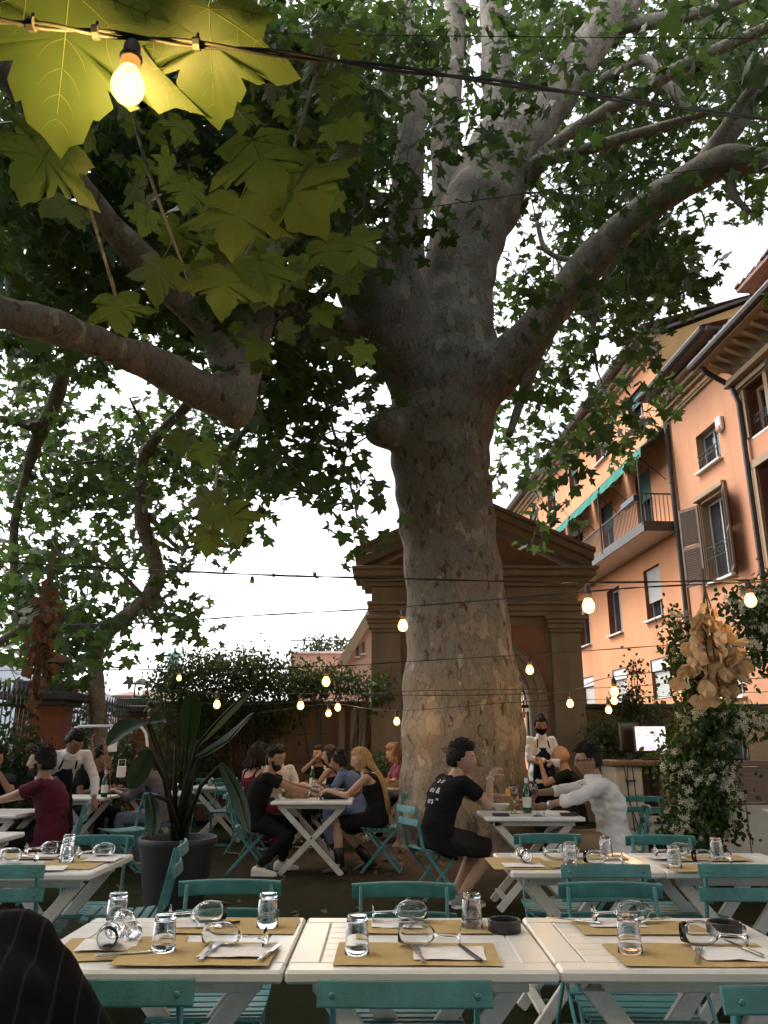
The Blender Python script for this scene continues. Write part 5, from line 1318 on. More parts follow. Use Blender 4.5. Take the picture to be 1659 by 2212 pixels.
# till screens
M_scr = emit_mat('till_screen_white', (0.80,0.76,0.92), 0.36)
mon = empty('till_screen', (AY(1408,1600,BY+.12).x,BY+.15,bz), R(-14), 'lit till screen with rows of coloured keys on the bar', 'screen')
w_, h_ = .335, .27; tl = R(-8)
Ms = Matrix.Rotation(tl,4,'X')
bz_ = MB().box((0,0,0),(w_+.04,.035,h_+.04),ch=.008).build('bezel', M_black, mon, loc=(0,0,.24), rot=(tl,0,R(0)))
MB().quad((-w_/2,-.0195,-h_/2),(w_/2,-.0195,-h_/2),(w_/2,-.0195,h_/2),(-w_/2,-.0195,h_/2)).build('display', M_scr, bz_)
kc = [emit_mat('key_red',(0.30,0.05,0.06),.15), emit_mat('key_green',(0.05,0.16,0.08),.15), emit_mat('key_blue',(0.05,0.07,0.25),.15), emit_mat('key_lilac',(0.5,0.32,0.6),.25)]
key_me = [MB().quad((-.5,0,-.5),(.5,0,-.5),(.5,0,.5),(-.5,0,.5)).mesh('key', k) for k in kc]
for (cx_,nn) in ((-.145,5),(-.12,4),(-.055,6),(-.035,5),(.025,7),(.045,6)):
    for j in range(nn):
        link('key', key_me[(j+nn) % 2 if cx_ < 0 else (0 if j % 3 else 2)], bz_, (cx_,-.0215,.11-j*.026), None, (.012,1,.012))
for (z,wd,k) in ((-.085,.30,3),(-.11,.30,3),(.08,.07,0),(.05,.07,2)): link('key', key_me[k], bz_, (.0 if wd > .2 else .12,-.0215,z), None, (wd,1,.010 if wd > .2 else .004))
MB().box((0,.06,.06),(.10,.06,.12),ch=.01).build('stand', M_black, mon); MB().box((0,.05,.012),(.24,.2,.022),ch=.008).build('foot', M_black, mon)
m2 = empty('customer_screen', (AY(1362,1600,BY+.3).x,BY+.35,bz), R(12), 'dark back of a second screen left of the lit till', 'screen')
MB().box((0,0,.26),(.26,.05,.33),ch=.012).build('housing', M_black, m2); MB().box((0,.02,.05),(.06,.05,.1)).build('stand', M_black, m2)
for i,(u,sg) in enumerate(((1345,1),(1352,-1),(1362,1))):
    A = AY(u,1644,BY-.02); c_ = empty('power_lead', A, 0, ('leftmost','middle','rightmost')[i]+' of the black leads dangling down the bar drawers', 'lead', 'leads on the bar')
    MB().tube([(0,.25,.01),(0,.0,.012),(.0,-.045,-.05),(.02*sg,-.05,-.3-.1*i),(.05+.03*i,-.05,-.6-.15*i),(.06+.04*i,-.05,-.75-.2*i)],.007,5).build('wire', M_cable, c_, smooth=True)
def lathe_thing(name, label, cat, loc, prof, m_, n=18, group=None, part='body'):
    e_ = empty(name, loc, 0, label, cat, group); MB().lathe(prof,n).build(part, m_, e_, smooth='auto'); return e_
M_greenglass = mat('green_bottle_glass', (0.010,0.055,0.018), 0.08, spec=0.8)
M_darkglass = mat('dark_bottle_glass', (0.012,0.012,0.010), 0.08, spec=0.8)
def bottle_prof(h, r_): return [(0,0),(r_,0),(r_,h*.58),(r_*.9,h*.66),(r_*.42,h*.78),(r_*.36,h*.93),(r_*.42,h*.94),(r_*.42,h),(0,h)]
for (u,h_,r_,m_,lab) in ((1603,.30,.04,M_darkglass,'dark bottle on the bar, nearest the jasmine'),(1613,.27,.038,M_darkglass,'shorter dark bottle on the bar, right of its taller neighbour')):
    lathe_thing('bar_bottle', lab, 'bottle', (AY(u,1640,BY+.3).x,BY+.3,bz), bottle_prof(h_,r_), m_, group='bottles on the bar')
q = AY(1580,1600,BY+.35); g_ = empty('coffee_machine', (q.x,BY+.35,bz), 0, 'black appliance on the bar right of the jasmine climber', 'appliance'); MB().box((0,0,.17),(.16,.2,.34),ch=.02).build('body', M_black, g_); MB().ell((0,0,.36),(.06,.06,.03)).build('lid', M_steel, g_)
q = AY(1600,1580,BY+.9); g_ = empty('cream_board', (q.x,BY+.9,bz), R(-6), 'cream board standing behind the bar bottles', 'board'); MB().box((0,0,.26),(.62,.03,.56),ch=.006).build('panel', M_trim, g_); MB().box((0,.06,.02),(.5,.14,.03)).build('foot', M_woodt, g_)
# little tiled roofs of the kiosk at the right edge
q = AY(1659,1535,12.5); kq = empty('kiosk', (q.x+.9,12.6,0), R(-8), 'small brick kiosk with grey slab roof behind the bar at right edge', 'kiosk')
MB().box((0,0,(q.z-.25)/2),(2.6,1.6,q.z-.25),ch=.01).build('wall', M_trim, kq)
for (dz,wd) in ((-.22,2.75),(-.12,2.9),(-.02,3.0)): MB().box((0,0,q.z+dz),(wd,wd-.9,.085),ch=.01).build('roof_slab', M_cap if dz > -.1 else M_wframe, kq)
# ------------------------------------------------------------------ folding chairs
def curved_slat(L, h, t, sag, n=6):
    """slat along x, L long, h tall (z), t thick, bowed by sag in -y"""
    b = MB(); vs = []
    for i in range(n+1):
        x = -L/2+L*i/n; y = -sag*(1-(2*x/L)**2); 
        for (dy,dz) in ((-t/2,-h/2+.004),(-t/2,h/2-.004),(-t/2+.002,h/2),(t/2-.002,h/2),(t/2,h/2-.004),(t/2,-h/2+.004),(t/2-.002,-h/2),(-t/2+.002,-h/2)): vs.append((x,y+dy,dz))
    fs = [(i*8+j,i*8+(j+1)%8,(i+1)*8+(j+1)%8,(i+1)*8+j) for i in range(n) for j in range(8)]
    fs += [tuple(range(7,-1,-1)), tuple(n*8+j for j in range(8))]
    b.add(vs, fs); return b
back_me = curved_slat(.40,.056,.014,.022).mesh('back_slat', M_teal)
seat_me = curved_slat(.37,.014,.045,.0).mesh('seat_slat', M_teal)
seatc = MB()
def make_chair():
    e_ = empty('folding_chair')
    for sx in (-1,1):
        x = sx*.165
        b = MB(); b.bar((x,-.258,.800),(x,-.185,.47),.012,.030,up=(0,1,0),ch=.003); b.bar((x,-.186,.475),(x,.215,.0),.012,.030,up=(0,1,.4),ch=.003); b.build('front_leg', M_teal, e_)
        x = sx*.140
        b = MB(); b.bar((x,.165,.435),(x,-.235,.0),.012,.028,up=(0,1,.4),ch=.003); b.build('rear_leg', M_teal, e_)
        b = MB(); b.bar((sx*.152,-.165,.430),(sx*.152,.185,.438),.010,.026,ch=.002); b.build('seat_rail', M_teal, e_)
    link('back_slat', back_me, e_, (0,-.270,.783), (R(-12),0,0)); link('back_slat', back_me, e_, (0,-.247,.683), (R(-12),0,0))
    for i in range(7):
        y = -.165+i*.058; link('seat_slat', seat_me, e_, (0,y,.452+.012*((i-3)/3)**2), (R(4*(i-3)),0,0))
    MB().tube([(-.165,.165,.055),(.165,.165,.055)],.007,6).build('stretcher', M_teal, e_); MB().tube([(-.14,-.215,.03),(.14,-.215,.03)],.007,6).build('stretcher', M_teal, e_)
    for sx in (-1,1):
        for (y,z) in ((-.288,.783),(-.265,.683)): MB().lathe([(0,.004),(.006,.003),(.008,0)],8,(sx*.165,y,z),Matrix.Rotation(R(90),3,'X')).build('rivet', M_teal, e_)
    return e_
CHAIR0 = make_chair(); _first = [True]
def chair(x, y, rz, label, group='teal folding chairs'):
    if _first[0]: o = CHAIR0; _first[0] = False
    else: o = tree_copy(CHAIR0)
    o.location = (x,y,0); o.rotation_euler = (0,0,rz); return tag(o, label, 'chair', group)
PI = math.pi
chair(AH(415,2106,.82).x-.20, 2.31, R(1), 'teal folding chair beside the striped shoulder, nearest the viewer')
chair(.052, 2.30, R(-1), 'teal folding chair seen from behind, nearest the viewer, at the middle front table')
chair(AH(1560,2122,.82).x+.19, 2.26, R(2), 'teal folding chair cut by the bottom right corner')
chair(AH(503,1897,.82).x, 3.12, PI+R(2), 'teal folding chair facing us across the left front table')
chair(AH(872,1905,.82).x, 3.06, PI, 'teal folding chair facing us across the middle front table')
chair(AH(1315,1905,.82).x, 3.06, PI-R(2), 'teal folding chair facing us across the right front table')
chair(AH(1305,1863,.82).x, 4.09, R(1), 'teal chair with dark back at the near side of the second row, left one')
chair(AH(1612,1863,.82).x, 4.09, R(-3), 'teal chair with dark back at the near side of the second row, at right edge')
chair(AH(1184,1800,.82).x, 4.78, PI, 'teal chair behind the second row table, in front of the pale trousers')
chair(AH(1438,1808,.82).x, 4.70, PI-R(3), 'teal chair behind the second row table, below the jasmine')
chair(AH(218,1803,.82).x, 4.70, PI+R(3), 'teal chair behind the left table, beside the black pot')
chair(AH(10,1858,.82).x, 4.07, R(4), 'teal chair with dark back at the near side of the left table, at left edge')
chair(AH(262,1972,.45).x+.05, 4.62, PI/2+R(8), 'teal chair turned sideways in front of the black pot')
chair(-1.44, 9.22, -PI/2+R(4), 'teal chair under the bearded man in black')
chair(-.03, 9.20, PI/2-R(4), 'teal chair under the blonde woman')
chair(.44, 7.40, -PI/2+R(22), 'teal chair under the man with lettered black shirt')
chair(2.02, 7.33, PI/2-R(10), 'teal chair under the man in white shirt')
chair(2.55, 8.3, R(160), 'empty teal chair behind the man in white shirt')
chair(-2.98, 7.62, PI/2+R(15), 'teal chair under the man in burgundy shirt')
chair(-2.75, 8.9, PI/2+R(35), 'empty teal chair with light falling on its seat, left of the pot')
chair(-2.56, 9.75, PI/2+R(12), 'teal chair under the person in grey and jeans')
chair(-2.15, 11.2, R(178), 'teal chair at the far left table by the wall')
chair(-2.7, 12.6, R(184), 'teal chair at the farthest table by the wall, left')
chair(-2.0, 12.6, R(176), 'teal chair at the farthest table by the wall, right')
chair(-1.74, 10.72, R(-38), 'teal chair under the woman with dark curly hair')
chair(3.55, 7.0, R(20), 'teal chair at the right edge by the bar')
# ------------------------------------------------------------------ slatted folding tables
def make_table(w, d, name='folding_table'):
    e_ = empty(name); h = .74; fw = .085; t_ = .034
    ins = .09
    for sy in (-1,1): MB().box((0,sy*(d/2-fw/2),h-t_/2),(w,fw,t_),ch=.008).build('frame_board', M_white, e_)
    for sx in (-1,1): MB().box((sx*(w/2-ins/2),0,h-t_/2),(ins,d-2*fw-.002,t_),ch=.006).build('frame_board', M_white, e_)
    n = 7; L = w-2*ins-.004; pd = (d-2*fw)/n; pm = MB().box((0,0,0),(L,pd-.0032,t_),ch=.0018).mesh('plank', M_white)
    for i in range(n): link('plank', pm, e_, (0,-(d-2*fw)/2+pd*(i+.5),h-t_/2-.0004))
    for sy in (-1,1):
        y = sy*(d/2-.10)
        a = MB(); a.bar((-w/2+.09,y,h-.05),(w/2-.10,y,.012),.030,.058,up=(0,1,0) if False else (0,0,1),ch=.004); a.build('leg', M_wood_leg, e_)
        y2 = y-sy*.036
        a = MB(); a.bar((w/2-.09,y2,h-.05),(-w/2+.10,y2,.012),.030,.058,ch=.004); a.build('leg', M_wood_leg, e_)
        MB().lathe([(0,.012),(.009,.008),(.011,0)],10,(0,y-.016 if sy < 0 else y+.016,h*.5),Matrix.Rotation(R(90)*(1 if sy < 0 else -1),3,'X')).build('bolt', M_darkmetal, e_)
        MB().box((0,y,h-t_-.022),(w-.14,.03,.04),ch=.003).build('apron', M_wood_leg, e_)
    for sx in (-1,1): MB().box((sx*(w/2-.15),0,.10),(.05,d-.28,.02),ch=.003).build('stretcher', M_wood_leg, e_)
    return e_
TBL = {}
def table(x, y, label, w=.745, d=.68, rz=0.0, group='white folding tables'):
    k = (w,d)
    if k in TBL: o = tree_copy(TBL[k])
    else: o = TBL[k] = make_table(w,d)
    o.location = (x,y,0); o.rotation_euler = (0,0,rz); return tag(o, label, 'table', group)
table(-.648, 2.735, 'white slatted table in the front row, left, by the striped shoulder')
table(.103, 2.735, 'white slatted table in the middle of the front row')
table(.856, 2.735, 'white slatted table in the front row, right', rz=R(-.8))
table(.985, 4.46, 'white table in the second row right of the trunk, left one')
table(1.735, 4.45, 'white table in the second row at the right edge', rz=R(-1))
table(-1.765, 4.40, 'white laid table at left edge in front of the black pot')
table(-2.875, 5.56, 'bare white table corner at the left edge')
table(-.77, 9.2, 'white table with crossed legs between the bearded man and the blonde woman', .86, .70)
table(1.265, 7.36, 'white table between the two men right of the trunk', .83, .70)
table(-3.55, 7.6, 'table of the man in burgundy at left edge')
table(-3.55, 9.75, 'bare slatted table behind the man in burgundy')
table(-2.85, 10.55, 'laid table before the person in grey and jeans')
table(-2.35, 12.1, 'farthest white table along the garden wall', .86, .70)
table(-.95, 11.6, 'table of the women near the garden wall', .86, .70)
table(.05, 11.9, 'table half hidden behind the trunk by the woman in pink', .86, .70)
table(3.95, 7.6, 'white table at the right edge in front of the bar')
# ------------------------------------------------------------------ tableware
m, t, p = new_mat('clear_glass'); M_glass = m
p.inputs['Base Color'].default_value=(.97,.98,.98,1); p.inputs['Transmission Weight'].default_value=1.0; p.inputs['Roughness'].default_value=0.0; p.inputs['IOR'].default_value=1.46
def outward(mb_, name):
    me = mb_.mesh(name, M_glass, True); b_ = bmesh.new(); b_.from_mesh(me); bmesh.ops.recalc_face_normals(b_, faces=b_.faces); b_.to_mesh(me); b_.free(); me.update(); return me
tum_me = outward(MB().lathe([(0,.1185),(.029,.1185),(.0325,.115),(.0345,.105),(.0395,.03),(.0412,.001),(.0400,0),(.0388,.001),(.037,.03),(.0318,.096),(.0285,.101),(0,.102)],28),'glass_wall')
TZ = .741
def tumbler(u, v, label, z=TZ):
    e_ = empty('tumbler', AH(u,v,z), random.uniform(0,6), label, 'glass', 'upturned tumblers'); link('glass_wall', tum_me, e_); e_.scale = (.88,.88,.90); return e_
wg = MB().lathe([(.0,.0),(.034,.0012),(.0345,.002),(.012,.0055),(.0055,.011),(.0048,.03),(.0048,.075),(.007,.083),(.020,.092),(.033,.108),(.040,.130),(.0405,.150),(.036,.180),(.031,.205),(.0302,.205),(.035,.179),(.0393,.150),(.0388,.131),(.032,.109),(.019,.0935),(0,.086)],28)
wine_me = outward(wg,'glass_wall')
def wineglass(u, v, ang, label, z=TZ, lying=True):
    p_ = AH(u,v,z); e_ = empty('wine_glass', p_, R(ang), label, 'glass', 'wine glasses')
    o = link('glass_wall', wine_me, e_); e_.scale = (.92,.86,.86)
    if lying:
        # axis along +x, resting on foot rim and bowl
        til_ = math.atan2(.0405-.0345,.145); o.matrix_local = Matrix.Translation((-.10,0,.0350)) @ Matrix.Rotation(PI/2-til_*1.0,4,'Y')
    return e_
pap = {}
def paper(name, u, v, w, d, ang, m_, label, dz, group, cat):
    p_ = AH(u,v,TZ); nx, ny = 8, 6; vs = []; sd_ = random.random()*50
    for s_ in (0,1):
        for j in range(ny+1):
            for i in range(nx+1):
                x, y = -w/2+w*i/nx, -d/2+d*j/ny; ed = max(abs(2*i/nx-1),abs(2*j/ny-1))
                z = .0009*s_+.0022*(mnoise.noise(Vector((x*9+sd_,y*9,sd_)))+.5)+.004*max(0,ed-.8)*5*max(0,mnoise.noise(Vector((x*4+sd_,y*4,3))))
                vs.append((x+.002*mnoise.noise(Vector((y*20,sd_,1))),y+.002*mnoise.noise(Vector((x*20,sd_,2))),z))
    n1 = (nx+1)*(ny+1); fs = []
    for j in range(ny):
        for i in range(nx):
            a = j*(nx+1)+i; fs.append((a,a+nx+1,a+nx+2,a+1)); fs.append((a+n1,a+n1+1,a+n1+nx+2,a+n1+nx+1))
    ring = [i for i in range(nx)]+[nx+(nx+1)*j for j in range(ny)]+[(nx+1)*ny+nx-i for i in range(nx)]+[(nx+1)*(ny-j) for j in range(ny)]
    for k in range(len(ring)): a, b2 = ring[k], ring[(k+1) % len(ring)]; fs.append((a,b2,b2+n1,a+n1))
    o = MB().add([(x_,y_,z_ if name != 'napkin' else z_+.005*max(0,mnoise.noise(Vector((x_*22+sd_,y_*22,sd_))))) for x_,y_,z_ in vs], fs).build(name, m_, None, smooth='auto'); o.location = (p_.x,p_.y,TZ+dz); o.rotation_euler = (0,0,R(ang)); return tag(o, label, cat, group)
def mat_(u,v,label,w=.47,d=.285,ang=0,dz=.0012): return paper('place_mat',u,v,w,d,ang,M_kraft,label,dz,'kraft paper place mats','place mat')
def nap(u,v,label,w=.21,d=.165,ang=0,dz=.0052): return paper('napkin',u,v,w,d,ang,M_napkin,label,dz,'paper napkins','napkin')
fk = MB(); fk.add([(-.006,0,.0),(.006,0,.0),(.0035,.09,.006),(-.0035,.09,.006),(-.006,0,.003),(.006,0,.003),(.0035,.09,.009),(-.0035,.09,.009)],[(3,2,1,0),(4,5,6,7),(0,1,5,4),(1,2,6,5),(2,3,7,6),(3,0,4,7)])
fk.box((0,.108,.008),(.020,.040,.003),ch=.001)
for i in range(4): fk.box((-.0085+i*.00567,.148,.006),(.0030,.05,.0022))
fork_me = fk.mesh('fork_body', M_steel); kn = MB(); kn.box((0,.045,.004),(.013,.09,.007),ch=.003); kn.prism([(-.006,.09),(.008,.09),(.0085,.17),(.003,.195),(-.004,.19)],.0016,c=(0,0,.003)); knife_me = kn.mesh('knife_body', M_steel)
knb_me = kn.mesh('knife_body', M_black)  # same knife in black: a dark reflection put into its colour
def cut(kind,u,v,ang,label,dz=.0085):
    p_ = AH(u,v,TZ); o = link(kind, fork_me if kind == 'fork' else knife_me, None, (p_.x,p_.y,TZ+dz), (0,0,R(ang))); return tag(o, label, kind, kind+'s on the tables')
ash_prof = [(0,0),(.052,0),(.054,.003),(.054,.036),(.050,.038),(.046,.036),(.044,.010),(0,.008)]
def ashtray(u,v,label): return lathe_thing('ashtray', label, 'ashtray', AH(u,v,TZ), ash_prof, M_black, 32, 'black ashtrays', 'bowl')
# front left table
mat_(262,2050,'kraft mat at the left end of the left front table',.36,.28,6,.0012); mat_(430,2066,'kraft mat at the near side of the left front table',.44,.26,-1,.006); mat_(500,2001,'kraft mat at the far side of the left front table',.44,.24,0)
nap(235,2046,'napkin by the striped shoulder',.17,.16,8,.0062); nap(512,2064,'napkin at the near right of the left front table',.20,.15,-3,.0105); nap(420,1999,'napkin at the far side of the left front table',.20,.13,4,.0060)
tumbler(352,2060,'upturned tumbler in front on the left front table'); tumbler(577,2003,'upturned tumbler at far right corner of the left front table'); tumbler(250,2003,'upturned tumbler at far left corner of the left front table')
wineglass(425,1994,4,'wine glass lying at the far side of the left front table',TZ+.004); wineglass(508,2048,172,'wine glass lying at the near side of the left front table, bowl to the left',TZ+.004); wineglass(238,2042,-80,'wine glass lying bowl towards us by the striped shoulder',TZ+.004); wineglass(272,2022,118,'wine glass lying askew behind the one at the striped shoulder',TZ+.004)
cut('fork',432,2086,-6,'fork on the near napkin of the left front table',.0135); cut('knife',560,2088,-10,'knife on the near napkin of the left front table',.0135); cut('fork',430,2010,20,'fork on the far napkin of the left front table'); cut('knife',205,2075,-70,'knife on the napkin by the striped shoulder')
# front middle table
mat_(900,2062,'kraft mat at the near side of the middle front table',.47,.26,-1); mat_(912,2004,'kraft mat at the far side of the middle front table',.44,.20,0)
nap(970,2064,'napkin at the near side of the middle front table',.205,.155,-3); nap(858,1999,'napkin at the far side of the middle front table',.175,.125,1)
tumbler(771,2062,'upturned tumbler at the near left of the middle front table'); tumbler(1020,2004,'upturned tumbler at the far right of the middle front table')
wineglass(862,1992,3,'wine glass lying at the far side of the middle front table',TZ+.003); wineglass(930,2045,175,'wine glass lying at the near side of the middle front table, bowl to the left',TZ+.003)
cut('fork',916,2086,8,'fork on the near napkin of the middle front table'); 
p_ = AH(1040,2086,TZ); kb = link('knife', knb_me, None, (p_.x,p_.y,TZ+.0085), (0,0,R(14))); tag(kb,'dark knife on the near napkin of the middle front table','knife','knives with dark reflection'); cut('fork',886,2010,-4,'fork on the far napkin of the middle front table')
ashtray(1090,2012,'round black ashtray on the middle front table')
# front right table
mat_(1500,2064,'kraft mat at the near side of the right front table',.47,.26,0); mat_(1385,2006,'kraft mat at the far side of the right front table',.42,.20,0)
nap(1600,2066,'napkin at the near right of the right front table',.24,.15,-4); nap(1330,1998,'napkin at the far side of the right front table',.185,.13,-3)
tumbler(1362,2060,'upturned tumbler on the right front table'); wineglass(1340,1993,6,'wine glass lying at the far side of the right front table',TZ+.003); wineglass(1545,2044,173,'wine glass lying at the near side of the right front table',TZ+.003)
ashtray(1567,2018,'round black ashtray on the right front table'); cut('fork',1505,2086,-24,'fork beside the near napkin of the right front table'); cut('knife',1650,2075,10,'knife at the right edge of the right front table'); cut('fork',1370,2004,-60,'fork on the far napkin of the right front table'); cut('knife',1300,2003,60,'knife on the far napkin of the right front table')
# second row
mat_(1120,1866,'kraft mat at the left end of the second row',.30,.40,0,.0012); mat_(1270,1870,'kraft mat at the near side of the second row, left table',.42,.22,0,.0060); mat_(1265,1852,'kraft mat at the far side of the second row, left table',.42,.22,0,.0012)
mat_(1540,1876,'kraft mat at the near side of the second row, right table',.44,.24,0); mat_(1520,1856,'kraft mat at the far side of the second row, right table',.44,.22,0,.006)
nap(1130,1872,'napkin at the left end of the second row',.20,.15,0,.0062); nap(1225,1852,'napkin at the far side of the second row, left table',.19,.14,0,.0060); nap(1310,1872,'napkin at the near side of the second row, left table',.19,.14,0,.0105); nap(1440,1856,'napkin at the far side of the second row, right table',.18,.14,0,.0105)
wineglass(1132,1862,-88,'wine glass lying bowl towards us at the left end of the second row',TZ+.006); wineglass(1212,1850,4,'wine glass lying at the far side of the second row, left table',TZ+.006); wineglass(1305,1868,176,'wine glass lying at the near side of the second row, left table',TZ+.010); wineglass(1452,1850,5,'wine glass lying at the far side of the second row, right table',TZ+.010); wineglass(1540,1866,176,'wine glass lying at the near side of the second row, right table',TZ+.003)
tumbler(1233,1868,'upturned tumbler at the near side of the second row, left table',TZ+.005); tumbler(1310,1852,'upturned tumbler at the far side of the second row, left table'); tumbler(1458,1876,'upturned tumbler at the near side of the second row, right table'); tumbler(1550,1856,'upturned tumbler at the far side of the second row, right table',TZ+.005)
# left table
mat_(160,1866,'kraft mat at the right end of the left edge table',.30,.40,0,.0012); mat_(70,1852,'kraft mat at the far side of the left edge table',.40,.22,0,.006); nap(225,1858,'napkin at the right end of the left edge table',.17,.22,0,.0062); nap(90,1852,'napkin at the far side of the left edge table',.2,.15,0,.0105); nap(95,1880,'napkin at the near side of the left edge table',.2,.13,10,.0062)
tumbler(143,1862,'front one of two upturned tumblers at the left edge table',TZ+.003); tumbler(146,1847,'rear one of two upturned tumblers at the left edge table',TZ+.003); wineglass(92,1846,3,'wine glass lying at the far side of the left edge table',TZ+.008); wineglass(205,1852,40,'wine glass lying askew at the right end of the left edge table',TZ+.005); wineglass(40,1862,178,'wine glass lying at the near side of the left edge table',TZ+.006)
# fallen leaf on the far mat of the left front table
o = link('fallen_leaf', dry_mesh(M_dryr,1), None, AH(515,1998,TZ)+Vector((0,0,.012)), (R(70),R(20),R(40)), (.045,.045,.045)); tag(o,'small russet fallen leaf on the far mat of the left front table','leaf')
# --- things on the diners' tables
M_bag = mat('brown_paper_bag', (0.36,0.23,0.12), 0.9, var=0.12, scale=20, bump=0.5, bscale=60)
def paper_bag(p_, s, rz, label):
    e_ = empty('bread_bag', p_, rz, label, 'paper bag'); b = MB(); n = 12; vs = []
    for (z,r_) in ((0,.07),(.03,.078),(.06,.075),(.085,.082)):
        for j in range(n):
            a = 2*PI*j/n; k = r_*(1+.10*math.sin(j*2.3+z*60)); vs.append((1.5*k*math.cos(a),k*math.sin(a),z+.012*math.sin(j*1.9)*(z > .05)))
    b.add([(x*s,y*s,z*s) for x,y,z in vs],[(i*n+j,i*n+(j+1)%n,(i+1)*n+(j+1)%n,(i+1)*n+j) for i in range(3) for j in range(n)]+[tuple(range(n-1,-1,-1))]); b.build('bag', M_bag, e_); 
    MB().ell((0,0,.05*s),(.08*s,.05*s,.035*s)).build('bread', mat('bread_crust',(0.42,0.22,0.08),.8,var=.2,scale=15), e_, smooth=True); return e_
def bottle(p_, label, h=.29, r_=.037, lab=True):
    e_ = empty('green_bottle', p_, random.uniform(0,6), label, 'bottle', 'green glass bottles'); MB().lathe(bottle_prof(h,r_),20).build('body', M_greenglass, e_, smooth='auto')
    if lab: MB().lathe([(r_+.0008,h*.16),(r_+.0008,h*.46)],20).build('paper_label', M_napkin, e_, smooth=True)
    MB().lathe([(r_*.44,h*.86),(r_*.46,h*1.005),(0,h*1.006)],14).build('cap', M_sill, e_); return e_
M_wine = mat('amber_drink', (0.62,0.36,0.06), .1, spec=.5); M_wine.node_tree.nodes['Principled BSDF'].inputs['Transmission Weight'].default_value = .6
def drink(p_, label, fill=True, m_=None):
    e_ = empty('stem_glass', p_, 0, label, 'glass', 'filled stem glasses'); link('glass_wall', wine_me, e_)
    if fill: MB().lathe([(0,.0868),(.018,.0945),(.031,.110),(.0375,.131),(.0375,.1325),(0,.1325)],20).build('drink', m_ or M_wine, e_, smooth=True)
    return e_
y8 = .742
T9 = Vector((1.265,7.36,y8)); T8v = Vector((-.77,9.2,y8))
bottle(AH(1142,1757,y8)+Vector((0,.05,0)), 'green water bottle with pale label between the two men')
e_ = drink(AH(1112,1757,y8)+Vector((0,.0,0)), 'tall glass of amber drink with orange slice, left of the green bottle'); e_.scale=(1.15,1.15,1.15)
MB().lathe([(0,.004),(.03,.004),(.032,0),(.03,-.004),(0,-.004)],18,(-.035,-.02,.155),Matrix.Rotation(R(80),3,'X')).build('orange_slice', mat('orange_slice',(0.75,0.33,0.03),.5), e_)
bw = lathe_thing('snack_bowl', 'white flared snack bowl before the lettered shirt man', 'bowl', AH(1085,1752,y8)+Vector((0,.1,0)), [(0,0),(.04,0),(.085,.055),(.082,.055),(.038,.006),(0,.006)], M_sill, 24)
paper_bag(AH(1125,1750,y8)+Vector((0,.18,0)), 1.0, .4, 'brown paper bread bag behind the amber drink')
def slab(name,label,cat,p_,size,m_,rz=0,ch=.004):
    e_ = empty(name,p_,rz,label,cat); MB().box((0,0,size[2]/2),size,ch=ch).build('body',m_,e_); return e_
slab('phone','black phone case at the right end of the men\'s table','phone',AH(1232,1763,y8)+Vector((0,.06,0)),(.15,.08,.022),M_black,.1); slab('wallet','dark blue wallet before the lettered shirt man','wallet',AH(1092,1764,y8)+Vector((-.03,.06,0)),(.13,.09,.022),mat('navy_leather',(0.015,0.015,0.06),.5),.1)
lathe_thing('glass_ashtray','clear glass ashtray below the green bottle','ashtray',AH(1160,1764,y8)+Vector((.02,.05,0)),[(0,0),(.055,0),(.06,.03),(.05,.03),(.045,.008),(0,.008)],M_glass,20)
nk = MB(); nk.add([(-.1,-.04,0),(.1,-.05,0),(.09,.06,0),(-.08,.06,0),(-.07,-.02,.05),(.03,-.02,.022),(.0,.03,.02),(-.05,.03,.045)],[(3,2,1,0),(0,1,5,4),(1,2,6,5),(2,3,7,6),(3,0,4,7),(4,5,6,7)]); e_ = empty('crumpled_napkin',AH(1202,1763,y8)+Vector((0,.08,0)),.1,'crumpled white napkin before the white shirt man','napkin'); nk.build('paper',M_napkin,e_)
paper_bag(AH(640,1725,y8)+Vector((.0,.12,0)), 1.25, .3, 'crumpled brown bread bag beside the bearded man\'s arm')
drink(AH(672,1722,y8)+Vector((.03,.15,0)), 'empty stem glass between the bearded man and the blonde woman', False)
e_ = empty('tumbler', AH(700,1722,y8)+Vector((.02,.25,.118)), 0, 'water tumbler left of the black handbag', 'glass'); o = link('glass_wall', tum_me, e_); o.rotation_euler = (PI,0,0); e_.scale=(1.1,1.1,1)
e_ = empty('tumbler', AH(716,1722,y8)+Vector((.03,.27,.118)), 0, 'water tumbler right beside its twin, nearer the handbag', 'glass'); o = link('glass_wall', tum_me, e_); o.rotation_euler = (PI,0,0); e_.scale=(1.1,1.1,1)
hb = empty('handbag', AH(722,1727,y8)+Vector((0,.08,0)), R(4), 'black handbag with hanging strap on the couple\'s table', 'handbag')
b = MB(); b.box((0,0,.05),(.30,.14,.10),ch=.035); b.build('body', mat('black_leather',(0.012,0.012,0.012),.45,var=.3,scale=14,bump=.4,bscale=40), hb, smooth='auto'); MB().tube([(-.14,-.05,.08),(-.17,-.10,-.05),(-.13,-.11,-.32),(-.05,-.10,-.52),(.05,-.09,-.42),(.12,-.10,-.15),(.14,-.06,.07)],.008,6).build('strap', M_black, hb, smooth=True); MB().box((0,-.03,.102),(.22,.05,.012),ch=.005).build('zip_pocket', M_steel, hb)
e_ = slab('face_mask','pale blue folded face mask on the couple\'s table corner','face mask',AH(600,1727,y8)+Vector((.01,.03,0)),(.05,.09,.06),mat('mask_blue',(0.5,0.6,0.72),.9),.3,.02)
for (x,y,lab) in ((-1.0,11.55,'green bottle on the women\'s table, left'),(-.82,11.5,'green bottle on the women\'s table, right')): bottle(Vector((x,y,y8)),lab)
bottle(Vector((-3.22,9.6,y8)),'green bottle behind the burgundy shirt man')
drink(Vector((-2.75,10.45,y8)),'empty stem glass on the table before the person in grey',False)
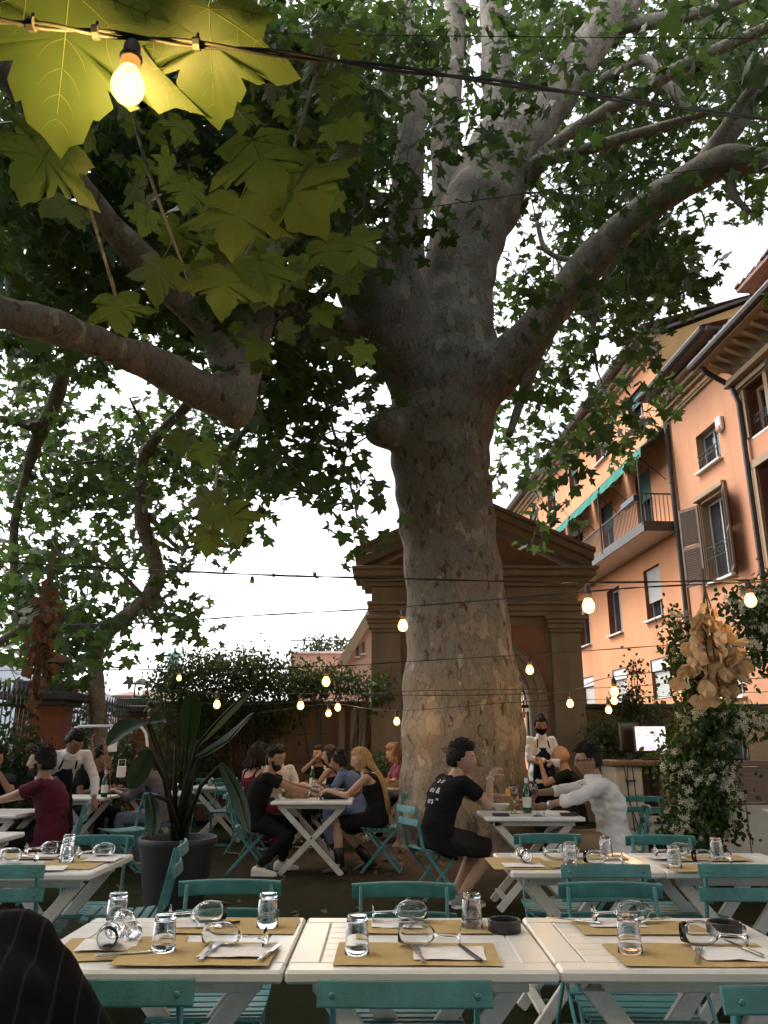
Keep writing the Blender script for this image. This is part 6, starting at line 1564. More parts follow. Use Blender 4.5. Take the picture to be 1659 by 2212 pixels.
for (x,y,lab) in ((-2.95,10.5,'upturned tumbler left on the table before the person in grey'),(-2.6,10.4,'upturned tumbler right on the table before the person in grey'),(-2.5,12.0,'upturned tumbler left on the farthest table'),(-2.15,12.0,'upturned tumbler right on the farthest table')):
    e_ = empty('tumbler',(x,y,TZ),0,lab,'glass','upturned tumblers'); link('glass_wall',tum_me,e_)
drink(Vector((-.15,11.75,y8)),'wine glass by the woman in pink',False); paper_bag(Vector((.12,11.7,y8)),1.3,0,'brown paper bag on the table left of the trunk')
paper_bag(Vector((-1.15,11.75,y8)),.8,.7,'small snack bag on the women\'s table')

# ------------------------------------------------------------------ leaf litter and twigs lying on the turf
lc = []; ls = []
for _ in range(420):
    if random.random() < .6: a = random.uniform(0,6.28); r_ = 1.0+abs(random.gauss(0,1.1)); lc.append((1.05+r_*math.cos(a),10.9+r_*math.sin(a),.03+.09*math.exp(-(r_/1.5)**2)))
    else: lc.append((random.uniform(-4,4),random.uniform(3.2,12),.012))
    ls.append(random.uniform(.025,.075))
n_ = len(lc); Rm = euler_rots(R(90)+RNG.normal(0,.35,n_), RNG.normal(0,.3,n_), RNG.uniform(0,6.28,n_)); V_, F_ = scatter(LVs[1][0], LVs[1][1], lc, ls, Rm)
tag(link('leaf_litter', np_mesh('leaf_litter', V_, F_, leaf_mat('litter_leaf',(0.07,0.045,0.022),(0.17,0.105,0.05),(0.1,0.06,0.02),.15,.8))), 'dry fallen leaves and bark bits scattered round the trunk', 'leaf litter', kind='stuff')
# ------------------------------------------------------------------ people
def skin_mat(name, c):
    if name in MATS: return MATS[name]
    m_ = mat(name, c, .55, var=.07, scale=18); p_ = m_.node_tree.nodes['Principled BSDF']; p_.inputs['Subsurface Weight'].default_value = .08; p_.inputs['Subsurface Radius'].default_value = (.02,.008,.004); return m_
SK_A = skin_mat('skin_tan',(0.27,0.145,0.088)); SK_B = skin_mat('skin_light',(0.37,0.215,0.145)); SK_C = skin_mat('skin_olive',(0.20,0.105,0.065))
M_eye = mat('eye_dark',(0.012,0.009,0.008),.2); M_lip = mat('lip',(0.28,0.10,0.08),.5)
def hairm(name, c, c2=None): return mat(name, c, .62, spec=.15, col2=c2 or tuple(x*1.5 for x in c), scale=40, stretch=(1,1,.15), bump=.6, bscale=90)
H_BLACK = hairm('hair_black',(0.010,0.008,0.007)); H_BROWN = hairm('hair_brown',(0.035,0.020,0.012)); H_BLOND = hairm('hair_blonde',(0.24,0.135,0.060),(0.40,0.25,0.12)); H_CURL = hairm('hair_copper',(0.20,0.10,0.05))
def cloth(name, c, var=.12): return mat(name, c, .9, spec=.08, var=var, scale=6, bump=.35, bscale=22, detail=3)
C_BLK = cloth('black_cotton',(0.011,0.011,0.012)); C_WHT = cloth('white_linen',(0.60,0.57,0.56),.05); C_BUR = cloth('burgundy_cotton',(0.080,0.015,0.025)); C_KHA = cloth('khaki_cotton',(0.26,0.18,0.115)); C_GRY = cloth('grey_cotton',(0.10,0.095,0.11)); C_JEA = cloth('washed_denim',(0.15,0.17,0.22)); C_SHO = cloth('charcoal_shorts',(0.030,0.028,0.026)); C_BLU = cloth('blue_shirt',(0.085,0.12,0.21)); C_PNK = cloth('pink_top',(0.22,0.06,0.085)); C_NAV = cloth('navy_apron',(0.010,0.012,0.022)); C_SHOE = mat('white_leather_shoe',(0.66,0.63,0.60),.5,var=.06,scale=20); C_BOOT = mat('black_boot',(0.010,0.010,0.010),.45); C_TRA = mat('grey_trainer',(0.20,0.18,0.17),.7,var=.4,scale=25)
def ik(A, T, l1, l2, pole):
    d = T-A; L = min(d.length, (l1+l2)*.995); dn = d.normalized(); a = (l1*l1-l2*l2+L*L)/(2*L); h = math.sqrt(max(0,l1*l1-a*a))
    pl = Vector(pole); pl = (pl-dn*pl.dot(dn))
    if pl.length < 1e-5: pl = dn.orthogonal()
    return A+dn*a+pl.normalized()*h, A+dn*L
def cap_(mb, a, b, ra, rb, n=12):
    """tapered limb with rounded ends"""
    a, b = Vector(a), Vector(b); d = (b-a).normalized()
    mb.tube([a-d*ra*.9,a-d*ra*.6,a,a+(b-a)*.5,b,b+d*rb*.6,b+d*rb*.9],[ra*.3,ra*.8,ra,(ra+rb)/2*1.02,rb,rb*.8,rb*.3],n)
def rings(mb, secs, n=20):
    """secs: (centre, xaxis, yaxis, rx, ry)"""
    vs = []
    for (c,x,y,rx,ry) in secs:
        for j in range(n):
            a = 2*PI*j/n; ca, sa = math.cos(a), math.sin(a); k = 1.0
            vs.append(c+x*rx*math.copysign(abs(ca)**.85,ca)+y*ry*math.copysign(abs(sa)**.85,sa))
    k = len(secs); mb.add(vs,[(i*n+j,i*n+(j+1)%n,(i+1)*n+(j+1)%n,(i+1)*n+j) for i in range(k-1) for j in range(n)]+[tuple(range(n-1,-1,-1)),tuple((k-1)*n+j for j in range(n))])
def hp_(d):
    """unit direction -> point on the head, nose towards +y"""
    x, y, z = d[0]*.083, d[1]*.106, d[2]*.127
    if z < -.01:
        t_ = min(1,(-z-.01)/.105); x *= 1-.30*t_**1.3
        if y < 0: y *= 1-.50*t_
        else: y *= 1-.06*t_
    if z > .03: y *= 1-.04*min(1,(z-.03)/.08)
    if y > .02:
        f = 1.0
        sg = .030 if z > -.030 else .011
        f1 = .025*math.exp(-(x/.0125)**2)*math.exp(-((z+.030)/sg)**2)
        f1 += .006*math.exp(-((z-.024)/.011)**2)*math.exp(-(x/.045)**2)
        f1 -= .009*math.exp(-((abs(x)-.031)/.015)**2)*math.exp(-((z-.004)/.012)**2)
        f1 += .006*math.exp(-(x/.020)**2)*(math.exp(-((z+.062)/.006)**2)+math.exp(-((z+.076)/.006)**2))
        f1 += .010*math.exp(-(x/.022)**2)*math.exp(-((z+.101)/.014)**2)
        y += f1*min(1,(y-.02)/.04)
    return Vector((x,y,z))
def sph(nu, nv):
    for i in range(nv+1):
        ph = PI*i/nv
        for j in range(nu):
            th = 2*PI*j/nu; yield (math.sin(ph)*math.sin(th), math.sin(ph)*math.cos(th), math.cos(ph))
def sph_f(nu, nv): return [(i*nu+j,i*nu+(j+1)%nu,(i+1)*nu+(j+1)%nu,(i+1)*nu+j) for i in range(nv) for j in range(nu)]
def sstep(a,b,x): t_ = max(0,min(1,(x-a)/(b-a))); return t_*t_*(3-2*t_)
def hair_mask(kind, x, y, z):
    """hair thickness (m) at head direction; <0 means none. x side, y front, z up (unit sphere)"""
    back = -y
    line = max(sstep(.50,.60,z), sstep(.05,.16,z)*sstep(.50,.25,y), sstep(-.22,-.08,z)*sstep(.10,-.02,y)*sstep(.8,.98,abs(x)+.25*back), sstep(-.62,-.42,z)*sstep(.18,.42,back))
    if kind == 'short': th = .016+.012*sstep(.3,.9,z)
    elif kind == 'fade': th = .004+.024*sstep(.30,.62,z)
    elif kind == 'thick': th = .026+.012*sstep(.2,.8,z)
    elif kind == 'bun': th = .014
    elif kind == 'long': th = .020; line = max(line, sstep(-.75,-.55,z)*sstep(-.15,.12,back), sstep(-.8,-.6,z)*sstep(.62,.8,abs(x))*sstep(-.35,-.1,back))
    elif kind == 'bob': th = .050; line = max(line, sstep(-1.0,-.8,z)*sstep(-.2,.1,back), sstep(-.9,-.7,z)*sstep(.55,.8,abs(x)))
    else: th = .015
    return th*line-.016*(1-line)
def person(label, loc, rz, pose, look, name='person', sc=1.0):
    """pose: ph lean side twist head(yaw,pitch) LH RH LF RF (local targets) ; local frame: +Y ahead, +X to the right hand"""
    E = empty(name, loc, R(rz), label, 'person'); E.scale = (sc,sc,sc)
    fem = look.get('fem', False); vox = look.get('vox', .013)
    ph = pose.get('ph',.53); P = Vector((0,0,ph))
    Rt = Matrix.Rotation(R(-pose.get('lean',5)),3,'X'); Rs = Matrix.Rotation(R(pose.get('side',0)),3,'Y'); Tw = Matrix.Rotation(R(pose.get('twist',0)),3,'Z')
    up = (Rs @ Rt) @ Vector((0,0,1)); B0 = Rs @ Rt; B1 = B0 @ Tw
    bx, by = B0 @ Vector((1,0,0)), B0 @ Vector((0,1,0)); sx, sy = B1 @ Vector((1,0,0)), B1 @ Vector((0,1,0))
    curve = pose.get('hunch',.03)
    def sp(t_): return P+up*t_+sy*(-curve*math.sin(min(1,t_/.5)*PI))
    shw = .172 if fem else .195
    N = sp(.50); NK = N+up*.02+sy*.02
    hy, hpi = pose.get('head',(0,0)); Hm = B0 @ Matrix.Rotation(R(hy),3,'Z') @ Matrix.Rotation(R(-hpi),3,'X') if not pose.get('level',True) else Rs @ Matrix.Rotation(R(hy),3,'Z') @ Matrix.Rotation(R(-hpi),3,'X')
    HC = NK+up*.050+Vector((0,0,.082))+ (Hm @ Vector((0,.022,0)))
    SH = {s_: sp(.455)+sx*s_*shw for s_ in (-1,1)}; HP = {s_: P+bx*s_*.088 for s_ in (-1,1)}
    LU, LFm, LT, LS = .275,.245,.42,.42
    hands, elb, wri = {}, {}, {}
    for s_, k in ((-1,'LH'),(1,'RH')):
        T_ = Vector(pose.get(k,(s_*.24,.12,.55))); pole = pose.get(k+'p',(s_*.6,-.4,-.8)); elb[s_], wri[s_] = ik(SH[s_],T_,LU,LFm,pole)
    kn_, an_ = {}, {}
    for s_, k in ((-1,'LF'),(1,'RF')):
        T_ = Vector(pose.get(k,(s_*.10,.38,.09))); kn_[s_], an_[s_] = ik(HP[s_],T_,LT,LS,(s_*.12,1,.9) if ph < .7 else (s_*.1,1,.0))
    girth = look.get('girth',1.0)
    tors = [(-.10,.135,.105),(-.03,.165,.122),(.04,.160,.118),(.13,.138 if fem else .148,.100),(.22,.136 if fem else .158,.104),(.32,.150 if fem else .172,.118 if fem else .116),(.40,.158 if fem else .182,.105),(.455,.140 if fem else .160,.082),(.49,.085,.062),(.515,.052,.052)]
    def tsec(t_,rx,ry,k): return (sp(t_), sx.lerp(bx,max(0,1-t_/.3)), sy.lerp(by,max(0,1-t_/.3)), rx*k*girth, ry*k*girth)
    # ---- body surface
    mb = MB(); rings(mb,[tsec(t_,rx,ry,.95) for t_,rx,ry in tors]); cap_(mb,NK-up*.05-sy*.01,HC-Vector((0,0,.06))-(Hm @ Vector((0,.02,0))),.062 if not fem else .050,.056 if not fem else .047)
    ak = .88 if fem else 1.0
    for s_ in (-1,1):
        cap_(mb,SH[s_],elb[s_],.047*ak,.037*ak); cap_(mb,elb[s_],wri[s_],.038*ak,.026*ak); cap_(mb,sp(.43)+sx*s_*.10,SH[s_],.055*ak,.049*ak)
        cap_(mb,HP[s_],kn_[s_],.080,.054); cap_(mb,kn_[s_],kn_[s_].lerp(an_[s_],.35),.053,.056); cap_(mb,kn_[s_].lerp(an_[s_],.35),an_[s_],.055,.036)
    bm_ = remesh(mb, vox, look['skin'], 3)
    # head and hands joined into the same mesh
    hb_ = MB(); nu, nv = 36, 28
    hb_.add([Hm @ hp_(d)+HC for d in sph(nu,nv)], sph_f(nu,nv))
    for s_ in (-1,1): hb_.ell(HC+Hm @ Vector((s_*.081,-.010,-.008)),(.010,.020,.033),Hm @ Matrix.Rotation(R(s_*20),3,'Z'),10,8)
    for s_, k in ((-1,'LH'),(1,'RH')):
        fw = (wri[s_]-elb[s_]).normalized(); hd = Vector(pose[k+'d']).normalized() if k+'d' in pose else fw
        nrm = Vector(pose.get(k+'n',(0,0,-1))); nrm = (nrm-hd*nrm.dot(hd)); nrm = nrm.normalized() if nrm.length > .01 else hd.orthogonal().normalized(); sd_ = hd.cross(nrm)*s_
        cu = pose.get(k+'c',.5); W0 = wri[s_]; M3 = Matrix((sd_,hd,nrm)).transposed()
        hb_.ell(W0+hd*.045,(.039*ak,.056,.017),M3,12,8); 
        for i,(o,l) in enumerate(((-.028,.066),(-.010,.076),(.009,.072),(.027,.058))):
            p0 = W0+hd*.080+sd_*o*ak; a1, a2, a3 = .35*cu+.1, 1.1*cu, 1.9*cu
            q = [p0]; 
            for a_,f_ in ((a1,.45),(a2,.32),(a3,.25)): q.append(q[-1]+(hd*math.cos(a_)+nrm*math.sin(a_))*l*f_)
            hb_.tube(q,[.0092*ak,.0088*ak,.008*ak,.0055*ak],6)
        t0 = W0+hd*.025-sd_*.030; q = [t0, t0+(hd*.6-sd_*.7+nrm*.25)*.035, t0+(hd*.9-sd_*.6+nrm*(.3+.5*cu))*.062]; hb_.tube(q,[.012,.0105,.007],6)
    hb_.cm = 1
    for s_ in (-1,1):
        q = hp_(Vector((s_*.42,.9,.04)).normalized()); hb_.ell(HC+Hm @ (q+Vector((0,-.002,0))),(.0105,.005,.0048),Hm,8,6)
        if not look.get('nobrow'): hb_.tube([HC+Hm @ (hp_(Vector((s_*a_,.85,.23+.03*(a_ < .5))).normalized())+Vector((0,.002,0))) for a_ in (.2,.42,.62)],[.0030,.0036,.0018],5)
    hb_.cm = 2
    hb_.tube([HC+Hm @ (hp_(Vector((a_,.8,-.545)).normalized())+Vector((0,.001,0))) for a_ in (-.22,-.1,0,.1,.22)],[.002,.0045,.005,.0045,.002],5)
    hm_ = hb_.mesh('tmp',[look['skin'],M_eye,M_lip],True)
    bmz = bmesh.new(); bmz.from_mesh(bm_); bmz.from_mesh(hm_); bm2 = bpy.data.meshes.new('body'); 
    n0 = len(bm_.polygons); mi = [0]*n0+[p_.material_index for p_ in hm_.polygons]
    bmz.to_mesh(bm2); bmz.free(); bpy.data.meshes.remove(bm_); bpy.data.meshes.remove(hm_)
    for q in (look['skin'],M_eye,M_lip): bm2.materials.append(q)
    bm2.polygons.foreach_set('material_index', mi); bm2.polygons.foreach_set('use_smooth',[True]*len(mi)); BODY = link('body', bm2, E)
    # ---- clothes
    def wrinkle(me, amp=.006):
        co = np.empty(len(me.vertices)*3,dtype=np.float32); me.vertices.foreach_get('co',co); co = co.reshape(-1,3); nr = np.empty_like(co).ravel(); me.vertices.foreach_get('normal',nr); nr = nr.reshape(-1,3)
        off = random.random()*30; d_ = np.array([mnoise.noise(Vector((c[0]*7+off,c[1]*7,c[2]*18)))+.6*mnoise.noise(Vector((c[0]*20,c[1]*20+off,c[2]*30))) for c in co])*amp
        me.vertices.foreach_set('co',(co+nr*d_[:,None]).astype(np.float32).ravel()); me.update(); return me
    top = look.get('top','tee'); tm_ = look.get('topm',C_BLK); SHIRT = None
    if top:
        mb = MB(); k = 1.09
        if top == 'tank':
            rings(mb,[tsec(t_,rx,ry,k) for t_,rx,ry in tors if t_ <= .36]+[tsec(.385,.150,.100,.98)])
            for s_ in (-1,1): mb.tube([sp(.36)+sx*s_*.085+sy*.085,sp(.44)+sx*s_*.095+sy*.05,sp(.50)+sx*s_*.095,sp(.44)+sx*s_*.095-sy*.065,sp(.34)+sx*s_*.08-sy*.098],.020,8)
        else:
            rings(mb,[tsec(-.11,.178,.140,1.14),tsec(-.06,.178,.138,1.14)]+[tsec(t_,rx,ry,1.16 if t_ < .1 else k) for t_,rx,ry in tors[1:-1]])
            for s_ in (-1,1):
                cap_(mb,sp(.425)+sx*s_*.10,SH[s_],.066,.060)
                if top == 'tee': q = SH[s_].lerp(elb[s_],.62); mb.tube([SH[s_]-(q-SH[s_]).normalized()*.02,SH[s_].lerp(q,.5),q],[.060,.062,.063],14)
                else:
                    f = .92 if top == 'long' else .42; q = elb[s_].lerp(wri[s_],f); cap_(mb,SH[s_],elb[s_],.060,.050); mb.tube([elb[s_]-(q-elb[s_]).normalized()*.02,elb[s_].lerp(q,.5),q],[.052,.049,.046 if f < .6 else .040],14)
                    if f < .6: mb.tube([q-(q-elb[s_]).normalized()*.035,q],[.053,.053],14)
            if top != 'tee': rings(mb,[(NK-up*.045,sx,sy,.090,.082),(NK-up*.01,sx,sy,.076,.072),(NK+up*.030,sx,sy,.068,.066)],16)
        SHIRT = link(look.get('topn','shirt'), wrinkle(remesh(mb, vox*.92, tm_, 2), look.get('wr',.009)), E)
    bot = look.get('bot','trousers'); bt = look.get('botm',C_BLK)
    if bot:
        mb = MB()
        if bot == 'dress':
            rings(mb,[tsec(.16,.142,.108,1.1),tsec(.05,.168,.124,1.1),tsec(-.06,.172,.13,1.12)])
            for s_ in (-1,1): cap_(mb,HP[s_]-bx*s_*.01,HP[s_].lerp(kn_[s_],.80),.100,.082)
            cap_(mb,(HP[1]+HP[-1])/2,(HP[1].lerp(kn_[1],.78)+HP[-1].lerp(kn_[-1],.78))/2,.10,.07)
        else:
            rings(mb,[tsec(.06,.160,.120,1.07),tsec(0,.170,.126,1.07),tsec(-.09,.15,.115,1.06)])
            for s_ in (-1,1):
                cap_(mb,HP[s_],kn_[s_],.097,.068) if bot != 'shorts' else mb.tube([HP[s_]-(kn_[s_]-HP[s_]).normalized()*.05,HP[s_],HP[s_].lerp(kn_[s_],.5),HP[s_].lerp(kn_[s_],.93)],[.07,.098,.092,.084],14)
                if bot == 'trousers': q = kn_[s_].lerp(an_[s_],.97); cap_(mb,kn_[s_],kn_[s_].lerp(q,.4),.067,.062); mb.tube([kn_[s_].lerp(q,.35),kn_[s_].lerp(q,.7),q],[.064,.056,look.get('hem',.052)],14)
        link({'dress':'skirt','shorts':'shorts'}.get(bot,'trousers'), wrinkle(remesh(mb, vox*.95, bt, 2),.009), E)
    sm = look.get('shoem',C_BLK)
    for s_, k in ((-1,'LF'),(1,'RF')):
        A = an_[s_]; a_ = R(pose.get(k+'y',0)); fwd = Vector((math.sin(a_),math.cos(a_),0)); tilt = pose.get(k+'t',0.0); f3 = (fwd+Vector((0,0,tilt))).normalized(); rt = fwd.cross(Vector((0,0,1))).normalized(); u3 = rt.cross(f3).normalized()
        b_ = MB(); O = A-u3*.085; sec = [(-.075,.026,.060),(-.06,.036,.085),(-.02,.038,.10),(.03,.037,.088),(.08,.042,.062),(.14,.045,.048),(.18,.036,.038),(.20,.018,.026)]
        vs = []; n = 12
        for (y_,hw,ht) in sec:
            for j in range(n):
                an = 2*PI*j/n; cx_, cz_ = math.cos(an), math.sin(an); vs.append(O+f3*y_+rt*hw*cx_+u3*(ht/2+ht/2*math.copysign(abs(cz_)**.6,cz_)))
        b_.add(vs,[(i*n+j,i*n+(j+1)%n,(i+1)*n+(j+1)%n,(i+1)*n+j) for i in range(len(sec)-1) for j in range(n)]+[tuple(range(n-1,-1,-1)),tuple((len(sec)-1)*n+j for j in range(n))])
        if look.get('boot'): b_.tube([A-u3*.02,A.lerp(kn_[s_],.3),A.lerp(kn_[s_],.42)],[.05,.056,.060],12)
        sh_ = b_.build('boot' if look.get('boot') else 'shoe', sm, E, smooth=True)
        if not look.get('boot'):
            b2 = MB(); ol = [(y_,hw*1.08) for y_,hw,_ in sec]; pl_ = [(h_,y_) for y_,h_ in ol]+[(-h_,y_) for y_,h_ in ol[::-1]]
            Mx = Matrix((rt,f3,u3)).transposed(); b2.prism(pl_,.026,Mx,O-u3*.006); b2.build('sole', C_SHOE if look.get('wsole',True) else C_BLK, sh_)
    # ---- hair
    hk, hm2 = look.get('hair','short'), look.get('hairm',H_BLACK)
    if hk != 'bald':
        nu, nv = 44, 32; vs = []; off = random.random()*20
        for d in sph(nu,nv):
            p_ = hp_(d); th = hair_mask(hk,*d); q = Vector(d)
            if th > 0: th *= 1+.55*mnoise.noise(Vector((d[0]*4+off,d[1]*4,d[2]*4)))+.35*mnoise.noise(Vector((d[0]*13,d[1]*13+off,d[2]*9)))
            base = p_ if d[1] > .2 else Vector((d[0]*.083,d[1]*.106,d[2]*.127)) if d[2] > -.2 else Vector((d[0]*.083,d[1]*.106,d[2]*.127)).lerp(p_,min(1,(-.2-d[2])*2.5))
            vs.append(HC+Hm @ (base+q*th))
        b_ = MB(); b_.add(vs, sph_f(nu,nv)); HAIR = b_.build('hair', hm2, E, smooth=True)
        if hk in ('short','thick','fade','bun'):
            b_ = MB(); k = 0
            while k < 110:
                d = Vector((random.gauss(0,1),random.gauss(0,1),random.gauss(.4,1))).normalized(); th = hair_mask(hk,*d)
                if th < .006: continue
                k += 1; q = Vector((d.x*.083,d.y*.106,d.z*.127))+d*th*.7; tg = Vector((d.x*.5+random.uniform(-.6,.6),d.y*.2+random.uniform(-.2,.9),random.uniform(-.7,.3))); tg = (tg-d*tg.dot(d)); l_ = th*random.uniform(.9,1.7)
                b_.tube([HC+Hm @ q, HC+Hm @ (q+d*th*.45+tg*l_*.5), HC+Hm @ (q+d*th*.5+tg*l_)],[.0075,.006,.0015],4,cap=False)
            b_.build('hair_tufts', hm2, HAIR, smooth=True)
        if hk in ('long','bob'):
            b_ = MB(); ln = look.get('hlen',.36)
            for k in range(120 if hk == 'long' else 90):
                a_ = random.uniform(R(70),R(290)); z0 = random.uniform(-.3,.45); r0 = math.sqrt(1-z0*z0); st = Vector((math.sin(a_)*.078*r0,math.cos(a_)*.10*r0,z0*.118)); P0_ = HC+Hm @ (st*1.08)
                if hk == 'long':
                    e1 = HC+Hm @ Vector((math.sin(a_)*.085,-.085+.05*math.cos(a_),-.10)); e2 = sp(.50-.12)+sx*(math.sin(a_)*.09+random.uniform(-.02,.02))-sy*(.115+random.uniform(0,.02)); e3 = sp(max(.02,.50-ln+random.uniform(-.05,.03)))+sx*(math.sin(a_)*.08+random.uniform(-.03,.03))-sy*(.125+random.uniform(0,.03))
                    b_.tube([Vector(x) for x in crom([P0_,e1,e2,e3],4)],[.010]*9+[.008,.006,.004,.002],5,cap=False)
                else:
                    q = P0_; pts = [q]
                    for i in range(5): q = q+Hm @ Vector((math.sin(a_)*.012+random.uniform(-.018,.018),math.cos(a_)*.012-.004+random.uniform(-.018,.018),-.030)); pts.append(q)
                    b_.tube(pts,[.013,.014,.013,.012,.009,.004],5,cap=False)
            b_.build('hair_strands', hm2, HAIR, smooth=True)
        if hk == 'bun':
            b_ = MB(); c_ = HC+Hm @ Vector((0,-.055,.125)); nu, nv = 20, 14
            b_.add([c_+Hm @ (Vector(d)*(.052*(1+.25*mnoise.noise(Vector(d)*3)))) for d in sph(nu,nv)], sph_f(nu,nv)); b_.build('hair_bun', hm2, HAIR, smooth=True)
    if look.get('beard'):
        nu, nv = 36, 28; vs = []
        for d in sph(nu,nv):
            x,y,z = d; mk = sstep(-.34,-.50,z)*sstep(-.05,.2,y); mk = max(mk, sstep(.05,-.2,z)*sstep(.75,.9,abs(x))*sstep(-.1,.1,y)*.8); mk *= 1-math.exp(-((z+.545)/.06)**2)*math.exp(-(x/.25)**2)*.9
            vs.append(HC+Hm @ (hp_(d)+Vector(d)*(look['beard']*mk*(1+.3*mnoise.noise(Vector(d)*12))-.012*(1-mk))))
        b_ = MB(); b_.add(vs, sph_f(nu,nv)); b_.build('beard', hm2, E, smooth=True)
    if look.get('mask'):
        nu, nv = 36, 28; vs = []
        for d in sph(nu,nv):
            x,y,z = d; mk = sstep(-.08,-.16,z)*sstep(.05,.25,y); vs.append(HC+Hm @ (hp_(d)+Vector(d)*(.010*mk-.014*(1-mk))))
        b_ = MB(); b_.add(vs, sph_f(nu,nv)); b_.build('face_mask', look['mask'], E, smooth=True)
        for s_ in (-1,1): MB().tube([HC+Hm @ Vector((s_*.060,.055,-.04)),HC+Hm @ Vector((s_*.078,.01,.0)),HC+Hm @ Vector((s_*.078,-.02,.01))],.002,4).build('mask_loop', look['mask'], E)
    if look.get('glasses'):
        b_ = MB()
        for s_ in (-1,1):
            c_ = Vector((s_*.035,.111,.006)); b_.tube([HC+Hm @ (c_+Vector((.024*math.cos(a_),-.006*abs(math.cos(a_)),.019*math.sin(a_)))) for a_ in np.linspace(0,2*PI,13)],.0030,5); b_.tube([HC+Hm @ Vector((s_*.059,.104,.012)),HC+Hm @ Vector((s_*.086,.03,.012)),HC+Hm @ Vector((s_*.088,-.01,.004))],.0032,5)
        b_.tube([HC+Hm @ Vector((-.011,.118,.010)),HC+Hm @ Vector((.011,.118,.010))],.003,5); b_.build('glasses', M_black, E)
    if look.get('apron'):
        mb = MB(); n = 9; vs = []
        for t_ in ((.36,.09,.128),(.22,.12,.130),(.10,.15,.132),(-.02,.17,.142),(-.25,.19,.155),(-.45,.20,.165)):
            for j in range(n):
                f = -1+2*j/(n-1); vs.append(sp(t_[0])*1.0+sx*f*t_[1]+sy*(t_[2]*math.sqrt(max(0,1-(f*.75)**2))+.006)*girth)
        mb.add(vs,[(i*n+j,i*n+j+1,(i+1)*n+j+1,(i+1)*n+j) for i in range(5) for j in range(n-1)]); ap = mb.build('apron', C_NAV, E, smooth=True); md = ap.modifiers.new('t','SOLIDIFY'); md.thickness = .004
        for s_ in (-1,1): MB().tube([sp(.36)+sx*s_*.088+sy*.125,sp(.45)+sx*s_*.075+sy*.09,sp(.515)+sx*s_*.068-sy*.0],.010,5).build('apron_strap', C_NAV, ap)
    if look.get('watch'):
        s_ = -1 if look['watch'] == 'L' else 1; d_ = (wri[s_]-elb[s_]).normalized(); q = wri[s_]-d_*.02; MB().tube([q-d_*.008,q+d_*.008],.031,14).build('wristwatch', M_steel, E)
    if look.get('bracelet'):
        s_ = -1 if look['bracelet'] == 'L' else 1; d_ = (wri[s_]-elb[s_]).normalized(); q = wri[s_]-d_*.015; b_ = MB(); o1 = d_.orthogonal().normalized(); o2 = d_.cross(o1)
        for i in range(14): a_ = 2*PI*i/14; b_.ell(q+(o1*math.cos(a_)+o2*math.sin(a_))*.031,(.006,.006,.006),None,6,4)
        b_.build('bead_bracelet', C_SHOE, E)
    E['_n'] = 0; del E['_n']
    return E, dict(sp=sp, sx=sx, sy=sy, up=up, SHIRT=SHIRT, HC=HC, Hm=Hm)

# --- the two men right of the trunk
e1, k1 = person('man in black lettered t-shirt leaning on the table right of the trunk', (.47,7.38,0), -68, dict(ph=.50, lean=20, head=(-40,3), hunch=.05, RH=(.13,.43,.965), RHp=(.3,.5,-1), RHd=(-.1,.5,.45), RHn=(-.3,.6,-.6), RHc=.7, LH=(-.05,.60,.80), LHp=(-.6,0,-.8), LHc=.4, LF=(-.06,.18,.09), RF=(.12,.14,.09)), dict(skin=SK_B, top='tee', topm=C_BLK, bot='shorts', botm=C_SHO, shoem=C_TRA, hair='thick', hairm=H_BLACK, bracelet='R'), sc=1.08)
e2, k2 = person('man in white linen shirt and glasses reaching for his glass', (1.97,7.33,0), 84, dict(ph=.47, lean=10, head=(6,6), hunch=.05, RH=(.08,.60,.84), RHp=(.8,.1,-.5), RHc=.8, RHn=(-1,0,-.2), LH=(-.10,.50,.765), LHp=(-1,.1,-.15), LHn=(.8,0,.5), LHc=.35, LF=(-.12,.30,.09), RF=(.12,.34,.09)), dict(skin=SK_A, girth=1.10, top='rolled', topm=C_WHT, bot='trousers', botm=C_KHA, shoem=C_TRA, hair='fade', hairm=H_BLACK, glasses=True, watch='L', wr=.015), sc=1.07)
drink(Vector((1.33,7.42,y8+.06)), 'glass of amber drink held by the man in white shirt')
# lettering across the back of the black t-shirt
def lettering(person_e, kk, rows, size, mat2, t0, side):
    sh_ = kk['SHIRT']; sp, sx, sy, up = kk['sp'], kk['sx'], kk['sy'], kk['up']
    dg = bpy.context.evaluated_depsgraph_get()
    for i, tx in enumerate(rows):
        cu = bpy.data.curves.new('lettering','FONT'); cu.body = tx; cu.size = size; cu.align_x = 'CENTER'; cu.extrude = .0; cu.resolution_u = 2
        to = bpy.data.objects.new('lettering', cu); COL.objects.link(to); dg.update(); me = bpy.data.meshes.new_from_object(to.evaluated_get(bpy.context.evaluated_depsgraph_get())); bpy.data.objects.remove(to, do_unlink=True)
        bmz = bmesh.new(); bmz.from_mesh(me); bmesh.ops.triangulate(bmz, faces=bmz.faces); bmesh.ops.subdivide_edges(bmz, edges=[e for e in bmz.edges if e.calc_length() > .012], cuts=2, use_grid_fill=False); bmesh.ops.triangulate(bmz, faces=bmz.faces)
        C0 = sp(t0-i*size*1.25)
        from mathutils.bvhtree import BVHTree
        bv = BVHTree.FromPolygons([v.co for v in sh_.data.vertices],[p_.vertices[:] for p_ in sh_.data.polygons])
        for v in bmz.verts:
            q = C0+sx*(v.co.x+side)+up*v.co.y-sy*.5; h_ = bv.ray_cast(q, sy); v.co = (h_[0]-sy*.0035) if h_[0] is not None else (C0+sx*(v.co.x+side)+up*v.co.y-sy*.13)
        bmz.to_mesh(me); bmz.free(); me.materials.clear(); me.materials.append(mat2); link('lettering', me, sh_)
lettering(e1, k1, ['a is','ini &','ers \u201d'], .070, mat('print_white',(0.72,0.72,0.72),.7), .40, .045)
